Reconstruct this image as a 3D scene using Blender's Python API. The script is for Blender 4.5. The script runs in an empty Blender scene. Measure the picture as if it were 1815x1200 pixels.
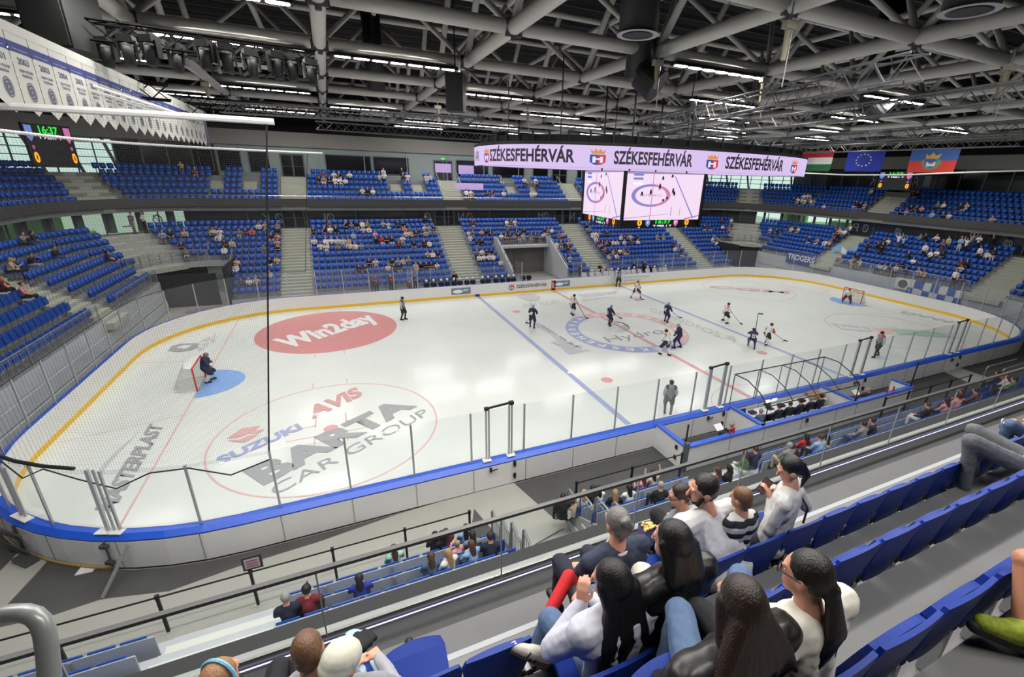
import bpy, math, random, numpy as np
from mathutils import Vector, Matrix
R = random.Random(7)
PI = math.pi
scene = bpy.context.scene
C = scene.collection
# ------------------------------------------------------------------ camera
CAM = np.array([-18.8935, -26.2197, 10.6487]); YAW, PIT, ROL, FOC, PPX = .434, -.3486, .0327, 799.2627, 55.4727
_cy, _sy, _cp, _sp = math.cos(YAW), math.sin(YAW), math.cos(PIT), math.sin(PIT)
_f = np.array([_sy*_cp, _cy*_cp, _sp]); _r = np.array([_cy, -_sy, 0]); _u = np.cross(_r, _f)
_c, _s = math.cos(ROL), math.sin(ROL)
CR, CU, CF = _c*_r+_s*_u, -_s*_r+_c*_u, _f
cd = bpy.data.cameras.new('camera'); cam = bpy.data.objects.new('camera', cd); C.objects.link(cam)
m = Matrix(((CR[0], CU[0], -CF[0], CAM[0]), (CR[1], CU[1], -CF[1], CAM[1]), (CR[2], CU[2], -CF[2], CAM[2]), (0, 0, 0, 1)))
cam.matrix_world = m
cd.sensor_width = 36; cd.lens = FOC*36/1815; cd.shift_x = -PPX/1815; cd.clip_end = 500; cd.clip_start = .05
scene.camera = cam
# ------------------------------------------------------------------ world, exposure
w = bpy.data.worlds.new('daylight'); scene.world = w; w.use_nodes = True
nt = w.node_tree; nt.nodes.clear()
bg = nt.nodes.new('ShaderNodeBackground'); out = nt.nodes.new('ShaderNodeOutputWorld')
bg.inputs['Color'].default_value = (.62, .74, .70, 1); bg.inputs['Strength'].default_value = 1.35
nt.links.new(bg.outputs[0], out.inputs[0])
vs = scene.view_settings; vs.view_transform = 'Standard'; vs.look = 'None'; vs.gamma = 1; vs.use_curve_mapping = False; vs.exposure = 0.0
cy = scene.cycles; cy.max_bounces = 7; cy.diffuse_bounces = 3; cy.glossy_bounces = 2; cy.transmission_bounces = 2; cy.transparent_max_bounces = 14
cy.caustics_reflective = False; cy.caustics_refractive = False; cy.use_denoising = True; cy.sample_clamp_indirect = 4
cy.use_adaptive_sampling = True; cy.adaptive_threshold = .02
LAMP = 125.0          # radiance of the ceiling light panels

def at(u, v, ax, val):
    """the world point seen at pixel (u, v) on the plane axis ax = val"""
    d = CF+CR*(u-907.5-PPX)/FOC-CU*(v-600)/FOC
    return CAM+d*(val-CAM[ax])/d[ax]
def at_t(u, v, t):
    """the world point seen at pixel (u, v) at depth t metres"""
    return CAM+t*(CF+CR*(u-907.5-PPX)/FOC-CU*(v-600)/FOC)
def pix(p):
    d = np.asarray(p, float)-CAM; z = d@CF
    return 907.5+PPX+FOC*(d@CR)/z, 600-FOC*(d@CU)/z, z
# ------------------------------------------------------------------ materials
def lin(c):
    return tuple((x/12.92 if x <= .04045 else ((x+.055)/1.055)**2.4) for x in c[:3])+(1,)
MATS = {}
def mat(name, col, rough=.6, metal=0, noise=0, nscale=4, bump=0, bscale=30, emit=0, spec=.5, coat=0, sheen=0):
    if name in MATS: return MATS[name]
    mt = bpy.data.materials.new(name); mt.use_nodes = True; MATS[name] = mt
    n = mt.node_tree; b = n.nodes['Principled BSDF']
    b.inputs['Base Color'].default_value = lin(col); b.inputs['Roughness'].default_value = rough; b.inputs['Metallic'].default_value = metal
    b.inputs['Specular IOR Level'].default_value = spec; b.inputs['Coat Weight'].default_value = coat; b.inputs['Sheen Weight'].default_value = sheen
    if emit:
        if emit >= .5: b.inputs['Base Color'].default_value = (.02, .02, .02, 1)
        b.inputs['Emission Color'].default_value = lin(col); b.inputs['Emission Strength'].default_value = emit
    if noise or bump:
        tc = n.nodes.new('ShaderNodeTexCoord')
    if noise:
        t = n.nodes.new('ShaderNodeTexNoise'); t.inputs['Scale'].default_value = nscale; t.inputs['Detail'].default_value = 5
        mx = n.nodes.new('ShaderNodeMix'); mx.data_type = 'RGBA'; mx.inputs['A'].default_value = lin(tuple(max(0, x*(1-noise)) for x in col)); mx.inputs['B'].default_value = lin(tuple(min(1, x*(1+noise)) for x in col))
        n.links.new(tc.outputs['Object'], t.inputs['Vector']); n.links.new(t.outputs['Fac'], mx.inputs['Factor']); n.links.new(mx.outputs['Result'], b.inputs['Base Color'])
    if bump:
        t = n.nodes.new('ShaderNodeTexNoise'); t.inputs['Scale'].default_value = bscale; t.inputs['Detail'].default_value = 4
        bp = n.nodes.new('ShaderNodeBump'); bp.inputs['Strength'].default_value = bump; bp.inputs['Distance'].default_value = .02
        n.links.new(tc.outputs['Object'], t.inputs['Vector']); n.links.new(t.outputs['Fac'], bp.inputs['Height']); n.links.new(bp.outputs['Normal'], b.inputs['Normal'])
    return mt
def glassmat(name, tint=(1, 1, 1), gloss=.06, dirt=.04, dirtcol=(.8, .82, .85)):
    """thin clear pane: mostly transparent, a little mirror and a little milky scuff"""
    mt = bpy.data.materials.new(name); mt.use_nodes = True; MATS[name] = mt
    n = mt.node_tree; n.nodes.clear(); N = n.nodes.new
    o = N('ShaderNodeOutputMaterial'); tr = N('ShaderNodeBsdfTransparent'); gl = N('ShaderNodeBsdfGlossy'); df = N('ShaderNodeBsdfDiffuse')
    tr.inputs[0].default_value = lin(tint); gl.inputs['Roughness'].default_value = .02; df.inputs[0].default_value = lin(dirtcol)
    m1 = N('ShaderNodeMixShader'); m2 = N('ShaderNodeMixShader'); fr = N('ShaderNodeLayerWeight'); fr.inputs[0].default_value = .5; pw = N('ShaderNodeMath'); pw.operation = 'POWER'; pw.inputs[1].default_value = 5; n.links.new(fr.outputs['Facing'], pw.inputs[0]); sc = N('ShaderNodeMath'); sc.operation = 'MULTIPLY'; sc.inputs[1].default_value = .4; n.links.new(pw.outputs[0], sc.inputs[0])
    ml = N('ShaderNodeMath'); ml.operation = 'ADD'; ml.inputs[1].default_value = gloss*.3
    n.links.new(sc.outputs[0], ml.inputs[0]); n.links.new(ml.outputs[0], m1.inputs[0]); n.links.new(tr.outputs[0], m1.inputs[1]); n.links.new(gl.outputs[0], m1.inputs[2])
    m2.inputs[0].default_value = dirt; n.links.new(m1.outputs[0], m2.inputs[1]); n.links.new(df.outputs[0], m2.inputs[2]); n.links.new(m2.outputs[0], o.inputs[0])
    return mt
white_board = mat('white_board', (.86, .86, .85), .35, noise=.02, nscale=1.5)
blue_cap = mat('blue_cap', (.13, .33, .78), .35)
yellow_kick = mat('yellow_kick', (.90, .72, .20), .4)
seat_shaded = mat('seat_blue_shaded', (.012, .17, .50), .5, noise=.05, nscale=2, spec=.3)  # darker copy of the seat blue: weaker near light put into colour
seat_blue = mat('seat_blue', (.04, .29, .66), .38, noise=.05, nscale=2)
steel = mat('steel_paint', (.56, .57, .57), .4, .3)
alu = mat('aluminium', (.72, .73, .74), .35, .6)
black = mat('black_metal', (.045, .045, .05), .5)
dark = mat('dark_grey', (.12, .12, .125), .6)
concrete = mat('concrete', (.55, .56, .55), .8, noise=.06, nscale=3)
tread_m = mat('tread_concrete', (.50, .51, .51), .8, noise=.05, nscale=2)
stair_m = mat('stair_concrete', (.66, .67, .62), .8, noise=.04, nscale=3)
fascia_m = mat('fascia_grey', (.27, .265, .26), .6)
rubber = mat('rubber_floor', (.27, .27, .27), .75, noise=.14, nscale=1.2)
conc_floor = mat('floor_concrete', (.60, .60, .57), .7, noise=.05, nscale=.8)
tube_m = mat('tube_white', (.82, .81, .78), .55)
roof_m = mat('roof_deck', (.09, .09, .095), .7)
purlin_m = mat('purlin', (.34, .34, .33), .6)
panel_grey = mat('tier_panel', (.70, .71, .73), .6, noise=.03, nscale=2)
wall_grey = mat('wall_band', (.56, .55, .53), .8)
wall_green = mat('wall_panel', (.55, .60, .59), .6)
dark_glass = mat('dark_window', (.08, .09, .095), .12, spec=.6)
conc_glass = mat('concourse_glass', (.20, .22, .24), .15, spec=.6)
frame_grey = mat('frame_grey', (.33, .35, .36), .5)
clear = glassmat('clear_pane', (.985, .99, .99), .04, .04)
clear_near = glassmat('clear_pane_near', (.985, .99, .99), .03, .008)
win_clear = glassmat('window_pane', (.9, .95, .93), .05, .03)
screen_frame = mat('screen_frame', (.06, .06, .065), .5)
# ------------------------------------------------------------------ mesh helpers
class MB:
    def __init__(s): s.v = []; s.f = []; s.m = []
    def add(s, v, f, m=0):
        o = len(s.v); s.v.extend([tuple(map(float, p)) for p in v]); s.f.extend([tuple(i+o for i in q) for q in f]); s.m.extend([m]*len(f)); return s
    def box(s, c, d, rz=0, m=0, M=None):
        hx, hy, hz = d[0]/2, d[1]/2, d[2]/2
        P = [Vector((x, y, z)) for z in (-hz, hz) for y in (-hy, hy) for x in (-hx, hx)]
        A = M if M is not None else Matrix.Rotation(rz, 3, 'Z')
        P = [A @ p+Vector(c) for p in P]
        return s.add(P, [(0, 2, 3, 1), (4, 5, 7, 6), (0, 1, 5, 4), (2, 6, 7, 3), (0, 4, 6, 2), (1, 3, 7, 5)], m)
    def bar(s, a, b, w, h, m=0, up=(0, 0, 1)):
        a, b = Vector(a), Vector(b); d = b-a; L = d.length
        if L < 1e-6: return s
        z = d/L; u = Vector(up)
        if abs(z.dot(u)) > .95: u = Vector((1, 0, 0))
        x = z.cross(u).normalized(); y = x.cross(z)
        M = Matrix((x, z, y)).transposed()
        return s.box((a+b)/2, (w, L, h), M=M, m=m)
    def tube(s, pts, r, n=8, m=0, r2=None, cap=True):
        pts = [Vector(p) for p in pts]; N = len(pts); rings = []
        prev = None
        for i, p in enumerate(pts):
            t = (pts[min(i+1, N-1)]-pts[max(i-1, 0)]).normalized()
            if prev is None:
                a = Vector((0, 0, 1)) if abs(t.z) < .9 else Vector((1, 0, 0)); x = t.cross(a).normalized()
            else:
                x = (prev-t*prev.dot(t)).normalized()
            prev = x; y = t.cross(x); rr = r if r2 is None else r+(r2-r)*i/(N-1)
            rings.append([p+rr*(math.cos(2*PI*k/n)*x+math.sin(2*PI*k/n)*y) for k in range(n)])
        V = [q for g in rings for q in g]
        F = [(i*n+k, i*n+(k+1) % n, (i+1)*n+(k+1) % n, (i+1)*n+k) for i in range(N-1) for k in range(n)]
        if cap: F += [tuple(range(n))[::-1], tuple((N-1)*n+k for k in range(n))]
        return s.add(V, F, m)
    def disc(s, c, r, z, n=48, m=0, r0=0, a0=0, a1=2*PI):
        if r0 == 0:
            return s.add([(c[0]+r*math.cos(a0+(a1-a0)*k/n), c[1]+r*math.sin(a0+(a1-a0)*k/n), z) for k in range(n)], [tuple(range(n))], m)
        V = []
        for k in range(n+1):
            a = a0+(a1-a0)*k/n; V += [(c[0]+r0*math.cos(a), c[1]+r0*math.sin(a), z), (c[0]+r*math.cos(a), c[1]+r*math.sin(a), z)]
        return s.add(V, [(2*k, 2*k+1, 2*k+3, 2*k+2) for k in range(n)], m)
    def sweep(s, path, prof, m=0, closed=False, cap=True):
        """prof: list of (offset outward, z); path: list of (x, y, nx, ny)"""
        n = len(prof); N = len(path)
        V = [(p[0]+o*p[2], p[1]+o*p[3], z) for p in path for o, z in prof]
        F = [(i*n+k, i*n+k+1, ((i+1) % N)*n+k+1, ((i+1) % N)*n+k) for i in range(N if closed else N-1) for k in range(n-1)]
        return s.add(V, F, m)
    def each(s, name, mats, parent=None, **kw):
        """one object per separate piece"""
        g = list(range(len(s.v)))
        def F(i):
            while g[i] != i: g[i] = g[g[i]]; i = g[i]
            return i
        for f in s.f:
            for q in f[1:]: g[F(f[0])] = F(q)
        out_ = {}
        for f in s.f: out_.setdefault(F(f[0]), []).append(f)
        for fs in out_.values():
            ids = sorted({q for f in fs for q in f}); mp = {q: k for k, q in enumerate(ids)}; b = MB(); b.add([s.v[q] for q in ids], [[mp[q] for q in f] for f in fs]); b.build(name, mats, parent, **kw)
    def build(s, name, mats, parent=None, smooth=False, **kw):
        me = bpy.data.meshes.new(name); me.from_pydata(s.v, [], s.f)
        mats = mats if isinstance(mats, (list, tuple)) else [mats]
        for q in mats: me.materials.append(q)
        if len(mats) > 1: me.polygons.foreach_set('material_index', s.m)
        if smooth: me.polygons.foreach_set('use_smooth', [True]*len(me.polygons))
        me.update()
        return link(name, me, parent, **kw)
def link(name, me, parent=None, label=None, cat=None, group=None, kind=None, loc=None, rz=None):
    o = bpy.data.objects.new(name, me); C.objects.link(o)
    if parent is not None: o.parent = parent
    tag(o, label, cat, group, kind)
    if loc is not None: o.location = loc
    if rz is not None: o.rotation_euler = (0, 0, rz)
    return o
def tag(o, label=None, cat=None, group=None, kind=None):
    for k, v in (('label', label), ('category', cat), ('group', group), ('kind', kind)):
        if v: o[k] = v
    return o
def thing(name, label, cat, loc=(0, 0, 0), rz=0, group=None):
    return link(name, None, label=label, cat=cat, group=group, loc=loc, rz=rz)
def copy_tree(o, parent=None):
    c = o.copy(); C.objects.link(c)
    if parent is not None: c.parent = parent
    for ch in KIDS(o): copy_tree(ch, c)
    return c
_kids = {}
def KIDS(o):
    if o.name not in _kids: _kids[o.name] = [x for x in C.objects if x.parent == o]
    return _kids[o.name]
ORD = ['first', 'second', 'third', 'fourth', 'fifth', 'sixth', 'seventh', 'eighth', 'ninth', 'tenth', 'eleventh', 'twelfth', 'thirteenth', 'fourteenth', 'fifteenth', 'sixteenth', 'seventeenth', 'eighteenth', 'nineteenth', 'twentieth']
def ordw(i):
    if i < 20: return ORD[i]
    t = ['twenty', 'thirty', 'forty', 'fifty', 'sixty', 'seventy', 'eighty', 'ninety']
    j = i+1
    if j % 10 == 0: return t[j//10-2][:-1]+'ieth'
    if j < 100: return t[j//10-2]+'-'+ORD[j % 10-1]
    return str(j)+'th'
def text_mesh(txt, bold=0.0, ext=0.0, spacing=1.0):
    cu = bpy.data.curves.new('lettering', 'FONT'); cu.body = txt; cu.size = 1; cu.offset = bold; cu.extrude = ext; cu.resolution_u = 3; cu.space_character = spacing
    o = bpy.data.objects.new('lettering', cu); C.objects.link(o)
    me = bpy.data.meshes.new_from_object(o.evaluated_get(bpy.context.evaluated_depsgraph_get()))
    bpy.data.objects.remove(o); bpy.data.curves.remove(cu)
    n = len(me.vertices); co = np.empty(n*3); me.vertices.foreach_get('co', co); co = co.reshape(-1, 3)
    return me, co
def text_obj(txt, origin, xv, yv, material, name='lettering', parent=None, bold=0, fit=None, nudge=(0, 0, 0), spacing=1.0):
    """lettering filling the parallelogram origin + a*xv + b*yv; xv spans the whole text, yv the cap height"""
    me, co = text_mesh(txt, bold, 0, spacing)
    x0, x1 = co[:, 0].min(), co[:, 0].max(); h = .7
    a = (co[:, 0]-x0)/(x1-x0); b = co[:, 1]/h
    P = np.array(origin)+np.outer(a, xv)+np.outer(b, yv)+np.array(nudge)
    me.vertices.foreach_set('co', P.ravel()); me.materials.clear(); me.materials.append(material); me.update()
    return link(name, me, parent)
def poly_obj(pts, material, name='emblem', parent=None):
    return MB().add(pts, [tuple(range(len(pts)))]).build(name, material, parent)
# ------------------------------------------------------------------ rink geometry
YC, HX, HY, RR = -.2, 30.1, 12.8, 7.8
def ring(hx, hy, r, yc=YC, n=14, step=2.0, closed=True):
    """rounded rectangle, counter-clockwise from the right side, as (x, y, nx, ny)"""
    P = []
    def seg(x0, y0, x1, y1, nx, ny):
        L = math.hypot(x1-x0, y1-y0); k = max(1, round(L/step))
        for i in range(k): P.append((x0+(x1-x0)*i/k, y0+(y1-y0)*i/k, nx, ny))
    def arc(cx, cy, a0):
        for i in range(n):
            a = a0+PI/2*i/n; P.append((cx+r*math.cos(a), cy+r*math.sin(a), math.cos(a), math.sin(a)))
    seg(hx, yc-hy+r, hx, yc+hy-r, 1, 0); arc(hx-r, yc+hy-r, 0)
    seg(hx-r, yc+hy, -hx+r, yc+hy, 0, 1); arc(-hx+r, yc+hy-r, PI/2)
    seg(-hx, yc+hy-r, -hx, yc-hy+r, -1, 0); arc(-hx+r, yc-hy+r, PI)
    seg(-hx+r, yc-hy, hx-r, yc-hy, 0, -1); arc(hx-r, yc-hy+r, 1.5*PI)
    return P
rink = ring(HX, HY, RR)
# ice
ice_m = mat('ice', (.865, .885, .865), .5, noise=.028, nscale=.45, spec=.5)
_n = ice_m.node_tree; _b = _n.nodes['Principled BSDF']; _b.inputs['Roughness'].default_value = .42
_b.inputs['Coat Weight'].default_value = .35; _b.inputs['Coat Roughness'].default_value = .13
ice = MB().add([(p[0], p[1], 0) for p in rink], [tuple(range(len(rink)))]).build('floor_ice', ice_m, kind='structure')
def paint(name, col):
    col = tuple(min(.9, c*.8+.2*.86) for c in col)
    return mat(name, col, .42, coat=.2, noise=.05, nscale=3)
p_blue = paint('paint_blue', (.55, .60, .80)); p_red = paint('paint_red', (.84, .56, .56)); p_thin = paint('paint_thin_red', (.86, .66, .65))
p_disc = paint('paint_disc_red', (.80, .47, .47)); p_grey = paint('paint_grey', (.56, .57, .58)); p_lgrey = paint('paint_light_grey', (.74, .75, .76))
p_crease = paint('paint_crease', (.45, .64, .93)); p_white = paint('paint_white', (.90, .91, .90)); p_suz = paint('paint_suzuki_blue', (.56, .60, .80)); p_green = paint('paint_green', (.60, .76, .66))
def mark(m, name, material): return m.build(name, material, ice)
Z0 = .004
m = MB()
for x in (-7.6, 7.6): m.add([(x-.16, YC-HY, Z0), (x+.16, YC-HY, Z0), (x+.16, YC+HY, Z0), (x-.16, YC+HY, Z0)], [(0, 1, 2, 3)])
mark(m, 'blue_line', p_blue)
mark(MB().add([(-.16, YC-HY, Z0), (.16, YC-HY, Z0), (.16, YC+HY, Z0), (-.16, YC+HY, Z0)], [(0, 1, 2, 3)]), 'centre_line', p_red)
m = MB()
for s in (-1, 1):
    x = 26*s; yy = 12.25
    m.add([(x-.04, -yy-.3, Z0), (x+.04, -yy-.3, Z0), (x+.04, yy-.2, Z0), (x-.04, yy-.2, Z0)], [(0, 1, 2, 3)])
    for t in (-1, 1):
        m.disc((20*s, 7*t), 4.5, Z0, 72, r0=4.42)
        for q in (-1, 1):
            for d in (-.9, .9):
                m.box((20*s+d*.9, 7*t+q*4.8, Z0), (.06, .6, .001))
                m.box((20*s+q*1.15, 7*t+d*.5, Z0), (1.1, .06, .001)); m.box((20*s+q*.62, 7*t+d*.92, Z0), (.06, .85, .001))
        # restricted area behind the net
        m.bar((26*s, 3.4*t, Z0), (29.9*s, 4.3*t, Z0), .05, .001)
m.disc((0, YC-HY), 3.0, Z0, 24, r0=2.95, a0=0, a1=PI)
mark(m, 'thin_red_lines', p_thin)
m = MB()
for s in (-1, 1):
    for t in (-1, 1):
        m.disc((6*s, 7*t), .34, Z0+.002, 24)
m.disc((-20, -7), .3, Z0+.008, 24); m.disc((20, -7), .3, Z0+.002, 24)
mark(m, 'faceoff_spots', p_red)
mark(MB().disc((-20, 7), 4.5, Z0+.003, 72), 'sponsor_disc', p_disc)
m = MB()
for s in (-1, 1):
    V = [(26*s, 1.2*1.4, Z0+.002)]+[(26*s-s*1.9*math.sin(a), 1.75*math.cos(a), Z0+.002) for a in [PI*k/20 for k in range(21)]]+[(26*s, -1.2*1.4, Z0+.002)]
    m.add(V, [tuple(range(len(V)))])
mark(m, 'goal_crease', p_crease)
# centre ring: blue half and red half
mark(MB().disc((0, 0), 4.5, Z0+.006, 40, r0=3.55, a0=math.radians(112), a1=math.radians(300)), 'ring_blue', p_blue)
mark(MB().disc((0, 0), 4.5, Z0+.006, 40, r0=3.55, a0=math.radians(-60), a1=math.radians(112)), 'ring_red', paint('paint_pink', (.88, .68, .67)))
def ring_text(txt, a0, a1, flip=1):
    n = len(txt)
    for i, ch in enumerate(txt):
        if ch == ' ': continue
        a = math.radians(a0+(a1-a0)*(i+.5)/n); c = Vector((4.03*math.cos(a), 4.03*math.sin(a), Z0+.009))
        rad = Vector((math.cos(a), math.sin(a), 0))*flip; tan = Vector((math.sin(a), -math.cos(a), 0))*flip
        o = c-tan*.26-rad*.26
        text_obj(ch, o, tan*.52, rad*.52, p_white, 'ring_letter', ice, bold=.03)
ring_text('SZÉKESFEHÉRVÁR', 300, 112)
ring_text('EGYESÜLET', 100, -40)
def ice_text(txt, bl, br, tl, material, dz=.012, bold=0, spacing=1.0, name='ice_lettering'):
    a, b, c = (at(p[0], p[1], 2, Z0+dz) for p in (bl, br, tl))
    return text_obj(txt, a, b-a, c-a, material, name, ice, bold, spacing=spacing)
def ice_poly(pts, material, dz=.010, name='ice_emblem'):
    return poly_obj([tuple(at(u, v, 2, Z0+dz)) for u, v in pts], material, name, ice)
ice_text('BARTA', (465, 859), (738, 718.6), (431, 836), p_grey, bold=.05)
ice_text('CAR GROUP', (487, 879), (763, 733), (476, 863), p_grey, bold=-.005)
ice_text('AVIS', (552, 742), (644, 699), (542, 725), paint('paint_avis', (.80, .55, .54)), bold=.045)
ice_text('SUZUKI', (389, 823), (537, 759), (381, 812), p_suz, bold=.04)
ice_poly([(402, 777), (428, 759), (463, 754), (452, 762), (470, 761), (457, 769), (440, 768), (420, 776)], paint('paint_suzuki_red', (.85, .62, .62)))
ice_poly([(404, 780), (424, 779), (440, 772), (458, 770), (446, 778), (434, 784), (412, 783)], paint('paint_suzuki_red', (.85, .62, .62)))
ice_text('Win2day', (507, 618), (672, 566), (482, 603), p_white, bold=.045)
ice_text('MASTERPLAST', (199, 907), (290, 753), (168, 903), p_grey, bold=.04)
ice_poly([(168, 862), (176, 830), (205, 800), (250, 762), (222, 790), (192, 822), (178, 845), (169, 865)], p_lgrey)
ice_text('Hydro', (1080, 607), (1180, 590), (1068, 597.5), p_grey)
m = MB()
for k, (rr) in enumerate((.5, .8, 1.1, 1.4)):
    c = at(1098-k*5, 575+k*1.2, 2, 0); m.disc((c[0], c[1]), rr, Z0+.01, 20, r0=rr-.1, a0=-1.9, a1=.9)
mark(m, 'ice_emblem', p_grey)
ice_text('GRUNDFOS', (1150, 550), (1276, 598), (1155, 544.5), p_lgrey, bold=.0)
ice_poly([(1275, 599), (1292, 598.5), (1284, 594), (1300, 596), (1306, 603), (1300, 609), (1298, 603), (1290, 600)], p_lgrey)
ice_text('CGM', (1254, 509.5), (1399, 520.5), (1258, 505.8), paint('paint_cgm', (.84, .64, .63)), bold=.03)
ice_poly([(1472, 573), (1492, 583.5), (1545, 588), (1540, 580), (1478, 573.2)], p_lgrey)
ice_text('bosch', (1492, 582), (1540, 587), (1486, 576), p_white, dz=.014, bold=.03)
ice_poly([(1545, 581), (1582, 582), (1584, 592), (1560, 590)], paint('paint_pale_red', (.88, .72, .71)))
ice_poly([(1582, 582), (1640, 586), (1672, 590), (1692, 599), (1640, 596), (1590, 592)], p_green)
ice_text('DVW', (1596, 554), (1690, 574), (1602, 551), paint('paint_dvw', (.66, .68, .64)), bold=.04)
ice_poly([(941, 563.5), (950, 577), (975, 592), (990, 608), (1000, 621), (1010, 629), (1030, 624), (1000, 604), (975, 585)], p_lgrey, .008)
ice_text('ÉPÍTETT TÉR ZRT', (958, 578), (1022, 617), (962, 577), p_grey, bold=.03)
ice_text('ZÁÉV', (975, 606), (1030, 628), (990, 600), p_lgrey, bold=.03)
ice_poly([(916, 525), (925, 521), (945, 521), (958, 526), (956, 533), (940, 534), (926, 530)], p_lgrey)
ice_text('ALBA VOLÁN', (924, 545), (990, 538), (926, 538), p_lgrey)
ice_poly([(1022, 522), (1060, 518), (1094, 516), (1090, 520), (1056, 525), (1036, 527)], p_lgrey)
ice_text('GENERÁL', (1032, 534), (1084, 528), (1031, 530), p_lgrey)
ice_poly([(297, 622), (304, 613), (320, 609), (351, 608), (350, 616), (338, 621), (318, 624)], p_grey)
ice_poly([(312, 616), (326, 612), (341, 611), (330, 618)], p_white, .013)
ice_text('GN', (348, 624), (380, 606), (352, 606), p_lgrey, bold=.02)
# arena floor around the rink
fl = MB(); pr = ring(HX+.42, HY+.42, RR+.42)
fl.sweep(pr, [(0, -.02), (2.2, -.02)], closed=True)
fl.build('floor_rubber', rubber, kind='structure')
fl = MB(); fl.add([(-50, -28, -.06), (50, -28, -.06), (50, 40, -.06), (-50, 40, -.06)], [(0, 1, 2, 3)])
fl.build('floor_concrete', conc_floor, kind='structure')
MB().add([tuple(at(u, v, 2, -.012)) for u, v in ((845, 869), (700, 913), (560, 962), (420, 1005), (300, 1048), (180, 1062), (90, 1092), (0, 1112), (-140, 1150), (-140, 1400), (300, 1400), (832, 960))], [tuple(range(12))]).build('floor_strip', conc_floor, kind='structure')
MB().add([tuple(at(u, v, 2, -.008)) for u, v in ((905, 851), (845, 868), (832, 892), (912, 985), (1000, 935))], [(0, 1, 2, 3, 4)]).build('floor_ramp', conc_floor, kind='structure')
fr = MB(); fr.add([(7.3, -19, -.05), (35, -19, -.05), (35, -12, -.05), (7.3, -12, -.05)], [(0, 1, 2, 3)]); fr.build('floor_rubber_side', rubber, kind='structure')
for lab, pts in (('grey floor mat lying by the left rink corner', [(0, 1013), (0, 1085), (70, 1010), (107, 968), (50, 960)]), ('white plate under the prop of the corner boards', [(132, 1020), (152, 994), (178, 991), (164, 1013)]), ('small white plate at the left picture edge', [(-4, 950), (0, 925), (15, 922), (2, 940)]), ('grey mat in front of the right rink gate', [(1665, 655), (1695, 650), (1760, 672), (1725, 682)])):
    P = [at(u, v, 2, .0) for u, v in pts]; n = len(P); b = MB()
    b.add([(p[0], p[1], z) for z in (-.018, .006) for p in P], [tuple(range(n))[::-1], tuple(range(n, 2*n))]+[(i, (i+1) % n, n+(i+1) % n, n+i) for i in range(n)])
    b.build('floor_mat' if 'mat' in lab else 'floor_plate', mat('plate_white', (.85, .85, .85), .5) if 'white' in lab else conc_floor, label=lab, cat='mat' if 'mat' in lab else 'plate')
# ------------------------------------------------------------------ boards
boards = thing('rink_boards', 'white ice rink boards with blue cap rail, yellow kick plate and clear shields', 'rink boards')
b = MB(); b.sweep(rink, [(0, .22), (0, 1.05), (.24, 1.05), (.365, .93), (.38, .9), (.38, .02)], closed=True); b.build('board_panel', white_board, boards)
b = MB(); b.sweep(rink, [(-.012, 0), (-.012, .2), (.0, .22)], closed=True); b.build('kick_plate', yellow_kick, boards)
b = MB()
for p in rink[::2]:
    pass
b.sweep(rink, [(.0, 1.07), (.0, 1.10), (.24, 1.10), (.29, 1.06), (.39, .98), (.385, .94)], closed=True); 
cap_path = [p for p in rink]
b.build('cap_rail', blue_cap, boards)
# white inner edge of the cap seen from the ice side
b = MB(); b.sweep(rink, [(-.005, .98), (-.005, 1.108), (.06, 1.108)], closed=True); b.build('cap_edge', white_board, boards)
b = MB()
perim = []
acc = 0
for i in range(len(rink)):
    a, c = rink[i], rink[(i+1) % len(rink)]; L = math.hypot(c[0]-a[0], c[1]-a[1]); perim.append((acc, a, c, L)); acc += L
def along(s):
    s %= acc
    for q in perim:
        if q[0] <= s < q[0]+q[3]+1e-9:
            t = (s-q[0])/q[3]; n = Vector((q[1][2]*(1-t)+q[2][2]*t, q[1][3]*(1-t)+q[2][3]*t, 0)).normalized()
            return Vector((q[1][0]*(1-t)+q[2][0]*t, q[1][1]*(1-t)+q[2][1]*t, 0)), n
NP = round(acc/1.96); pitch = acc/NP
# align a stanchion with the near side at x = -15.42
s0 = min(range(int(acc*20)), key=lambda k: (along(k/20)[0]-Vector((-15.42, YC-HY, 0))).length)/20
posts = [s0+k*pitch for k in range(NP)]
for s in posts:
    p, n = along(s); b.bar(p+n*.385+Vector((0, 0, .03)), p+n*.385+Vector((0, 0, .96)), .02, .012)
b.each('board_seam', mat('seam_grey', (.45, .45, .45), .6), boards)
def has_glass(p):
    return not (p.y > 12 and -13.2 < p.x < 13.2)
gl0 = None
for k, s in enumerate(posts):
    p, n = along(s+pitch/2); q0, n0 = along(s); q1, n1 = along(s+pitch)
    if not has_glass(p): continue
    zt = 3.05
    b = MB(); o = .15
    a, c = q0+n0*o, q1+n1*o; t = (c-a).normalized(); a, c = a+t*.035, c-t*.035
    b.bar((a.x, a.y, (1.1+zt)/2), (c.x, c.y, (1.1+zt)/2), .015, zt-1.1)
    b.build('shield_pane', clear, boards)
    b = MB(); b.box((q0.x+n0.x*o, q0.y+n0.y*o, (1.05+zt)/2), (.06, .05, zt-1.05), math.atan2(n0.y, n0.x)+PI/2); b.build('stanchion', alu, boards)
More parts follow.
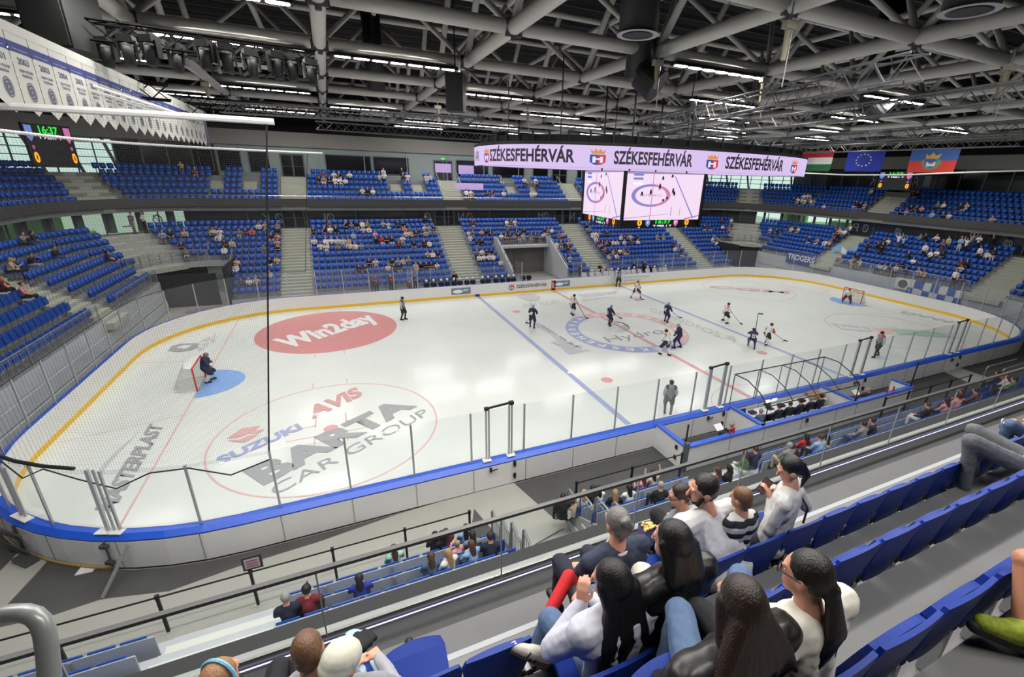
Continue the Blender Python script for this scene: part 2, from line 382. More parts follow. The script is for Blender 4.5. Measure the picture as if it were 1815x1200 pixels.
# gates in the boards with taller posts and a top link
for gi, (gx, side) in enumerate(((-14.43, -1), (-4.45, -1), (14.9, -1), (5.6, -1))):
    g = thing('rink_gate', ['rink gate with tall double posts before the ramp between lower rows', 'rink gate with tall double posts opening into near penalty bench', 'rink gate with tall double posts beside the right floor mat', 'rink gate with tall double posts behind the far penalty bench'][gi], 'gate', group='gates in the near rink boards')
    y = YC-HY; b = MB()
    for dx in (-.47, -.37, .37, .47): b.box((gx+dx, y-.15, 2.1), (.05, .07, 2.0))
    b.each('gate_post', alu, g)
    b = MB(); b.bar((gx-.5, y-.15, 3.12), (gx+.5, y-.15, 3.2), .06, .06); b.box((gx-.45, y-.15, 3.12), (.14, .12, .1)); b.box((gx+.45, y-.15, 3.18), (.16, .12, .12)); b.build('top_link', dark, g)
    b = MB()
    for dx in (-.47, .42):
        b.box((gx+dx, y-.2, 1.115), (.3, .25, .025))
    b.each('cap_plate', white_board, g)
    b = MB()
    for z in (.35, .85): b.box((gx+.5, y-.42, z), (.1, .06, .14)); b.box((gx+.5, y-.44, z), (.05, .07, .22))
    b.box((gx-.4, y-.43, .82), (.08, .06, .16)); b.bar((gx-.4, y-.46, .8), (gx-.15, y-.46, .82), .03, .03)
    b.each('hinge_and_latch', dark, g)
# corner machine gate, lower left
g = thing('vehicle_gate', 'double vehicle gate with hinges and prop in the left rink corner', 'gate')
for u, v in ((163, 915), (97, 875)):
    P = at(u, v, 2, 1.15); n = Vector((P[0]+22.3, P[1]+5.2, 0)).normalized()
    pass
gc = Vector((-HX+RR, YC-HY+RR, 0))
def corner(adeg, off, z):
    a = math.radians(adeg); return gc+Vector((math.cos(a), math.sin(a), 0))*(RR+off)+Vector((0, 0, z))
b = MB()
for adeg in (247, 226, 211): b.bar(corner(adeg-.5, .15, 1.05), corner(adeg-.5, .15, 3.1 if adeg != 226 else 2.75), .09, .07); b.bar(corner(adeg+.7, .15, 1.05), corner(adeg+.7, .15, 3.1 if adeg != 226 else 2.75), .05, .05)
b.each('gate_post', alu, g)
b = MB()
for adeg in (247, 226, 211):
    b.box(corner(adeg-1.2, .2, 1.12), (.34, .22, .03), math.radians(adeg)+PI/2); b.box(corner(adeg+1.4, .2, 1.12), (.34, .22, .03), math.radians(adeg)+PI/2)
b.each('cap_plate', white_board, g)
b = MB()
for adeg, zs in ((247, (.3, .85)), (211, (.35, .8))):
    b.bar(corner(adeg, .43, .15), corner(adeg, .43, 1.0), .04, .04)
    for z in zs: b.box(corner(adeg, .46, z), (.2, .1, .1), math.radians(adeg)+PI/2)
for z in (.25, .8):
    b.bar(corner(229, .5, z), corner(221, .55, z-.02), .05, .05); b.bar(corner(229, .5, z-.12), corner(222, .55, z-.15), .04, .04)
b.bar(corner(226, .42, .05), corner(226, .42, 1.0), .05, .05)
b.box(corner(229, .6, .08), (.55, .3, .16), math.radians(229)+PI/2)
b.each('gate_hardware', mat('hardware', (.35, .35, .36), .4, .5), g)
b = MB(); b.bar(corner(251, .42, .85), corner(250, 1.35, .03), .07, .05); b.build('prop', steel, g)
b = MB(); b.sweep([(*corner(a, .39, 0)[:2], math.cos(math.radians(a)), math.sin(math.radians(a))) for a in range(208, 250, 3)], [(0, .09), (.03, .06), (.03, 0)]); b.build('gate_sill', mat('sill_yellow', (.66, .55, .32), .6), g)
# board adverts on the far side
ad = mat('ad_blue', (.42, .49, .55), .5); adw = mat('ad_white', (.92, .92, .92), .5); adk = mat('ad_dark', (.2, .2, .22), .5); adr = mat('ad_red', (.75, .2, .2), .5)
Yf = YC+HY-.012
def far_rect(x0, x1, z0, z1, material, name='advert', d=0):
    MB().add([(x0, Yf-d, z0), (x1, Yf-d, z0), (x1, Yf-d, z1), (x0, Yf-d, z1)], [(0, 1, 2, 3)]).build(name, material, boards)
for (u0, u1) in ((799.5, 834), (982, 1010)):
    x0, x1 = at(u0, 505, 1, Yf)[0], at(u1, 505, 1, Yf)[0]
    far_rect(x0, x1, .33, .92, ad)
    cxx = x0+(x1-x0)*.33; MB().add([(cxx+.55*math.cos(a)*(x1-x0)/2.2, Yf-.01, .6+.17*math.sin(a)) for a in [2*PI*k/20 for k in range(20)]], [tuple(range(20))]).build('advert_oval', adw, boards)
    text_obj('MET', (x0+(x1-x0)*.62, Yf-.01, .6), ((x1-x0)*.28, 0, 0), (0, 0, .16), adw, 'advert_lettering', boards, .02)
x0, x1 = at(916, 505, 1, Yf)[0], at(969, 505, 1, Yf)[0]
text_obj('SZÉKESFEHÉRVÁR', (x0, Yf-.01, .52), (x1-x0, 0, 0), (0, 0, .3), adk, 'advert_lettering', boards, .01)
x1 = at(909, 505, 1, Yf)[0]
text_obj('MAGYAR SPORTRENDEZVÉNY', (at(1106, 490, 1, Yf)[0], Yf-.01, .68), (3.4, 0, 0), (0, 0, .16), mat('ad_grey', (.62, .62, .66), .5), 'advert_lettering', boards, .0)
text_obj('ÁLLAMKINCSTÁR', (at(1106, 490, 1, Yf)[0], Yf-.01, .38), (2.2, 0, 0), (0, 0, .16), mat('ad_grey', (.62, .62, .66), .5), 'advert_lettering', boards, .0)
far_rect(-.22, .22, .06, 1.0, adr); text_obj('MET', (.1, Yf-.012, .25), (0, 0, .55), (-.22, 0, 0), adw, 'advert_lettering', boards, .02)
far_rect(-7.9, -7.45, .0, .22, mat('ad_navy', (.2, .2, .45), .5), d=.01)
def crest(P0, xv, zv, parent, nud, emit=0):
    """shield with a crown: P0 lower left corner, xv / zv box axes"""
    P0, xv, zv, nud = (Vector(q) for q in (P0, xv, zv, nud))
    def pl(pts, mm, k): poly_obj([P0+xv*a+zv*b+nud*k for a, b in pts], mm, 'crest', parent)
    e = emit
    cb, crd, cw, cg = (mat('crest_%s%s' % (n_, '_lit' if e else ''), c_, .5, emit=e) for n_, c_ in (('blue', (.16, .25, .62)), ('red', (.80, .16, .20)), ('white', (.92, .9, .95)), ('gold', (.88, .55, .25))))
    pl([(.05, .62), (.05, .15), (.3, 0), (.5, -.03), (.5, .62)], cb, 1); pl([(.5, .62), (.5, -.03), (.7, 0), (.95, .15), (.95, .62)], crd, 1)
    pl([(.2, .12), (.38, .12), (.38, .3), (.62, .3), (.62, .12), (.8, .12), (.8, .5), (.62, .5), (.62, .4), (.38, .4), (.38, .5), (.2, .5)], cw, 2)
    pl([(.15, .66), (.85, .66), (.95, .95), (.75, .8), (.62, 1), (.5, .8), (.38, 1), (.25, .8), (.05, .95)], cg, 1)
xc = at(901.5, 505, 1, Yf)[0]
crest((xc, Yf, .38), (.6, 0, 0), (0, 0, .55), boards, (0, -.006, 0))
# ------------------------------------------------------------------ stands
FHX, FHY, FR = 37.6, 25.2, 8.6          # balcony front as a rounded rectangle about (0, YC)
def segs(off, step=1.0):
    """far half of the bowl: right end, corner, far side, corner, left end; (x, y, nx, ny)"""
    hx, hy, r = FHX+off, FHY+off, FR+off
    cx, cyy = FHX-FR, YC+FHY-FR
    S = {}
    k = 28
    S['R'] = [(hx, -17+(cyy+17)*i/k, 1, 0) for i in range(k+1)]
    rr = max(r, .6)
    n = 16
    S['C'] = [(cx+rr*math.cos(PI/2*i/n), cyy+rr*math.sin(PI/2*i/n), math.cos(PI/2*i/n), math.sin(PI/2*i/n)) for i in range(n+1)]
    S['F'] = [(cx-2*cx*i/40, YC+hy, 0, 1) for i in range(41)]
    S['D'] = [(-cx-rr*math.sin(PI/2*i/n), cyy+rr*math.cos(PI/2*i/n), -math.sin(PI/2*i/n), math.cos(PI/2*i/n)) for i in range(n+1)]
    S['L'] = [(-hx, cyy-(cyy+17)*i/k, -1, 0) for i in range(k+1)]
    return S
def whole(off, keys='RCFDL'):
    S = segs(off); P = []
    for k in keys: P += S[k] if not P else S[k][1:]
    return P
def zrow(i): return .45+.405*i
NROW = 12
ROW0 = -9.0
tr = MB(); rs = MB()
for i in range(NROW):
    off = ROW0+.8*i; z = zrow(i)
    keys = [('F', 1)] if i < 4 else ([('R', 0), ('F', 1), ('L', 0)] if i < 6 else [('RCFDL', 0)])
    back = .45 if i < NROW-1 else 1.4
    for kk, lim in keys:
        P = whole(off, kk)
        if kk == 'F': P = [(max(-27, min(27, p[0])), p[1], 0, 1) for p in P]
        if i < 7 and kk in ('F', 'RCFDL'):      # leave out the vomitory
            runs = [[p for p in P if not (p[1] > 10 and p[0] < 3 and abs(p[0]) < 40) or p[0] >= 3]]
            A, B = [], []
            for p in P: (A if p[0] > 0 else B).append(p)
            A.append((3, YC+FHY+off, 0, 1)); B.insert(0, (-3, YC+FHY+off, 0, 1))
            if kk == 'RCFDL' or kk == 'F':
                A = [p for p in A if not (abs(p[0]) < 3 and p[1] > 10)]; B = [p for p in B if not (abs(p[0]) < 3 and p[1] > 10)]
            PP = [A, B]
        else: PP = [P]
        for Q in PP:
            tr.sweep(Q, [(-.35, z), (back, z)])
            rs.sweep(Q, [(-.35, z-.42 if (i > 0 and not (i in (4, 6) and kk != 'F')) else (0 if i < 6 else z-.5)), (-.35, z)])
tr.build('floor_lower_tier', tread_m, kind='structure'); rs.build('wall_lower_risers', panel_grey, kind='structure')
# end stand fronts and tunnel mouths
b = MB()
for s in (-1, 1):
    x = s*(FHX+ROW0+3.2-.36)
    for k, (z0, z1) in enumerate(((0, .62), (.66, 1.3), (1.34, 2.03))):
        b.box((x+s*.12*k-s*.2, -.4, (z0+z1)/2), (.08, 33, z1-z0))
b.build('wall_end_front', panel_grey, kind='structure')
b = MB()
for s in (-1, 1):
    cx, cyy = s*(FHX-FR), YC+FHY-FR
    b.box((s*30.5, cyy+.3, 1.2), (.12, 5.2, 2.6), M=Matrix.Rotation(PI/2, 3, 'Z')); b.box((s*27.1, 18.4, 1.5), (.15, 5.6, 3.2))
    b.box((s*37, 24.5, 1.3), (16, .15, 2.6), M=Matrix.Rotation(-s*PI/4, 3, 'Z'))
b.build('wall_tunnel', dark, kind='structure')
# vomitory in the middle of the far stand
b = MB()
for s in (-1, 1):
    V = [(s*3, 15.6, 0), (s*3, 21.5, 0), (s*3, 21.5, 4.1), (s*3, 20.6, 4.1), (s*3, 15.6, 1.5)]; V2 = [(s*3.15, y, z) for _, y, z in V]
    b.add(V+V2, [(0, 1, 2, 3, 4), (9, 8, 7, 6, 5), (3, 4, 9, 8), (2, 3, 8, 7), (4, 0, 5, 9)])
b.build('wall_vomitory_side', panel_grey, kind='structure')
b = MB(); b.box((0, 21.6, 1.55), (6, .1, 3.1)); b.build('wall_vomitory_back', mat('vom_back', (.42, .42, .41), .8), kind='structure')
b = MB(); b.box((0, 20.7, 3.12), (6.1, .9, .24)); b.build('ceiling_vomitory', panel_grey, kind='structure')
b = MB(); b.box((-.2, 21.5, 1.1), (1.1, .06, 2.2)); b.build('door_1', mat('door_brown', (.40, .36, .31), .6), kind='structure')
# stairs
def stair_at(x, y, ang, i0, i1, w, zf, run, rise, name):
    b = MB(); n = Vector((math.cos(ang), math.sin(ang), 0)); t = Vector((-n.y, n.x, 0))
    for i in range(i0, i1):
        o = n*(run*i); z = zf(i)
        for q in range(2):
            c = Vector((x, y, 0))+o+n*(-.57 if q == 0 else -.17)
            if q == 0 and i == i0 and i0 == 0 and zf(0) > 5: continue
            b.box((c.x, c.y, z+.012-(rise/2 if q == 0 else 0)-.19), (.4, w, .38), ang)
    b.build(name, stair_m, kind='structure')
    return
FSTAIR = (-22.35, -7.4, 7.4, 22.35)
k = 0
for x in FSTAIR: stair_at(x, YC+FHY+ROW0, PI/2, 0, NROW, 2.35, zrow, .8, .405, 'floor_stairway')
for s in (-1, 1):
    for y in (7.4, -7.6): stair_at(s*(FHX+ROW0), y, 0 if s > 0 else PI, 4, NROW, 2.35, zrow, .8, .405, 'floor_stairway')
    stair_at(s*(FHX-FR)+s*(FR+ROW0)*.7071, YC+FHY-FR+(FR+ROW0)*.7071, PI/4 if s > 0 else 3*PI/4, 6, NROW, 3.4, zrow, .8, .405, 'floor_stairway')
# balcony front, slab and upper rows
UP0, ZU, NU = .65, 7.1, 6
b = MB(); b.sweep(whole(0), [(1.3, 6.98), (0, 7.0), (-.03, 7.72), (.12, 7.72), (.12, 7.12), (UP0-.3, 7.1)]); b.build('trim_balcony_front', fascia_m, kind='structure')
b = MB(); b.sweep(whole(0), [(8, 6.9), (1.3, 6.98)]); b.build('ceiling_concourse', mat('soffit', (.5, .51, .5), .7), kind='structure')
b = MB(); b2 = MB()
for j in range(NU):
    off = UP0+.8*j; z = ZU+.5*j
    b.sweep(whole(off), [(-.35, z), (.45 if j < NU-1 else 2.2, z)]); b2.sweep(whole(off), [(-.35, z-.5), (-.35, z)])
b.build('floor_upper_tier', tread_m, kind='structure'); b2.build('wall_upper_risers', tread_m, kind='structure')
def zup(j): return ZU+.5*j
USTAIR = (-22.1, -6.2, 9.3, 23.6)
for x in USTAIR: stair_at(x, YC+FHY+UP0, PI/2, 0, NU, 2.3, zup, .8, .5, 'floor_stairway')
UMINI = (-28.6, -25.9, -12.2, -9.9, 1.2, 4.0)
for x in UMINI: stair_at(x, YC+FHY+UP0, PI/2, 2, 5, 1.1, zup, .8, .5, 'floor_stairway')
for s in (-1, 1):
    for y in (7.2, -7.6): stair_at(s*(FHX+UP0), y, 0 if s > 0 else PI, 0, NU, 2.6, zup, .8, .5, 'floor_stairway')
    stair_at(s*(FHX-FR)+s*(FR+UP0)*.7071, YC+FHY-FR+(FR+UP0)*.7071, PI/4 if s > 0 else 3*PI/4, 0, NU, 2.6, zup, .8, .5, 'floor_stairway')
# ---- back walls: dark band above, windows, doors.  wall spans as fractions of the path
def path_len(P):
    L = [0]
    for a, c in zip(P, P[1:]): L.append(L[-1]+math.hypot(c[0]-a[0], c[1]-a[1]))
    return L
def point_on(P, L, s):
    s = max(0, min(L[-1]-1e-6, s)); i = max(k for k in range(len(L)) if L[k] <= s); i = min(i, len(P)-2)
    t = (s-L[i])/(L[i+1]-L[i]); a, c = P[i], P[i+1]; n = Vector((a[2]*(1-t)+c[2]*t, a[3]*(1-t)+c[3]*t)).normalized()
    return (a[0]+(c[0]-a[0])*t, a[1]+(c[1]-a[1])*t, n.x, n.y)
UW = whole(UP0+.8*5+1.6); UL = path_len(UW)      # upper back wall
b = MB(); b.sweep(UW, [(-.3, 12.55), (-.3, 13.95), (.3, 13.95)]); b.build('wall_upper_band', wall_grey, kind='structure')
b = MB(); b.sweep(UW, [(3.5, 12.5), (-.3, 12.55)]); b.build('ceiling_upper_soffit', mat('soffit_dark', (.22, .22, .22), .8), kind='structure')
LW = whole(ROW0+.8*12+.6); LL = path_len(LW)      # glass wall under the balcony
def s_of(P, L, x, y):
    return L[min(range(len(P)), key=lambda k: (P[k][0]-x)**2+(P[k][1]-y)**2)]
def panels(P, L, s0, s1, w, z0, z1, material, name, frame=True, fm=frame_grey, d=0, par=None):
    n = max(1, round((s1-s0)/w)); b = MB(); f = MB()
    for i in range(n):
        a = point_on(P, L, s0+(s1-s0)*i/n); c = point_on(P, L, s0+(s1-s0)*(i+1)/n)
        b.sweep([(a[0]-a[2]*d, a[1]-a[3]*d, a[2], a[3]), (c[0]-c[2]*d, c[1]-c[3]*d, c[2], c[3])], [(0, z0), (0, z1)])
        f.box((a[0]-a[2]*.04, a[1]-a[3]*.04, (z0+z1)/2), (.09, .1, z1-z0), math.atan2(a[3], a[2])+PI/2)
    b.build(name, material, par, kind='structure')
    if frame: f.build('trim_mullion', fm, kind='structure')
total = UL[-1]
sU = lambda x, y: s_of(UW, UL, x, y); sL = lambda x, y: s_of(LW, LL, x, y)
# upper wall: pale panels on the far side, dark glass and open windows at the corners and ends
fy = UW[len(UW)//2][1]
def sx(x): return UL[28+16]+ (FHX-FR - x)
far0, far1 = sx(26.5), sx(-28.8)
panels(UW, UL, 0, far0-20, 2.2, 9.6, 12.55, dark_glass, 'wall_upper_glass')
panels(UW, UL, far0-20, far0-4, 1.5, 9.6, 12.55, win_clear, 'window_1')
panels(UW, UL, far0-4, far0, 2, 9.6, 12.55, dark_glass, 'wall_upper_glass')
panels(UW, UL, far0, far1, 4.8, 9.6, 12.55, wall_green, 'wall_upper_panels', fm=wall_green)
panels(UW, UL, far1, far1+7.6, 2.0, 9.6, 12.55, dark_glass, 'wall_upper_glass')
panels(UW, UL, far1+7.6, far1+21, 1.3, 9.6, 12.55, win_clear, 'window_2')
panels(UW, UL, far1+21, total, 2.2, 9.6, 12.55, dark_glass, 'wall_upper_glass')
b = MB()          # horizontal glazing bars and leaning struts in the open windows
for s0, s1 in ((far0-20, far0-4), (far1+7.6, far1+21)):
    n = 16
    for i in range(n):
        a = point_on(UW, UL, s0+(s1-s0)*i/n); c = point_on(UW, UL, s0+(s1-s0)*(i+1)/n)
        for z in (10.3, 10.9, 11.5, 12.1): b.bar((a[0], a[1], z), (c[0], c[1], z), .06, .07)
        if i % 3 == 0: b.tube([(a[0]-a[2]*.4, a[1]-a[3]*.4, 9.6), (a[0]+a[2]*.3+(c[0]-a[0])*.7, a[1]+a[3]*.3+(c[1]-a[1])*.7, 12.6)], .13, 6)
b.build('trim_glazing_bars', frame_grey, kind='structure')
wn = 3
for x0, x1, z0 in ((-30.2, -29.1, 10), (-28.6, -26.7, 10), (-26.0, -24.2, 10), (-18.9, -14.3, 10.1), (-14.0, -10.2, 10.1), (-4.6, -.6, 10.1), (0, 4.2, 10.1), (5.5, 7.6, 10), (12, 16, 10.1), (17, 21, 10.1)):
    w_ = MB(); w_.add([(x0, fy-.03, z0), (x1, fy-.03, z0), (x1, fy-.03, 11.95), (x0, fy-.03, 11.95)], [(0, 1, 2, 3)])
    wo = w_.build('window_%d' % wn, dark_glass, kind='structure'); wn += 1
    f = MB()
    for a, c in (((x0, 11.95), (x1, 11.95)), ((x0, z0), (x1, z0)), ((x0, z0), (x0, 11.95)), ((x1, z0), (x1, 11.95))): f.bar((a[0], fy-.05, a[1]), (c[0], fy-.05, c[1]), .06, .08)
    f.build('window_frame', frame_grey, wo)
def double_door(x, y, z, ang, h, k, w=1.9):
    d = MB(); n = Vector((math.cos(ang), math.sin(ang), 0)); t = Vector((-n.y, n.x, 0)); c = Vector((x, y, z))
    for s in (-1, 1):
        q = c+t*s*w/4-n*.05+Vector((0, 0, h/2)); d.box(q, (.04, w/2-.14, h-.16), ang)
    o = d.build('door_%d' % k, dark_glass, kind='structure')
    f = MB()
    for s in (-1, 0, 1): f.box(c+t*s*w/2-n*.08+Vector((0, 0, h/2)), (.06, .12 if s else .16, h), ang)
    f.box(c-n*.08+Vector((0, 0, h)), (.06, w+.12, .12), ang); f.box(c-n*.1+Vector((0, 0, h*.48)), (.06, w, .05), ang)
    f.build('door_frame', frame_grey, o)
    g = MB(); g.box(c-n*.14+Vector((0, 0, h+.22)), (.06, .45, .17), ang)
    g.build('exit_sign', mat('exit_green', (.25, .85, .35), .5, emit=1.6), label='green lit exit sign over the double door, %s in its row' % ordw(k), cat='exit sign', group='exit signs over the doors')
kd = 2
for x in USTAIR[:3]: double_door(x, fy, 9.6, PI/2, 2.2, kd, 2.1); kd += 1
ly = LW[len(LW)//2][1]
for x in FSTAIR[:3]: double_door(x, ly, zrow(11), PI/2, 1.95, kd, 2.1); kd += 1
# lower concourse wall
def lx(x): return LL[28+16]+(FHX-FR-x)
lf0, lf1 = lx(27), lx(-31.2)
panels(LW, LL, 0, lf0-24, 2.6, zrow(11), 6.98, conc_glass, 'wall_concourse_glass')
panels(LW, LL, lf0-24, lf0-11, 1.6, zrow(11), 6.98, win_clear, 'window_30')
panels(LW, LL, lf0-11, lf0, 2.2, zrow(11), 6.98, conc_glass, 'wall_concourse_glass')
panels(LW, LL, lf0, lf1, 5.0, zrow(11), 6.98, conc_glass, 'wall_concourse_glass')
panels(LW, LL, lf1, lf1+17, 1.9, zrow(11), 6.98, win_clear, 'window_31')
panels(LW, LL, lf1+17, LL[-1], 2.6, zrow(11), 6.98, conc_glass, 'wall_concourse_glass')
b = MB()
for k in range(9):
    a = point_on(LW, LL, lf1+1+k*2.0); b.tube([(a[0]+a[2]*.6, a[1]+a[3]*.6, zrow(11)), (a[0]+a[2]*.6, a[1]+a[3]*.6, 6.98)], .32, 12)
for k in range(7):
    a = point_on(LW, LL, lf0-23+k*2.2); b.tube([(a[0]+a[2]*.6, a[1]+a[3]*.6, zrow(11)), (a[0]+a[2]*.6, a[1]+a[3]*.6, 6.98)], .16, 12)
b.build('trim_columns', mat('column_grey', (.42, .43, .43), .6), kind='structure')
# frosted lettering on the glass, read from the concourse side
let = mat('frosted', (.50, .55, .57), .6)
def glass_letter(ch, s, P=LW, L=LL, z=5.35, h=.95, dd=.06):
    a = point_on(P, L, s); c = Vector((a[0]-a[2]*dd, a[1]-a[3]*dd, z)); t = Vector((-a[3], a[2], 0))
    text_obj(ch, c-t*.35, t*.7, (0, 0, h), let, 'glass_lettering').__setitem__('kind', 'structure')
for u, ch in ((233, 'L'), (259, 'Ø'), (469, 'K'), (494, 'Ø'), (570, 'L'), (585, 'Ø'), (757, 'Ø'), (817, 'N'), (832, 'Ø'), (958, 'M'), (968, 'Ø'), (1014, 'N')):
    x = at(u, 380, 1, ly)[0]
    if x > -28.9: glass_letter(ch, lx(x))
    else: glass_letter(ch, lf1+ (2.0 if ch == 'Ø' else 4.2))
for u, v, ch in ((1516, 393, 'P'), (1531, 396, 'Ø'), (1585, 402, 'A'), (1604, 403, 'Ø'), (1782, 425, 'A'), (1802, 428, 'Ø')):
    p = at(u, v, 0, LW[5][0]); glass_letter(ch, sL(p[0], min(p[1], 20)))
for u, v, ch in ((1552, 318, 'R'), (1625, 322, 'A'), (1642, 322, '1')):
    p = at(u, v, 0, UW[5][0]); glass_letter(ch, sU(p[0], p[1]), UW, UL, 10.7, 1.2)
# outside: ground and hedge seen through the windows
MB().add([(-120, -90, -1), (120, -90, -1), (120, 120, -1), (-120, 120, -1)], [(0, 1, 2, 3)]).build('ground_outside', mat('outside_ground', (.75, .76, .7), .9), kind='structure')
b = MB()
for k in range(40):
    a = k/39*PI; rr = 58+R.uniform(-3, 6); b.tube([(rr*math.cos(a), rr*.8*math.sin(a), -1), (rr*math.cos(a), rr*.8*math.sin(a), R.uniform(3.5, 6.5))], R.uniform(1.2, 3.2), 8)
b.build('foliage_outside', mat('foliage', (.66, .78, .58), .9, noise=.3, nscale=.8), kind='stuff', label='blurred green trees outside beyond the corner windows', cat='trees')
# outer shell closing the hall
b = MB()
S = ring(47, 36, 6)
b.sweep(S, [(0, 13.9), (0, 22)], closed=True); b.build('wall_roof_edge', roof_m, kind='structure')
b = MB(); b.add([(p[0], p[1], 21) for p in S], [tuple(range(len(S)))[::-1]]); b.build('ceiling_deck', roof_m, kind='structure')
b = MB(); b.add([(-47, -36, 0), (47, -36, 0), (47, -36, 22), (-47, -36, 22)], [(0, 1, 2, 3)])
for s in (-1, 1): b.add([(s*47, -36, 0), (s*47, -18, 0), (s*47, -18, 22), (s*47, -36, 22)], [(0, 1, 2, 3)])
b.build('wall_near', dark, kind='structure')
# ------------------------------------------------------------------ guard rails
def guard_rail(pts, h, label, group=None, step=1.3, bars=True, m=steel, zs=None):
    """steel tube rail along pts (x, y, z): posts, top rail and infill bars"""
    t = thing('guard_rail', label, 'railing', group=group)
    b = MB(); P = [Vector(p) for p in pts]
    b.tube([p+Vector((0, 0, h)) for p in P], .03, 6); b.build('top_rail', m, t)
    b = MB(); c = MB()
    for a, e in zip(P, P[1:]):
        L = (e-a).length; k = max(1, round(L/step))
        for i in range(k+1):
            q = a.lerp(e, i/k); b.tube([q, q+Vector((0, 0, h))], .025, 6)
            if bars and i < k:
                for j in range(1, 8):
                    q2 = a.lerp(e, (i+j/8)/k); c.tube([q2+Vector((0, 0, .12)), q2+Vector((0, 0, h-.1))], .009, 4)
        if bars: c.tube([a+Vector((0, 0, .12)), e+Vector((0, 0, .12))], .014, 4); c.tube([a+Vector((0, 0, h-.1)), e+Vector((0, 0, h-.1))], .014, 4)
    b.each('rail_post', m, t)
    if bars: c.build('infill_bars', m, t)
    return t
for s, nm in ((-1, 'left'), (1, 'right')):
    x = s*(FHX+ROW0+3.2-.3)
    for k, (y0, y1) in enumerate(((8.8, 16.2), (-6.2, 6.0), (-16, -9))):
        guard_rail([(x, y0, zrow(4)), (x, y1, zrow(4))], .95, 'grey front railing of the %s end stand, %s section from the far corner' % (nm, ordw(k)))
    P = whole(ROW0+4.8-.3, 'C' if s > 0 else 'D')
    guard_rail([(p[0], p[1], zrow(6)) for p in P[::2]], .95, 'curved grey railing above the %s corner tunnel' % nm)
guard_rail([(-3, 20.3, zrow(7)), (3, 20.3, zrow(7))], .9, 'grey railing over the player tunnel of the far stand')
for s, nm in ((-1, 'left'), (1, 'right')):
    guard_rail([(s*3.1, 15.7, 1.5), (s*3.1, 20.4, 3.9)], .35, 'sloping rail on the %s wall of the far player tunnel' % nm, bars=False)
    guard_rail([(s*27.1, 16.0, .9), (s*27.1, 20.2, 2.9)], .95, 'sloping grey stair rail beside the %s corner tunnel' % nm)
# thin rail on the balcony front
b = MB(); b.sweep(whole(.06), [(-.02, 7.98), (0, 8.0), (.02, 7.98), (0, 7.96), (-.02, 7.98)]); t = thing('balcony_rail', 'thin handrail running along the whole upper balcony front', 'railing'); b.build('top_rail', alu, t)
b = MB()
for p in whole(.06)[::2]: b.box((p[0], p[1], 7.85), (.03, .03, .27))
b.build('rail_post', alu, t)
for j, x in enumerate(USTAIR):
    for s in (-1, 1):
        b = MB(); xx = x+s*1.2
        b.tube([(xx, YC+FHY+UP0-.3, 7.1), (xx, YC+FHY+UP0-.3, 8.0), (xx, YC+FHY+UP0+3.9, 10.5), (xx, YC+FHY+UP0+3.9, 9.6)], .025, 6)
        for q in (1, 2): b.tube([(xx, YC+FHY+UP0-.3+q*1.4, 7.1+q*.83), (xx, YC+FHY+UP0-.3+q*1.4, 8.0+q*.83)], .02, 6)
        b.build('stair_rail', steel, label='handrail on the %s side of the %s upper stairway from the left' % ('left' if s < 0 else 'right', ordw(j)), cat='railing')
# benches' back glass and platform along the far boards
b = MB()
for x0, x1 in ((-13.2, -3.2), (3.2, 13.2)):
    b.box(((x0+x1)/2, 13.9, .12), (x1-x0, 1.7, .24))
b.build('floor_bench_platform', rubber, kind='structure')
b = MB()
for k, (x0, x1, z0, z1) in enumerate(((-13.4, -3.3, .2, 2.35), (3.3, 13.4, .2, 2.35))):
    t = thing('bench_shield', 'clear shield wall behind the %s team bench' % ('blue', 'white')[k], 'shield')
    for q in range(5):
        a = x0+(x1-x0)*q/5; c = x0+(x1-x0)*(q+1)/5
        MB().box(((a+c)/2, 14.85, (z0+z1)/2), (c-a-.06, .015, z1-z0)).build('shield_pane', clear, t); MB().box((a, 14.85, (z0+z1)/2), (.06, .06, z1-z0)).build('stanchion', alu, t)
    b2 = MB(); b2.box(((x0+x1)/2, 13.9, .62), (x1-x0-.3, .35, .06)); b2.box(((x0+x1)/2, 14.05, .42), (x1-x0-.3, .06, .4)); b2.build('team_bench', blue_cap, label='long blue bench behind the far boards for the %s team' % ('blue', 'white')[k], cat='bench')
for k, x in enumerate((-13.3, -3.2, 3.2, 13.3)):
    t = thing('bench_shield', 'clear side shield closing the team benches, %s from the left' % ordw(k), 'shield')
    MB().box((x, 13.75, 1.55), (.015, 1.9, 2.6)).build('shield_pane', clear, t); MB().box((x, 12.9, 1.55), (.07, .06, 2.7)).build('stanchion', alu, t)
# ------------------------------------------------------------------ seats
def shell(w, z0, z1, y0, y1, curve, nx=6, nz=5, th=.02, narrow=.0, wave=.0, notch=0):
    """moulded plastic panel with thickness: x across, z up, y depth"""
    V = []
    for side in (0, 1):
        for j in range(nz+1):
            b = j/nz
            for i in range(nx+1):
                a = i/nx*2-1; ww = w/2*(1-narrow*(1-b)**2)*(1-(.10 if j == nz else 0)*1)
                V.append((a*ww, y0+(y1-y0)*b+curve*(1-a*a)*(.4+.6*b)+(th if side else 0), z0+(z1-z0)*b+(wave*(1-a*a) if j == nz else 0)))
    n = (nx+1)*(nz+1); F = []
    for j in range(nz):
        for i in range(nx):
            a = j*(nx+1)+i; F.append((a, a+1, a+nx+2, a+nx+1)); F.append((n+a, n+a+nx+1, n+a+nx+2, n+a+1))
    rim = [i for i in range(nx+1)]+[j*(nx+1)+nx for j in range(1, nz+1)]+[nz*(nx+1)+i for i in range(nx-1, -1, -1)]+[j*(nx+1) for j in range(nz-1, 0, -1)]
    for a, c in zip(rim, rim[1:]+rim[:1]): F.append((a, n+a, n+c, c))
    return V, F
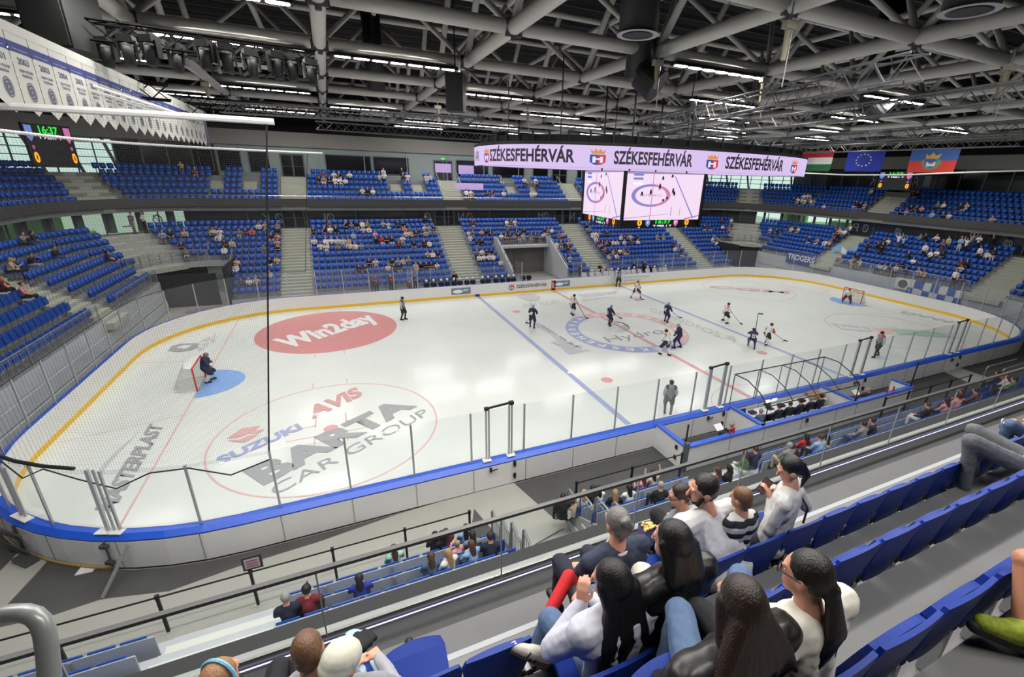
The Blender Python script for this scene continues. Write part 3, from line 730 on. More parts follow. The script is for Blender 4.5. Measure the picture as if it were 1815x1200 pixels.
# near, detailed seat: local +y faces the rink, origin on the floor
def make_seat():
    t = thing('stadium_seat', 'x', 'seat')
    v, f = shell(.462, .34, .81, -.02, -.09, -.014, 8, 8, .022, .42, .012); MB().add(v, f).build('seat_back', seat_shaded, t, smooth=False)
    v, f = shell(.40, .42, .745, .04, -.055, -.008, 8, 6, .035, .08, .03); MB().add(v, f).build('seat_pan', seat_shaded, t)
    b = MB(); b.box((0, .02, .36), (.46, .05, .05)); b.box((-.21, .02, .18), (.04, .07, .34)); b.build('bracket', steel, t)
    for q_ in (-1, 1): MB().box((q_*.19, .03, .39), (.03, .10, .06)).build('hinge', black, t)
    return t
seat0 = make_seat(); seat_used = False
OPEN = {0: (-17.35, -16.85, -16.35, -16.1, -15.6, -19.2, -19.65, -18.9), 1: (-17.5, -17.85), 2: (-17.72, -17.35)}
def put_seat(x, y, z, ang, label, group=None, row=0):
    global seat_used
    o = seat0 if not seat_used else copy_tree(seat0); seat_used = True
    o.location = (x, y, z); o.rotation_euler = (0, 0, ang); o['label'] = label
    if group: o['group'] = group
    if any(abs(x-q) < .25 for q in OPEN[row]):
        for c_ in KIDS(o) if o.name in _kids else [c_ for c_ in C.objects if c_.parent == o]:
            if c_.name.startswith('seat_pan'):
                c_.rotation_euler = (-1.5, 0, 0); c_.location = Vector((0, .04, .42))-Matrix.Rotation(-1.5, 3, 'X') @ Vector((0, .04, .42))
    return o
# all far and end seats as positions (x, y, z, nx, ny, tier, row, section)
SEATS = []
def add_row(off, z, keys, tier, row, ok, pitch=.5):
    for kk in keys:
        P = whole(off, kk); L = path_len(P); n = int(L[-1]/pitch); s0 = (L[-1]-(n-1)*pitch)/2
        for i in range(n):
            p = point_on(P, L, s0+i*pitch)
            sec = ok(p, kk)
            if sec is not None: SEATS.append((p[0], p[1], z, p[2], p[3], tier, row, sec))
def sec_far(x, stairs, w):
    for s in stairs:
        if abs(x-s) < w: return None
    return sum(x > s for s in stairs)
def ok_lower(row):
    def f(p, kk):
        x, y = p[0], p[1]
        if kk == 'F':
            if row < 7 and abs(x) < 3.4: return None
            if row < 6 and abs(x) > 26.8: return None
            return ('F', sec_far(x, FSTAIR, 1.35)) if sec_far(x, FSTAIR, 1.35) is not None else None
        if kk in 'RL':
            if abs(y-7.4) < 1.35 or abs(y+7.6) < 1.35 or (row < 6 and y > 16.2): return None
            return (kk, 0 if y > 7.4 else 1 if y > -7.6 else 2)
        a = math.atan2(p[3], abs(p[2]))
        r = math.hypot(x-math.copysign(FHX-FR, x), y-(YC+FHY-FR))
        if abs(a-PI/4)*r < 1.8: return None
        return ('C' if x > 0 else 'D', 0 if a > PI/4 else 1)
    return f
def ok_upper(row):
    def f(p, kk):
        x, y = p[0], p[1]
        if kk == 'F':
            if 2 <= row < 6 and any(abs(x-s) < .7 for s in UMINI): return None
            if row == 5 and any(abs(x-s) < 1.6 for s in USTAIR): return None
            q = sec_far(x, USTAIR, 1.3); return ('F', q) if q is not None else None
        if kk in 'RL':
            if abs(y-7.2) < 1.5 or abs(y+7.6) < 1.5: return None
            return (kk, 0 if y > 7.2 else 1 if y > -7.6 else 2)
        a = math.atan2(p[3], abs(p[2])); r = math.hypot(x-math.copysign(FHX-FR, x), y-(YC+FHY-FR))
        if abs(a-PI/4)*r < 1.5: return None
        return ('C' if x > 0 else 'D', 0 if a > PI/4 else 1)
    return f
for i in range(NROW):
    add_row(ROW0+.8*i, zrow(i), ('F',) if i < 4 else ('R', 'F', 'L') if i < 6 else ('R', 'C', 'F', 'D', 'L'), 'lower', i, ok_lower(i))
for j in range(NU): add_row(UP0+.8*j, zup(j), ('R', 'C', 'F', 'D', 'L'), 'upper', j, ok_upper(j))
# near side lower rows
NEARROWS = [(-16.45, .30), (-17.25, .76), (-18.05, 1.22)]
NEARSEATS = []
for r_, (y, z) in enumerate(NEARROWS):
    x = -30.0
    while x < 16:
        if not (-23.35 < x < -20.95 or -15.9 < x < -13.0 or -8.75 < x < -6.35 or x > 15.2):
            NEARSEATS.append((x, y, z, 0, -1, 'near', r_, sum(x > q for q in (-22, -14.4, -7.5, 7.5))))
        x += .52
# ------------------------------------------------------------------ near upper stand
UROW = [(-24.29, 7.10), (-24.93, 7.60), (-25.56, 8.10), (-26.2, 8.6)]
b = MB()
XL, XR = -27.5, 6
def slab(x0, x1, y0, y1, z, th=.5): b.box(((x0+x1)/2, (y0+y1)/2, z-th/2), (x1-x0, y1-y0, th))
slab(XL, XR, -24.40, -23.74, 7.10); slab(XL, XR, -25.03, -24.40, 7.60, .55); slab(XL, XR, -25.67, -25.03, 8.10, .55); slab(XL, XR, -28, -25.67, 8.60, .55)
b.build('floor_upper_rows', mat('near_tread', (.42, .42, .42), .6, noise=.06, nscale=3), kind='structure')
b = MB(); b.box((-10.7, -23.735, 7.085), (33.5, .05, .035)); b.build('trim_nosing', mat('nosing', (.58, .59, .60), .5), kind='structure')
b = MB(); slab(XL, XR, -23.76, -23.1, 6.62, .6); b.build('floor_walkway', mat('walk_grey', (.34, .34, .345), .6, noise=.05), kind='structure')
b = MB(); slab(XL, XR, -23.1, -22.42, 6.16, .3); b.build('floor_walkway_edge', mat('walk_dark', (.17, .17, .175), .6), kind='structure')
b = MB(); slab(XL, XR, -22.42, -22.22, 6.12, .7); b.build('wall_parapet', concrete, kind='structure')
b = MB(); slab(XL, XR, -22.22, -22.04, 6.12, .9); b.build('trim_parapet_cover', mat('cover_black', (.09, .09, .095), .7), kind='structure')
g = thing('glass_balustrade', 'clear glass balustrade with steel handrail along the near upper walkway', 'balustrade')
b = MB(); b.bar((XL, -22.45, 7.10), (XR, -22.45, 7.10), .05, .035); b.build('handrail', mat('stainless', (.34, .34, .34), .38, .5), g)
b = MB(); b.bar((XL, -22.455, 6.17), (XR, -22.455, 6.17), .010, .010); b.build('led_strip', mat('led_white', (.85, .85, 1), .5, emit=1.5), g)
b = MB(); b.bar((XL, -22.42, 6.2), (XR, -22.42, 6.2), .03, .12); b.build('clamp_profile', mat('clamp', (.5, .5, .48), .35, .6), g)
x = -19.42-1.84*4
while x < XR-1.9:
    MB().box((x+.92, -22.44, 6.66), (1.80, .012, .86)).build('glass_pane', clear_near, g)
    MB().box((x, -22.44, 6.66), (.014, .014, .88)).build('post', alu, g); x += 1.84
# rows of detailed seats
occ_seats = []
for r_, (y, z) in enumerate(UROW[:3]):
    x0 = (-14.96+18.89)*.92-18.89+.23 if r_ == 0 else (-15.51+18.89)*.92-18.89+.23 if r_ == 1 else (-16.45+18.89)*.92-18.89+.23
    k0 = {0: -13, 1: -8, 2: -4}[r_]; k1 = {0: 14, 1: 13, 2: 7}[r_]
    for n_, k in enumerate(range(k0, k1)):
        put_seat(x0+.46*k, y, z, 0, 'blue folding seat, %s row behind the glass balustrade, %s from the left' % (ORD[r_], ordw(n_)), 'blue seats of the near upper stand', r_)
# big tube handrail by the camera
a = thing('stair_handrail', 'thick grey tube handrail bending down at the lower left edge', 'railing')
q = [at_t(u, v, 1.08) for u, v in ((-700, 1290), (-60, 1108), (-20, 1096), (15, 1087), (42, 1086), (60, 1091), (72, 1102), (79, 1120), (84, 1150), (88, 1200), (93, 1280), (120, 1700))]
MB().tube([tuple(p) for p in q], .0205, 14).build('rail_tube', mat('rail_grey', (.50, .51, .50), .3, .2), a, smooth=True)
# ------------------------------------------------------------------ near lower stand
b = MB(); b2 = MB(); b3 = MB()
for r_, (y, z) in enumerate(NEARROWS):
    for x0, x1 in ((-31, -15.45), (-13.1, 16)):
        b.box(((x0+x1)/2, y-.02, z-.15), (x1-x0, .8, .3))
        pass
    if r_ == 2:
        for x0, x1 in ((-31, -15.45), (-13.1, 16)):
            for q in range(1, 6): b.box(((x0+x1)/2, y-.02-.8*q, z-.15+.46*q), (x1-x0, .8, .3))
    for q in range(int(47/1.56)):
        x = -31+1.56*q
        if not (-23.4 < x < -20.9 or -15.5 < x < -13.0 or -8.8 < x < -6.3): b3.box((x, y-.2, z+.39), (.07, .04, .80))
b.build('floor_near_lower_tier', panel_grey, kind='structure')
tb = MB()
for x0, x1 in ((-30.5, -23.4), (-20.9, -15.95), (-12.95, -8.8), (-6.3, 7)):
    for y, z in NEARROWS:
        tb.box(((x0+x1)/2, y-.17, z+.40), (x1-x0, .03, .78))
tb.build('wall_tier_back_panels', mat('back_panel', (.66, .69, .74), .5), kind='structure')
b3.build('trim_panel_posts', steel, kind='structure')
b = MB()
for x0, x1 in ((-23.35, -20.95), (-8.75, -6.35)):
    for r_ in range(6):
        y, z = -16.45-.8*r_, .3+.46*r_
        for q in range(2): b.box(((x0+x1)/2, y+.38-.4*q+.02-.2, z-.23+.23*q+.12), (x1-x0, .4, .2))
        for q in range(2): b.box(((x0+x1)/2, y+.38-.4*q+.0, z-.23+.23*q+.215), (x1-x0, .04, .012))
b.build('floor_near_stairs', mat('stair_white', (.80, .82, .78), .7), kind='structure')
b = MB()
for s, x in ((-1, -15.5), (1, -13.05)):
    V = [(x, -15.7, -.05), (x, -20, -.05), (x, -20, 2.6), (x, -15.7, .3)]; V2 = [(x+.06, p[1], p[2]) for p in V]
    b.add(V+V2, [(0, 1, 2, 3), (7, 6, 5, 4), (3, 2, 6, 7), (0, 3, 7, 4)])
b.build('wall_near_vomitory', mat('vom_wall', (.62, .63, .62), .6), kind='structure')
for s, x in ((-1, -15.55), (1, -13.0)):
    for k in range(4):
        t = thing('crowd_barrier', '%s grey barred railing frame on the %s side of the near ramp' % (ORD[k], 'left' if s < 0 else 'right'), 'railing', group='barred railings beside the near ramp')
        y0 = -15.75-k*.82; z0 = .12+k*.47; b = MB()
        P = [(x, y0, z0), (x, y0, z0+1.0), (x, y0-.1, z0+1.12), (x, y0-.62, z0+1.12), (x, y0-.76, z0+1.0), (x, y0-.76, z0+.1)]
        b.tube(P, .03, 8); b.tube([(x, y0, z0+.15), (x, y0-.76, z0+.3)], .018, 6); b.tube([(x, y0, z0+.95), (x, y0-.76, z0+.95)], .018, 6); b.build('frame', steel, t, smooth=True)
        b = MB()
        for j in range(1, 7): b.tube([(x, y0-.76*j/7, z0+.18), (x, y0-.76*j/7, z0+.95)], .011, 5)
        b.build('bars', steel, t)
# black front rail
for k, (x0, x1) in enumerate(((-31, -16.2), (-12.6, -8.2), (4.0, 11.5))):
    t = thing('front_rail', 'black post and rail in front of the near lower stand, %s section from the left' % ORD[k], 'railing', group='black front rails'); b = MB(); b.tube([(x0, -15.6, 1.18), (x1, -15.6, 1.18)], .022, 6); b.build('top_rail', black, t)
    n = max(1, round((x1-x0)/1.85)); b = MB()
    for i in range(n+1): q = x1-(x1-x0)*i/n; b.box((q, -15.6, .65), (.06, .06, 1.1)); b.box((q, -15.6, 1.2), (.08, .07, .1))
    b.each('rail_post', black, t)
t = thing('small_sign', 'small framed notice on top of the black front rail', 'sign')
P = at(447, 997, 1, -15.6); MB().box((P[0], -15.6, P[2]), (.42, .03, .4)).build('frame', mat('sign_frame', (.16, .12, .13), .5), t)
MB().box((P[0], -15.622, P[2]), (.32, .01, .28)).build('sheet', mat('sign_sheet', (.70, .60, .64), .5), t)
for q in range(3): MB().box((P[0], -15.63, P[2]+.08-.08*q), (.24, .004, .025)).build('lettering', mat('sign_dark', (.45, .25, .32), .5), t)
# small grey end rails, right
for k, (u, v) in enumerate(((1750, 650), (1790, 640))):
    P = at(u, v, 1, -15.7-.6*k); x = P[0]
    t = thing('barrier_rail', 'bent grey tube rail %s the seats at the right end of near lower stand' % ('before', 'behind')[k], 'railing', group='bent tube rails at the right edge')
    MB().tube([(x, -15.7-.5*k, .4), (x, -15.7-.5*k, 1.45), (x+.1, -15.7-.5*k, 1.55), (x+3.2, -15.7-.5*k, 1.55)], .03, 8).build('rail_tube', steel, t)
# ------------------------------------------------------------------ officials' and penalty boxes
BX0, BX1, BY = -7.6, 7.0, -15.15
t = thing('officials_box', 'white walled officials box with blue caps on the near boards', 'officials box')
def wallseg(x0, y0, x1, y1, h=1.08):
    b = MB(); b.bar((x0, y0, h/2), (x1, y1, h/2), .12, h); b.build('wall_panel', white_board, t)
    b = MB(); b.bar((x0, y0, h+.02), (x1, y1, h+.02), .22, .05); b.build('cap_rail', blue_cap, t)
wallseg(BX0, YC-HY-.38, BX0, BY); wallseg(BX0, BY, BX1, BY); wallseg(BX1, BY, BX1, -14.2); wallseg(-3.5, YC-HY-.38, -3.5, BY); wallseg(2.55, YC-HY-.38, 2.55, BY)
b = MB()
for x in (-5.4, -3.5, -1.2, 1.1, 2.55, 4.7): b.box((x, BY-.065, .52), (.015, .01, 1.0))
b.build('panel_seam', mat('seam_grey', (.45, .45, .45), .6), t)
b = MB()
for x, z in ((BX0-.07, .35), (BX0-.07, .8)): b.box((x, -14.7, z), (.06, .12, .16))
for x in (-.9,): 
    for z in (.3, .85): b.box((x, BY-.09, z), (.12, .06, .18))
b.each('hinge', dark, t)
MB().box(((BX0+BX1)/2, -14.3, -.0), (BX1-BX0, 1.5, .06)).build('box_floor', rubber, t)
b = MB(); b.box((BX0, BY, .6), (.16, .16, 1.3)); b.build('corner_post', frame_grey, t)
# glass over the boxes
g = thing('officials_shield', 'curved clear canopy and shields around the officials box', 'shield')
def pane(P, name='shield_pane', m=clear):
    n = len(P); MB().add(P, [tuple(range(n))]).build(name, m, g)
for x in (-3.45, 2.5):
    P = [(x, -13.2, 1.12), (x, -13.2, 2.6), (x, -13.9, 2.62), (x, -14.6, 2.35), (x, -15.1, 1.95), (x, -15.1, 1.12)]; pane(P)
    b = MB(); b.tube([P[1], P[2], P[3], P[4]], .025, 6); b.tube([P[0], P[1]], .02, 6); b.tube([P[4], P[5]], .025, 6); b.build('frame', dark, g)
    MB().box((x-.03, -15.0, 2.02), (.12, .12, .08)).build('clamp', dark, g)
for i in range(4):
    x0, x1 = -3.45+5.95*i/4, -3.45+5.95*(i+1)/4
    pr_ = [(-13.2, 2.6), (-13.9, 2.62), (-14.6, 2.35), (-15.1, 1.95)]
    b = MB(); 
    for a_, c_ in zip(pr_, pr_[1:]): b.add([(x0, a_[0], a_[1]), (x1, a_[0], a_[1]), (x1, c_[0], c_[1]), (x0, c_[0], c_[1])], [(0, 1, 2, 3)])
    b.build('canopy_pane', clear, g)
    b = MB(); b.tube([(x1, y, z) for y, z in pr_], .02, 6); b.tube([(x0, -13.2, 2.6), (x1, -13.2, 2.6)], .025, 6); b.tube([(x0, -15.1, 1.95), (x1, -15.1, 1.95)], .022, 6); b.tube([(x0, -13.2, 1.1), (x0, -13.2, 2.6)], .018, 6); b.build('frame', dark, g)
for x0, x1, zt in ((BX0, -3.5, 2.0), (2.55, BX1, 2.6)):
    pass
for x, z0 in ((BX0, 1.12), (BX1, 0.1)):
    pane([(x, -13.3, z0), (x, -15.05, z0), (x, -15.05, 2.1), (x, -14.3, 2.5), (x, -13.3, 2.9)] if x > 0 else [(x, -13.3, 1.12), (x, -15.1, 1.12), (x, -15.1, 2.0), (x, -13.3, 2.6)])
    b = MB(); b.box((x, -15.07, 1.3 if x > 0 else 1.55), (.05, .05, 2.2 if x > 0 else .9)); b.build('frame', dark, g)
# table with equipment and chairs
t = thing('officials_table', 'long white table with scorers equipment inside the officials box', 'table', loc=(-.5, -13.75, 0))
MB().box((0, 0, .74), (5.4, .6, .04)).build('table_top', mat('table_white', (.86, .87, .88), .5), t)
for x in (-2.6, 0, 2.6): MB().box((x, 0, .36), (.05, .5, .72)).build('leg', steel, t)
eq = [('laptop', (.07, .07, .08)), ('control_panel', (.1, .1, .1)), ('paper_sheet', (.92, .92, .92)), ('carton', (.60, .47, .33)), ('laptop', (.07, .07, .08)), ('control_panel', (.13, .13, .14)), ('paper_sheet', (.92, .92, .92)), ('speaker_unit', (.08, .08, .08))]
for k, (nm, col) in enumerate(eq):
    x = (-3.0, -2.55, -2.1, 1.75, -1.4, -.7, 0.0, .7)[k]
    b = MB()
    if nm == 'laptop': b.box((0, 0, .01), (.34, .24, .02)); b.box((0, .14, .12), (.34, .015, .22), M=Matrix.Rotation(-.3, 3, 'X'))
    elif nm == 'paper_sheet': b.box((0, 0, .003), (.3, .21, .006))
    elif nm == 'carton': b.box((0, 0, .11), (.8, .4, .2)); b.box((0, .25, .22), (.8, .16, .01))
    else: b.box((0, 0, .05), (.3, .25, .1)); b.box((0, -.05, .11), (.2, .08, .02))
    b.build(nm, mat('eq_'+nm, col, .6), label='%s on the officials table, %s item from its left end' % (nm.replace('_', ' '), ordw([0, 1, 2, 7, 3, 4, 5, 6][k])), cat=nm.replace('_', ' '), loc=(x, -13.75, .762))
ch0 = thing('plastic_chair', 'x', 'chair')
v, f = shell(.44, .43, .85, -.2, -.28, -.04, 4, 4, .02); MB().add(v, f).build('backrest', mat('chair_beige', (.82, .80, .76), .5), ch0)
MB().box((0, 0, .44), (.44, .42, .03)).build('seat', mat('chair_beige', (.82, .80, .76), .5), ch0)
for sx_ in (-1, 1):
    for sy_ in (-1, 1): MB().tube([(sx_*.19, sy_*.17, .43), (sx_*.22, sy_*.22, 0)], .014, 6).build('leg', alu, ch0)
for k in range(7):
    c = ch0 if k == 0 else copy_tree(ch0)
    c.location = (-2.75+.78*k, -14.42, .03); c.rotation_euler = (0, 0, R.uniform(-.25, .25)); c['label'] = 'beige plastic chair at the officials table, %s from the left' % ordw(k); c['group'] = 'chairs at the officials table'
for k, (x, col) in enumerate(((3.7, (.75, .12, .12)), (4.2, (.75, .12, .12)), (-5.4, (.78, .15, .12)), (-5.2, (.78, .15, .12)))):
    MB().tube([(0, 0, 0), (0, 0, .2), (0, 0, .24)], .035, 10).build('water_bottle', mat('bottle_red', col, .4), label='red water bottle on the %s penalty box ledge, %s of two' % ('right' if k < 2 else 'left', ORD[k % 2]), cat='bottle', loc=(x+1.2*(k < 2), BY+.02, 1.13), group='red bottles on the box ledge')
# ------------------------------------------------------------------ goals
def goal(s, label):
    t = thing('ice_hockey_goal', label, 'goal', loc=(26*s, 0, 0)); r = mat('goal_red', (.80, .20, .16), .4)
    b = MB(); d = 1 if s > 0 else -1
    b.tube([(0, -.915, 0), (0, -.915, 1.22), (0, .915, 1.22), (0, .915, 0)], .04, 10); b.build('goal_frame', r, t)
    b = MB(); b.tube([(0, -.915, .02), (d*.5, -.93, .02), (d*.95, -.7, .02), (d*1.12, 0, .02), (d*.95, .7, .02), (d*.5, .93, .02), (0, .915, .02)], .03, 8)
    b.tube([(0, -.915, 1.2), (d*.35, -.8, 1.2), (d*.55, 0, 1.2), (d*.35, .8, 1.2), (0, .915, 1.2)], .025, 8); b.tube([(d*.55, 0, 1.2), (d*1.12, 0, .02)], .02, 6)
    b.build('rear_frame', mat('goal_white', (.85, .85, .84), .5), t)
    top = [(0, -.915), (d*.2, -.86), (d*.35, -.8), (d*.48, -.45), (d*.55, 0), (d*.48, .45), (d*.35, .8), (d*.2, .86), (0, .915)]
    bot = [(0, -.915), (d*.5, -.93), (d*.8, -.85), (d*1.02, -.5), (d*1.12, 0), (d*1.02, .5), (d*.8, .85), (d*.5, .93), (0, .915)]
    b = MB()
    for (p0, p1), (q0, q1) in zip(zip(top, top[1:]), zip(bot, bot[1:])): b.add([(*p0, 1.2), (*p1, 1.2), (*q1, .02), (*q0, .02)], [(0, 1, 2, 3)])
    b.add([(*p, 1.21) for p in top], [tuple(range(len(top)))]); b.build('goal_net', NET2, t)
def netmat(name, cell, wire, col):
    mt = bpy.data.materials.new(name); mt.use_nodes = True; n = mt.node_tree; n.nodes.clear(); N = n.nodes.new
    o = N('ShaderNodeOutputMaterial'); tr = N('ShaderNodeBsdfTransparent'); df = N('ShaderNodeBsdfDiffuse'); df.inputs[0].default_value = lin(col); mx = N('ShaderNodeMixShader')
    tc = N('ShaderNodeTexCoord'); sp = N('ShaderNodeSeparateXYZ'); n.links.new(tc.outputs['Object'], sp.inputs[0])
    ad = N('ShaderNodeMath'); ad.operation = 'ADD'; n.links.new(sp.outputs[0], ad.inputs[0]); n.links.new(sp.outputs[1], ad.inputs[1])
    outs = []
    for src in (ad.outputs[0], sp.outputs[2]):
        a = N('ShaderNodeMath'); a.operation = 'DIVIDE'; a.inputs[1].default_value = cell; n.links.new(src, a.inputs[0])
        f = N('ShaderNodeMath'); f.operation = 'FRACT'; n.links.new(a.outputs[0], f.inputs[0])
        l = N('ShaderNodeMath'); l.operation = 'LESS_THAN'; l.inputs[1].default_value = wire; n.links.new(f.outputs[0], l.inputs[0]); outs.append(l.outputs[0])
    mxx = N('ShaderNodeMath'); mxx.operation = 'MAXIMUM'; n.links.new(outs[0], mxx.inputs[0]); n.links.new(outs[1], mxx.inputs[1])
    n.links.new(mxx.outputs[0], mx.inputs[0]); n.links.new(tr.outputs[0], mx.inputs[1]); n.links.new(df.outputs[0], mx.inputs[2]); n.links.new(mx.outputs[0], o.inputs[0])
    return mt
NET2 = netmat('goal_netting', .05, .22, (.85, .86, .84)); NET1 = netmat('safety_netting', .045, .055, (.25, .25, .25))
goal(-1, 'red framed ice hockey goal with white net at the left end'); goal(1, 'red framed ice hockey goal with white net at the far right end')
# ------------------------------------------------------------------ safety net behind the left goal
net = thing('safety_net', 'fine dark safety netting hung above the left end boards', 'net')
full = ring(HX, HY, RR, n=14, step=1.0)
left = [p for p in full if p[0] < -21.2][::-1]
ZN = 11.6
lo = [Vector((p[0]+p[2]*.15, p[1]+p[3]*.15, 2.95)) for p in left]
def lean(p): t = max(0, min(1, (p.x+29)/7.8)); return Vector((p.x+1.3*t, p.y, ZN))
hi = [lean(p) for p in lo]
b = MB(); b.add(lo+hi, [(i, i+1, len(lo)+i+1, len(lo)+i) for i in range(len(lo)-1)]); b.build('net_panel', NET1, net)
b = MB(); b.tube([lo[0], hi[0]], .022, 6); b.tube([lo[-1], hi[-1]], .022, 6); b.build('edge_rope', black, net)
b = MB(); P = [p+Vector((0, 0, .1-.28*(1+math.sin(i*1.9))*(i < 8))) for i, p in enumerate(lo)]; b.tube(P, .02, 6); b.build('lower_rope', black, net)
b = MB(); b.tube([p+Vector((0, 0, .17)) for p in lo[5:15]], .05, 8); b.build('net_roll', dark, net)
b = MB(); b.tube([hi[0]+Vector((.15, 0, 0))]+hi+[hi[-1]+Vector((1, 0, 0))], .07, 8); b.build('top_rail', mat('rail_white', (.85, .85, .84), .5), net)
b = MB(); b.tube([hi[0]+Vector((-1.5, .2, 0)), tuple(at(165, 152, 1, -13))], .03, 6); b.tube([hi[0]+Vector((-1.6, .2, 0)), tuple(at(160, 160, 1, -12.6))], .02, 6); b.each('stay', mat('rail_white', (.85, .85, .84), .5), net)
# far right net rail
t = thing('net_rail', 'thin white net rail spanning under the flags at the right end', 'rail'); P = [at(u, v, 0, 31) for u, v in ((1400, 306), (1500, 310), (1600, 310), (1700, 306), (1830, 302))]
MB().tube([tuple(p) for p in P], .07, 6).build('rail_tube', mat('rail_white', (.85, .85, .84), .5), t)
# ------------------------------------------------------------------ roof frame
ZB, PX, PY, X0, Y0 = 15.65, 6.46, 6.4, -12.1, -8.1
xs = [X0+PX*i for i in range(-6, 10)]; ys = [Y0+PY*i for i in range(-4, 7)]
xs = [x for x in xs if -47 < x < 47]; ys = [y for y in ys if -36 < y < 36]
for nm, mk in (('ceiling_tubes_long', 'x'), ('ceiling_tubes_cross', 'y')):
    b = MB()
    if mk == 'x':
        for y in ys:
            for a_, c_ in zip(xs, xs[1:]): b.tube([(a_+.35, y, ZB), (c_-.35, y, ZB)], .25, 12)
    else:
        for x in xs: b.tube([(x, ys[0]-3, ZB), (x, ys[-1]+3, ZB)], .26, 12)
    b.build(nm, tube_m, smooth=True, kind='structure')
b = MB()
ZT = 19.3
for x in xs:
    for y in ys:
        if R.random() < .08: continue
        for dx, dy in ((.5, .5), (-.5, .5)):
            b.tube([(x, y, ZB), (x+dx*PX, y+dy*PY, ZT)], .12, 8)
        b.tube([(x, y, ZB), (x+.0, y-.5*PY, ZT)], .15, 8)
b.build('ceiling_web_tubes', tube_m, smooth=True, kind='structure')
b = MB()
for i, x in enumerate(xs): b.tube([(x+PX/2, -34, ZT), (x+PX/2, 34, ZT)], .17, 8)
for y in ys: b.tube([(-46, y+PY/2, ZT), (46, y+PY/2, ZT)], .17, 8)
b.build('ceiling_upper_tubes', tube_m, smooth=True, kind='structure')
b = MB()
y = -35.
while y < 35: b.box((0, y, 20.6), (92, .12, .25)); y += 1.75
b.build('ceiling_purlins', purlin_m, kind='structure')
b = MB()
for x in xs:
    for y in ys: b.box((x, y, ZB-.02), (.62, .1, .56)); b.tube([(x, y, ZB-.42), (x, y, ZB-.25)], .1, 8)
b.build('ceiling_nodes', mat('node_grey', (.35, .35, .35), .5), kind='structure')
# sound baffles: flat white boards leaning in the frame
for k, (u0, v0, u1, v1) in enumerate(((230, 40, 310, 90), (330, 105, 400, 165))):
    p0, p1 = at(u0, v0, 2, 15.2), at(u1, v1, 2, 15.2); b = MB(); b.bar(tuple(p0), tuple(p1), .5, .04); b.build('ceiling_board', mat('board_pale', (.72, .71, .68), .6), kind='structure')
# ------------------------------------------------------------------ lamps
panel_m = bpy.data.materials.new('lamp_panel'); panel_m.use_nodes = True
_n = panel_m.node_tree; _n.nodes.clear(); _e = _n.nodes.new('ShaderNodeEmission'); _e.inputs[0].default_value = (1, .975, .94, 1); _e.inputs[1].default_value = LAMP; _o = _n.nodes.new('ShaderNodeOutputMaterial'); _n.links.new(_e.outputs[0], _o.inputs[0])
def make_lamp():
    t = thing('ceiling_light', 'x', 'ceiling light')
    MB().box((0, 0, .06), (5.5, .42, .12)).build('housing', black, t)
    for k in range(7):
        b = MB(); x = -2.34+.78*k; n = 10; V = [(x+.33*math.copysign(abs(math.cos(a))**.6, math.cos(a)), .14*math.copysign(abs(math.sin(a))**.6, math.sin(a)), -.012) for a in [2*PI*i/n for i in range(n)]]
        b.add(V, [tuple(range(n))[::-1]]); b.build('light_panel', panel_m, t)
    return t
lamp0 = make_lamp(); first = True
LAMPS = [(-15.35, -1.75), (-22.0, 11.0), (-15.4, 17.6), (-8.6, 4.7), (-2.1, -8.25), (4.5, -1.7), (-1.3, 11.7), (11.0, 4.7), (-8.6, 24.6), (4.6, 17.8), (11.2, 24.5), (17.6, 11.2), (17.6, -1.7), (24, 4.7), (24, 17.6), (30.4, 11.2), (-28.5, 4.7), (-28.5, 17.6), (-22, -8.2), (11, -8.2), (-2.1, 24.2), (-22, 24.2), (30.4, -1.7), (17.6, 24.3), (-21.8, -20.8), (-5, -21), (-15.2, -14.6), (-28.5, -2), (11, -20.9), (-15.4, -20.9), (-8.8, -20.9), (-2, -20.9), (-28, -17.7), (-21.5, -17.7), (-15, -17.7), (-8.6, -17.7), (-15.4, -27), (-8.8, 31), (4.6, 30.8), (-21.8, -1.75), (-34.8, 11)]  # rows over the near stand and boards are unseen, added to brighten that side
for k, (x, y) in enumerate(LAMPS):
    o = lamp0 if first else copy_tree(lamp0); first = False
    o.location = (x, y, ZB-.42); o['label'] = '%s' % (
        'ceiling light, %s in the row %s' % (ordw(sum(1 for q in LAMPS if abs(q[1]-y) < 1.2 and q[0] < x)), {-21: 'added unseen above the near stand', -15: 'added unseen above the near boards', -8: 'above the near side of the ice', -2: 'just nearer than the scoreboard', 5: 'just beyond the scoreboard centre', 11: 'above the far side of the ice', 18: 'above the far team benches', 24: 'above the far balcony front', 31: 'above the far back wall'}[min((-21, -15, -8, -2, 5, 11, 18, 24, 31), key=lambda q: abs(q-y))]))
    o['group'] = 'ceiling lights'
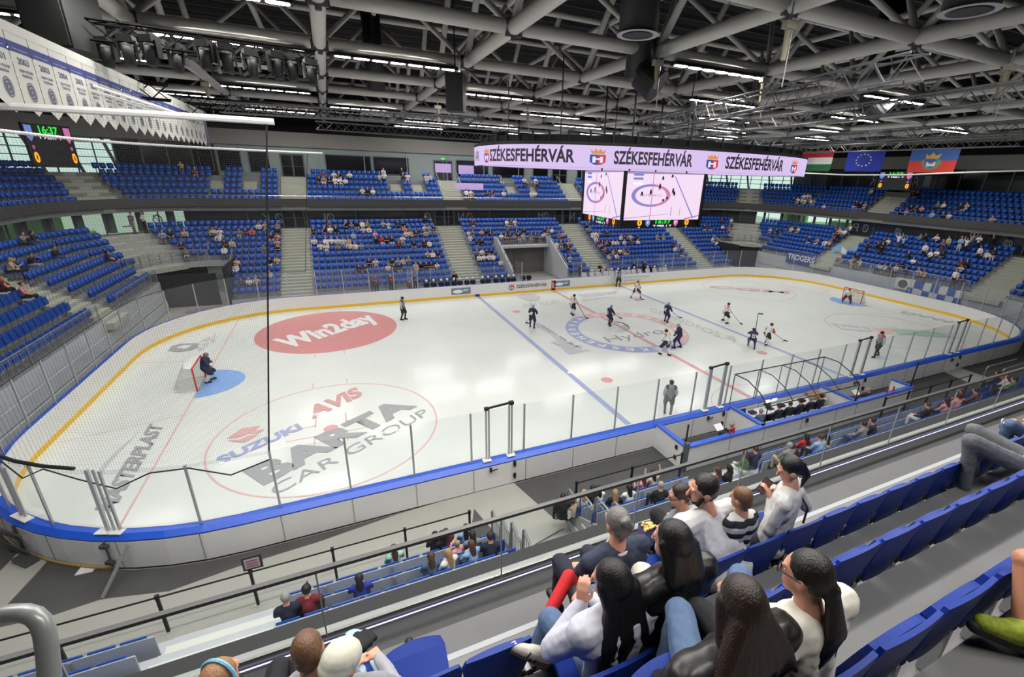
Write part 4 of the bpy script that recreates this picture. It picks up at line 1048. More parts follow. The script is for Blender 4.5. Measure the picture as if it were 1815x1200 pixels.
# ------------------------------------------------------------------ ducts, speakers, trusses, hoists
for k, (u, v, rr, z) in enumerate(((1130, 62, .62, 15.0), (1718, 20, .62, 15.0), (667, 160, .55, 15.3), (1132, 140, .6, 14.6), (1540, 190, .6, 15))):
    p = at(u, v, 2, z); t = thing('air_duct', ('black round air duct with pale ring near the roof node left of the light row', 'black round air duct with pale ring at the upper right', 'plain black round duct left of the long diagonal roof tube', 'black elbow duct under the central roof node', 'plain black round duct above the right trusses')[k], 'duct', group='round black ducts')
    MB().tube([(p[0], p[1], z), (p[0], p[1], 20.5)], rr, 20).build('duct_pipe', black, t, smooth=True)
    if k < 2:
        MB().disc((p[0], p[1]), rr+.05, z-.01, 32, r0=rr-.12).build('outlet_ring', mat('ring_pale', (.70, .68, .72), .4), t); MB().disc((p[0], p[1]), rr-.2, z-.02, 20, r0=.0).build('outlet_grille', dark, t)
    elif k != 2: MB().tube([(p[0], p[1], z+.6), (p[0]+.1, p[1]-.2, z+.1), (p[0]+.5, p[1]-.7, z-.35)], rr*.9, 16, r2=rr*1.1).build('nozzle', mat('nozzle_dark', (.09, .09, .09), .4), t)
spk = [(110, 30, -25.2, 1.35, 1.75, 'large grey loudspeaker box hanging above the club banners'), (553, 62, -19, .95, 1.1, 'dark loudspeaker box hanging above the moving lights'), (808, 165, -13.0, .8, 1.6, 'tall black loudspeaker array hanging by a roof node'), (623, 90, -17.6, .6, .9, 'small black loudspeaker hanging beside the light row')]
for k, (u, v, X, wd, ht, lab) in enumerate(spk[:3]):
    p = at(u, v, 0, X); t = thing('loudspeaker', lab, 'loudspeaker', loc=tuple(p), rz=-.5)
    MB().box((0, 0, 0), (wd, wd*.8, ht)).build('cabinet', mat('speaker_grey', (.17, .175, .17), .5) if k == 0 else mat('speaker_black', (.07, .075, .075), .45), t)
    MB().box((0, -wd*.4-.01, 0), (wd*.9, .02, ht*.92)).build('grille', mat('grille', (.22, .23, .22), .7) if k == 0 else mat('grille_dark', (.10, .11, .11), .7), t)
    b = MB(); b.tube([(0, 0, ht/2), (0, 0, 20-p[2])], .03, 6); b.build('suspension', black, t)
def truss(p0, p1, label, w_=.45, m=None, group='lighting trusses'):
    m = m or mat('truss_alu', (.36, .36, .37), .4, .4)
    t = thing('lighting_truss', label, 'truss', group=group); p0, p1 = Vector(p0), Vector(p1); d = (p1-p0).normalized(); s = Vector((-d.y, d.x, 0)).normalized()*w_/2; z = Vector((0, 0, w_/2)); L = (p1-p0).length
    b = MB()
    for a in (s+z, s-z, -s+z, -s-z): b.tube([p0+a, p1+a], .034, 6)
    b.build('chords', m, t); b = MB(); n = max(2, round(L/.55))
    for i in range(n):
        q0, q1 = p0+d*L*i/n, p0+d*L*(i+1)/n
        c = [s+z, s-z, -s-z, -s+z]; sgn = i % 2
        for a, e_ in ((0, 1), (1, 2), (2, 3), (3, 0)):
            x_, y_ = (c[a], c[e_]) if sgn else (c[e_], c[a]); b.tube([q0+x_, q1+y_], .019, 4, cap=False)
    b.build('lacing', m, t)
    return t
TR = [((1140, 225), (1625, 118), 13.6, 'near lighting truss crossing over the scoreboard roof'), ((1145, 247), (1815, 160), 13.4, 'second lighting truss running to the right edge'), ((1180, 262), (1815, 225), 13.2, 'third lighting truss low above the flags'), ((1370, 268), (1815, 250), 13.2, 'lowest right lighting truss just above the flags'),
      ((390, 190), (860, 218), 13.4, 'silver lighting truss above the far balcony, left half'), ((560, 222), (880, 245), 13.3, 'lowest lighting truss left of the scoreboard'), ((300, 178), (640, 208), 13.6, 'dark lighting truss behind the banners'), ((160, 35+20), (560, 108), 14.0, 'black truss carrying the row of moving lights'), ((158, 150), (300, 165), 13.0, 'black truss stub beside the club banners'), ((255, 185), (380, 198), 13.0, 'lower black truss stub beside the club banners')]
tk = mat('truss_black', (.05, .05, .05), .9, spec=.1)
for k, (a_, c_, z, lab) in enumerate(TR):
    truss(tuple(at(*a_, 2, z)), tuple(at(*c_, 2, z)), lab, .5 if k != 0 else .62, tk if k in (6, 7, 8, 9) else None)
def at_d(u, v, dist): 
    d = at(u, v, 2, 100)-CAM; d /= np.linalg.norm(d); return CAM+d*dist
# moving-head lights in a row
ml0 = None
for k, (u, v) in enumerate(((193, 95), (229, 92), (270, 92), (316, 105), (367, 100), (402, 105), (446, 115), (490, 118), (520, 122), (552, 130))):
    p = at(u, v, 2, 13.55)
    if ml0 is None:
        t = ml0 = thing('moving_head_light', 'x', 'stage light'); MB().box((0, 0, .28), (.34, .3, .16)).build('base', black, t)
        b = MB(); b.box((-.19, 0, .05), (.05, .16, .4)); b.box((.19, 0, .05), (.05, .16, .4)); b.each('yoke', black, t)
        b = MB(); b.tube([(0, 0, .15), (0, -.04, -.05), (0, -.09, -.32)], .16, 12, r2=.12); b.build('lamp_head', mat('lamp_head', (.07, .07, .07), .6), t, smooth=True)
        MB().tube([(0, 0, .12), (0, 0, .17)], .165, 12).build('lens_ring', mat('lens_ring', (.45, .45, .42), .3), t); o = t
    else: o = copy_tree(ml0)
    o.location = tuple(p); o.rotation_euler = (0, 0, R.uniform(-.6, .6)); o.scale = (1.1,)*3; o['label'] = 'black moving-head stage light on the black truss, %s from the left' % ordw(k); o['group'] = 'moving lights on the truss'
h0 = None
for k, (u, v, z) in enumerate(((1400, 45, 15), (1355, 142, 15), (822, 130, 15), (1166, 112, 15), (1782, 128, 15), (935, 200, 15), (364, 150, 15), (1790, 120, 14.6), (776, 190, 14.6))):
    p = at(u, v, 2, z)
    if h0 is None:
        t = h0 = thing('chain_hoist', 'x', 'hoist'); MB().box((0, 0, 0), (.42, .22, .2)).build('motor', mat('hoist_pale', (.62, .62, .55), .4), t)
        b = MB(); b.tube([(0, .02, -.1), (.02, .03, -.55), (0, .02, -.9)], .1, 8, r2=.07); b.build('chain_bag', mat('bag_pale', (.55, .53, .44), .8), t)
        b = MB(); b.tube([(.14, 0, -.1), (.14, 0, -1.6)], .018, 5); b.tube([(0, 0, .1), (0, 0, .6)], .03, 5); b.build('chain', steel, t); o = t
    else: o = copy_tree(h0)
    o.location = tuple(p); o['label'] = ('pale chain hoist with bag below the upper right roof tube', 'chain hoist over the near truss end', 'chain hoist beside the hanging loudspeaker array', 'chain hoist under the duct with the elbow nozzle', 'chain hoist at the right edge of the roof', 'chain hoist left above the scoreboard ring', 'chain hoist above the tip of the club banners', 'small chain hoist beside the bright spotlight', 'chain hoist left of the loudspeaker array')[k]; o['group'] = 'chain hoists under the roof'
for k, (u, v) in enumerate(((1796, 127), (1640, 183), (690, 100))): pass
# ------------------------------------------------------------------ scoreboard
S = thing('scoreboard', 'hanging video scoreboard with oval lettered ring above four screens', 'scoreboard')
def led(name, col, e): return mat(name, col, .5, emit=e)
pinkm = led('led_lilac', (.86, .77, .95), .95)
RX, RY, NE = 11.0, 7.0, 2.5
def ringpt(a):
    c, s = math.cos(a), math.sin(a); return RX*math.copysign(abs(c)**(2/NE), c), RY*math.copysign(abs(s)**(2/NE), s)-.2
RP = []
for i in range(144):
    a = 2*PI*i/144; x, y = ringpt(a); x2, y2 = ringpt(a+.01); d = math.hypot(x2-x, y2-y); RP.append((x, y, (y2-y)/d, -(x2-x)/d))
b = MB(); b.sweep(RP, [(0, 11.03), (0, 12.02)], closed=True); b.build('ring_screen', pinkm, S)
b = MB(); b.sweep(RP, [(-.06, 11.03), (-.3, 11.03), (-.3, 12.02), (-.06, 12.02)], closed=True); b.sweep(RP, [(.02, 12.05), (.02, 12.16), (-.3, 12.16)], closed=True); b.build('ring_frame', black, S)
b = MB(); b.sweep(RP, [(-.5, 12.2), (-.45, 12.5), (-1.2, 12.55), (-1.2, 12.2)], closed=True)
for p in RP[::3]: b.bar((p[0]-.4*p[2], p[1]-.4*p[3], 12.1), (p[0]-.4*p[2], p[1]-.4*p[3], 12.7), .08, .08)
b.build('ring_truss', black, S)
b = MB(); b.sweep(RP, [(-.31, 11.06), (-.31, 11.99)], closed=True); b.build('ring_inner_screen', pinkm, S)
RL = [0]
for p, q in zip(RP, RP[1:]+RP[:1]): RL.append(RL[-1]+math.hypot(q[0]-p[0], q[1]-p[1]))
def ring_s(u, z=11.5):      # arc position of the ring front seen at pixel column u
    best = None
    for i, p in enumerate(RP):
        d = np.array([p[0], p[1], z])-CAM
        if d[0]*p[2]+d[1]*p[3] < 0:
            uu = pix((p[0], p[1], z))[0]
            if best is None or abs(uu-u) < best[0]: best = (abs(uu-u), RL[i])
    return best[1]
def ring_at(s, off=.02):
    s %= RL[-1]; i = max(k for k in range(len(RP)) if RL[k] <= s); t_ = (s-RL[i])/(RL[i+1]-RL[i]); a, c = RP[i], RP[(i+1) % len(RP)]
    n = Vector((a[2]*(1-t_)+c[2]*t_, a[3]*(1-t_)+c[3]*t_)).normalized(); return a[0]+(c[0]-a[0])*t_+n.x*off, a[1]+(c[1]-a[1])*t_+n.y*off, n
ink = mat('led_ink', (.23, .19, .26), .6)
def ring_word(u0, u1, word='SZÉKESFEHÉRVÁR'):
    s0, s1 = ring_s(u0), ring_s(u1)
    if s1 < s0: s1 += RL[-1]
    me, co = text_mesh(word, .03); x0, x1 = co[:, 0].min(), co[:, 0].max(); P = []
    for q in co:
        x, y, n = ring_at(s0+(s1-s0)*(q[0]-x0)/(x1-x0)); P += [x, y, 11.25+.56*q[1]/.7]
    me.vertices.foreach_set('co', P); me.materials.clear(); me.materials.append(ink); me.update(); link('ring_lettering', me, S)
for u0, u1 in ((870, 1013), (1083, 1226), (1277, 1390)): ring_word(u0, u1)
s_ = ring_s(849)
for k, ch in enumerate('VÁR'):
    x, y, n = ring_at(s_-.95+k*.42); text_obj(ch, (x, y, 11.27), Vector((-n.y, n.x, 0))*.36, (0, 0, .5), ink, 'ring_lettering', S, .012)
for u in (862.5, 1061.5, 1260.5, 1404): 
    x, y, n = ring_at(ring_s(u)-.42, .02); t_ = Vector((-n.y, n.x, 0)); crest((x, y, 11.17), t_*.84, (0, 0, .72), S, Vector((n.x, n.y, 0))*.004, .95)
# cube with four video faces
A, Bq, cyy, ZS0, ZS1 = 3.02, 2.45, -.2, 8.2, 10.98
def cube_face(k):
    return [((-A, cyy-Bq), (A, cyy-Bq)), ((A, cyy-Bq), (A, cyy+Bq)), ((A, cyy+Bq), (-A, cyy+Bq)), ((-A, cyy+Bq), (-A, cyy-Bq))][k]
MB().box((0, cyy, 9.35), (2*A-.1, 2*Bq-.1, 3.3)).build('screen_body', screen_frame, S)
b = MB()
for x in (-2.2, 2.2):
    for y in (-1.8, 1.4): b.tube([(x, y, 11), (x, y, 17)], .05, 6)
for x in (-8, 0, 8):
    for y in (-4, 3.6): b.tube([(x, y, 12.5), (x, y, 16)], .03, 6)
b.each('hanging_cable', black, S)
b = MB(); b.bar((-9, -.2, 12.4), (9, -.2, 12.4), .5, .5); b.bar((0, -6, 12.4), (0, 5.6, 12.4), .5, .5); b.build('ring_struts', black, S)
scr = led('led_screen_ice', (.97, .88, .97), .97); sb = led('led_screen_blue', (.62, .56, .85), .8); sr = led('led_screen_red', (.90, .55, .75), .8); sd = mat('led_screen_dark', (.12, .08, .18), .6); sk = led('led_screen_grey', (.74, .62, .76), .8)
orange = led('led_orange', (1, .62, .1), 1.6); green = led('led_green', (.15, .85, .25), 1.3); whl = led('led_white_text', (.92, .9, 1), 1.2); lb = led('led_badge_blue', (.45, .55, .85), .9); lp = led('led_badge_pink', (.85, .45, .70), .9)
def board_strip(o, xv, zv, nv, W_, par, k=1.0, z=0):
    """score line: 0, blue badge, clock, pink badge, 0. o = lower left corner"""
    def P(a, bq, d=.02): return tuple(o+xv*a*W_+zv*bq+nv*d)
    for a in (.19, .80): text_obj('0', P(a, .16), xv*W_*.055, zv*.40*k, orange, 'score_digit', par, .05); text_obj('0', P(a+.015, .0), xv*W_*.02, zv*.09*k, whl, 'score_digit', par, .03)
    text_obj('16:37', P(.415, .26), xv*W_*.2, zv*.27*k, green, 'clock_digits', par, .03)
    text_obj('T PER 1 T', P(.39, .06), xv*W_*.24, zv*.13*k, whl, 'score_lettering', par, .04)
    for a, mm in ((.32, lb), (.68, lp)):
        poly_obj([P(a-.028, .55*k), P(a-.028, .25*k), P(a, .06*k), P(a+.028, .25*k), P(a+.028, .55*k)], mm, 'team_badge', par); text_obj('V' if mm is lb else 'F', P(a-.015, .24, .025), xv*W_*.03, zv*.2*k, whl, 'team_badge', par, .02)
for k in range(4):
    p0, p1 = cube_face(k); p0 = Vector((*p0, 0)); p1 = Vector((*p1, 0)); xv = (p1-p0); W_ = xv.length; xv /= W_; nv = Vector((xv.y, -xv.x, 0)); o = p0+nv*.012+Vector((0, 0, ZS0)); H_ = ZS1-ZS0
    def Q(a, bq, d=0): return tuple(o+xv*(.02+.96*a)*W_+Vector((0, 0, bq*H_))+nv*d)
    def pl(pts, mm, d, nm='screen_picture'): poly_obj([Q(a, c_, d) for a, c_ in pts], mm, nm, S)
    pl([(0, 0), (1, 0), (1, 1), (0, 1)], scr, 0, 'video_screen')
    if k in (0, 3):
        pl([(.325, 0), (.335, 0), (.335, 1), (.325, 1)], sr, .004); pl([(.60, .93), (.613, .93), (.93, .03), (.91, .03)], sb, .004)
        b = MB()      # centre ring on the screen
        for i in range(40):
            a0, a1 = 2*PI*i/40, 2*PI*(i+1)/40
            b.add([Q(.32+r_*math.cos(t_)*1.0, .52+r_*math.sin(t_)*.95, .003) for t_, r_ in ((a0, .2), (a0, .25), (a1, .25), (a1, .2))], [(0, 1, 2, 3)], 0 if 8 < i < 32 else 1)
        b.build('screen_picture', [sb, sr], S)
        text_obj('HYDRO', Q(.18, .5, .005), xv*W_*.26, Vector((0, 0, .13)), sk, 'screen_picture', S)
        for a, c_, h_ in ((.2, .55, .11), (.31, .58, .14), (.42, .7, .16), (.6, .62, .14), (.62, .56, .12), (.48, .42, .07), (.53, .47, .07), (.45, .88, .1), (.57, .93, .08)):
            pl([(a-.012, c_-h_*.5), (a-.004, c_-h_*.1), (a+.006, c_-h_*.5), (a+.014, c_), (a+.008, c_+h_*.45), (a-.008, c_+h_*.45), (a-.014, c_)], sd, .008)
        for c_ in (.92, .84, .74): pl([(.08, c_), (.2, c_), (.2, c_+.045), (.08, c_+.045)], lb if c_ > .8 else whl, .006)
        pl([(.0, .03), (.56, .12), (.57, .13), (.0, .045)], sk, .005); pl([(.6, .08), (.61, .08), (.61, .28), (.6, .28)], sk, .005); pl([(.72, .08), (.727, .08), (.727, .28), (.72, .28)], sk, .005); pl([(.8, .0), (1, .08), (1, .1), (.8, .03)], sb, .005); pl([(0, .955), (1, .985), (1, 1), (0, 1)], sk, .004)
    # dark score strip below
    board_strip(p0+nv*.0+Vector((0, 0, 7.72))-xv*0, xv, Vector((0, 0, 1)), nv, W_, S, .85)
b = MB()
for sx_ in (-1, 1): b.box((sx_*(A), cyy-Bq, 9.35), (.16, .16, 3.3)); b.box((sx_*A, cyy+Bq, 9.35), (.16, .16, 3.3))
b.each('corner_post', screen_frame, S)
# small score displays at both ends
def small_board(c, ang, W_, label, hh=2.3, stretch=1.0):
    t = thing('score_display', label, 'scoreboard'); n = Vector((math.cos(ang), math.sin(ang), 0)); xv = Vector((-n.y, n.x, 0)); c = Vector(c)
    MB().box(c, (.2, W_, hh), ang).build('display_case', black, t)
    o = c+n*.11-xv*W_/2-Vector((0, 0, hh/2)); zv = Vector((0, 0, 1))
    def P(a, bq): return o+xv*a*W_+zv*bq*hh+n*.02
    text_obj('16:37', P(.3, .78), xv*W_*.4, zv*.17*hh, green, 'clock_digits', t, .03); text_obj('T PER1 T', P(.25, .66), xv*W_*.5, zv*.07*hh, whl, 'score_lettering', t, .04)
    for a in (.04, .84): text_obj('0', P(a+.01, .12), xv*W_*.1, zv*.22*hh, orange, 'score_digit', t, .05); text_obj('0', P(a+.03, .42), xv*W_*.05, zv*.08*hh, lp, 'score_digit', t, .05)
    for a, mm in ((.02, lb), (.82, lp)): q = [P(a, .95), P(a, .7), P(a+.07, .58), P(a+.14, .7), P(a+.14, .95)]; poly_obj([tuple(x) for x in q], mm, 'team_badge', t)
c1, c2 = at(92, 232, 0, -37.0), at(92, 292, 0, -37.0)
small_board((-37.0, (c1[1]+c2[1])/2, (c1[2]+c2[2])/2+.1), 0-.45, 3.3, 'small black score display at the left end reading 16:37', 2.9)
c1, c2 = at(1591, 305, 0, 37.2), at(1591, 336, 0, 37.2)
small_board((37.2, c1[1], (c1[2]+c2[2])/2), PI, 3.4, 'small black score display at the right end reading 16:37', c1[2]-c2[2]+.1)
MB().box(tuple(at(1591, 345, 0, 37.2)), (.3, 2.6, .5)).build('display_mount', black, label='black mounting box under the right end score display', cat='mount')
# ------------------------------------------------------------------ flags
def flag(u0, v0, u1, v1, label, paint_fn, X=36.0):
    p = at(u0, v0, 0, X); q = at(u1, v1, 0, X); W_ = p[1]-q[1]; H_ = p[2]-q[2]
    t = thing('flag', label, 'flag', group='flags hanging above the right end stand', loc=(X, p[1], p[2]))
    def pt(a, c_, d=0): return (.08*math.sin(a*9+c_*2)*(.3+c_)+.02-d, -a*W_, -c_*H_)
    def rect(a0, c0, a1, c1, mm, nm, d=0):
        b = MB(); n, k = 12, 4
        V = [pt(a0+(a1-a0)*i/n, c0+(c1-c0)*j/k, d) for j in range(k+1) for i in range(n+1)]
        b.add(V, [(j*(n+1)+i, j*(n+1)+i+1, (j+1)*(n+1)+i+1, (j+1)*(n+1)+i) for j in range(k) for i in range(n)]); b.build(nm, mm, t, smooth=True)
    def shape(pts, mm, nm, d=.03): MB().add([pt(a, c_, d) for a, c_ in pts], [tuple(range(len(pts)))]).build(nm, mm, t)
    paint_fn(rect, shape)
    b = MB(); b.tube([(0, .05, .03), (0, -W_-.05, .03)], .025, 6); b.build('flag_rod', black, t)
    for a in (.1, .9): MB().tube([(0, -W_*a, .03), (0, -W_*a, ZB-p[2])], .012, 5).build('rope', black, t)
    return t
fr_, fw_, fg_ = mat('flag_red', (.72, .16, .19), .8), mat('flag_white', (.85, .85, .83), .8), mat('flag_green', (.16, .42, .27), .8); fb_, fy_ = mat('flag_blue', (.13, .20, .62), .8), mat('flag_yellow', (.92, .84, .45), .8)
fo_, fc_ = mat('flag_scarlet', (.86, .27, .22), .8), mat('flag_steel_blue', (.26, .40, .68), .8)
def f_hu(rect, shape): rect(0, 0, 1, .34, fr_, 'red_stripe'); rect(0, .34, 1, .67, fw_, 'white_stripe'); rect(0, .67, 1, 1, fg_, 'green_stripe')
def f_eu(rect, shape):
    rect(0, 0, 1, 1, fb_, 'blue_field')
    for k in range(12):
        a = 2*PI*k/12; cx_, cz_ = .48+.19*math.cos(a), .47+.28*math.sin(a)
        shape([(cx_+(.034 if i % 2 == 0 else .014)*math.cos(PI/2+PI*i/5), cz_-(.05 if i % 2 == 0 else .02)*math.sin(PI/2+PI*i/5)) for i in range(10)], fy_, 'star')
def f_city(rect, shape):
    rect(0, 0, 1, .5, fc_, 'blue_half'); rect(0, .5, 1, 1, fo_, 'red_half')
    shape([(.3, .45), (.66, .45), (.7, .62), (.62, .82), (.5, .9), (.38, .82), (.28, .62)], mat('wreath_green', (.45, .58, .48), .8), 'wreath')
    shape([(.37, .48), (.61, .48), (.61, .74), (.49, .82), (.37, .74)], fc_, 'shield')
    shape([(.40, .74), (.40, .55), (.44, .55), (.44, .62), (.54, .62), (.54, .55), (.58, .55), (.58, .74)], fw_, 'castle', .04)
    shape([(.36, .42), (.34, .2), (.42, .3), (.49, .15), (.56, .3), (.66, .2), (.62, .42)], mat('crown_gold', (.80, .66, .30), .8), 'crown', .04)
flag(1424, 268, 1471, 303, 'red white and green striped flag', f_hu); flag(1504, 267, 1561, 304, 'blue flag with circle of yellow stars', f_eu); flag(1617, 265, 1690, 306, 'blue over red flag with a crowned castle shield', f_city)
# ------------------------------------------------------------------ club banners
bw = mat('banner_white', (.74, .74, .71), .8); bbl = mat('banner_blue', (.18, .22, .47), .8); bink = mat('banner_ink', (.28, .30, .42), .8); bpu = mat('banner_purple', (.30, .14, .32), .8)
ub = [(-24, 172), (10, 196), (57, 207), (95, 214), (128, 218), (153, 221), (182, 224), (203, 231), (223, 234), (241, 237), (257, 242), (272, 243), (284, 245), (296, 247), (307, 250), (317, 252), (326, 253), (335, 255), (343, 256), (351, 257), (358, 257), (365, 257)]
XB = -24.5; yb = [at(u, v, 0, XB)[1] for u, v in ub]
yrs = ['1999', '2001', '2003', '2003', '2004', '2005', '2005', '2006', '2007', '2008', '2008', '2009', '2010', '2011', '2012', '2013', '2014', '2016', '2017', '2018', '2019', '2022']
step_ = (yb[-1]-yb[0])/(len(yb)-1)
for k in range(len(ub)):
    y = yb[0]+step_*k; t = thing('club_banner', 'white hanging banner with blue band and year %s, %s from the left' % (yrs[k], ordw(k)), 'banner', loc=(XB, y, 0), group='white club banners in a row')
    h = step_/2-.012; zt, zb, zp = 13.05, 11.72, 11.50
    b = MB(); b.add([(0, -h, zb), (0, 0, zp), (0, h, zb), (.02, h, zt), (.02, -h, zt)], [(0, 1, 2, 3, 4)]); b.build('banner_cloth', bw, t)
    b = MB(); b.add([(.015, -h, 12.68), (.015, h, 12.68), (.022, h, 12.88), (.022, -h, 12.88)], [(0, 1, 2, 3)]); b.build('blue_band', bbl, t)
    def T(tx, z, h_, w_, mm=bink, bold=.02): text_obj(tx, (.018, -w_/2, z), (0, w_, 0), (0, 0, h_), mm, 'lettering', t, bold)
    T('MAGYAR BAJNOK', 12.75, .06, step_*.7, bw); T(yrs[k], 12.48, .12, step_*.5)
    if k < 12: T('ALBA VOLÁN', 12.33, .055, step_*.6); T('FEHÉRVÁR', 12.24, .05, step_*.45)
    b = MB()
    for r0, r1 in ((.17, .19), (.11, .145), (.04, .08)):
        for i in range(16):
            a0, a1 = 2*PI*i/16, 2*PI*(i+1)/16; b.add([(.018, r_*math.cos(a)*min(1, step_), 11.97+r_*math.sin(a)) for a, r_ in ((a0, r0), (a0, r1), (a1, r1), (a1, r0))], [(0, 1, 2, 3)])
    b.build('club_crest', bink, t)
b = MB(); b.box((XB+.01, (yb[0]+yb[-1])/2-1, 13.14), (.03, yb[-1]-yb[0]+5, .2)); b.build('banner_header', bw, label='long white cloth header the club banners hang from', cat='banner header')
for k in range(2):
    b = MB(); y = yb[-1]+.45+.5*k; h = .22; b.add([(XB, y-h, 11.5), (XB, y+h, 11.5), (XB, y+h, 13), (XB, y-h, 13)], [(0, 1, 2, 3)]); b.build('dark_banner', bpu if k == 0 else bink, label='narrow dark %s banner beyond the white club banners' % ('purple', 'grey')[k], cat='banner')
# ------------------------------------------------------------------ figure tools
V3 = Vector
def capsule(a, b, ra, rb, n=10, k=3):
    a, b = V3(a), V3(b); d = b-a; L = d.length; z = d/L if L > 1e-6 else V3((0, 0, 1))
    x = z.cross(V3((0, 0, 1)) if abs(z.z) < .9 else V3((1, 0, 0))).normalized(); y = z.cross(x); R_ = []
    for i in range(k+1): t = PI/2*(i/k); R_.append((a-z*ra*math.cos(t), ra*math.sin(t)))
    for i in range(k+1): t = PI/2*(i/k); R_.append((b+z*rb*math.sin(t), rb*math.cos(t)))
    R_[0] = (R_[0][0], ra*.05); R_[-1] = (R_[-1][0], rb*.05)
    V = [c+r*(math.cos(2*PI*j/n)*x+math.sin(2*PI*j/n)*y) for c, r in R_ for j in range(n)]
    m_ = len(R_); F = [(i*n+j, i*n+(j+1) % n, (i+1)*n+(j+1) % n, (i+1)*n+j) for i in range(m_-1) for j in range(n)]
    F += [tuple(range(n))[::-1], tuple((m_-1)*n+j for j in range(n))]
    return V, F
def ellip(c, r, M=None, n=14, k=9):
    V = []; F = []
    for i in range(k+1):
        t = PI*(.03+.94*i/k)
        for j in range(n):
            p = V3((r[0]*math.sin(t)*math.cos(2*PI*j/n), r[1]*math.sin(t)*math.sin(2*PI*j/n), r[2]*math.cos(t)))
            V.append((M @ p if M is not None else p)+V3(c))
    F = [(i*n+j, (i+1)*n+j, (i+1)*n+(j+1) % n, i*n+(j+1) % n) for i in range(k) for j in range(n)]+[tuple(range(n)), tuple(k*n+j for j in range(n))[::-1]]
    return V, F
# a prim is ('c', a, b, ra, rb, tag) or ('e', c, (rx, ry, rz), M, tag)
def remesh(prims, voxel, smooth=2):
    b = MB()
    for p in prims:
        b.add(*(capsule(*p[1:5]) if p[0] == 'c' else ellip(*p[1:4])))
    me = bpy.data.meshes.new('figure'); me.from_pydata(b.v, [], b.f); me.update()
    o = bpy.data.objects.new('figure', me); C.objects.link(o)
    md = o.modifiers.new('r', 'REMESH'); md.mode = 'VOXEL'; md.voxel_size = voxel; md.use_smooth_shade = True
    if smooth:
        s = o.modifiers.new('s', 'SMOOTH'); s.factor = .5; s.iterations = smooth
    out_ = bpy.data.meshes.new_from_object(o.evaluated_get(bpy.context.evaluated_depsgraph_get()))
    bpy.data.objects.remove(o); bpy.data.meshes.remove(me)
    return out_
def classify(me, prims, tags, band=None):
    n = len(me.polygons); ce = np.empty(n*3); me.polygons.foreach_get('center', ce); ce = ce.reshape(-1, 3)
    best = np.full(n, 1e9); idx = np.zeros(n, int)
    for p in prims:
        if p[0] == 'c':
            a, b = np.array(p[1], float), np.array(p[2], float); d = b-a; L = d@d+1e-12; t = np.clip(((ce-a)@d)/L, 0, 1)
            q = np.linalg.norm(ce-(a+t[:, None]*d), axis=1)-(p[3]+(p[4]-p[3])*t)
        else:
            r = np.array(p[2]); w_ = ce-np.array(p[1])
            if p[3] is not None: w_ = w_ @ np.array(p[3])
            q = (np.linalg.norm(w_/r, axis=1)-1)*r.min()
        m_ = q < best; best[m_] = q[m_]; idx[m_] = tags.index(p[-1])
    me.polygons.foreach_set('material_index', idx.astype(np.int32)); me.update()
SKIN = mat('skin', (.80, .58, .48), .5); SKIN2 = mat('skin_tan', (.68, .46, .36), .5)
def cloth(name, col, **k): return mat(name, col, .85, **k)
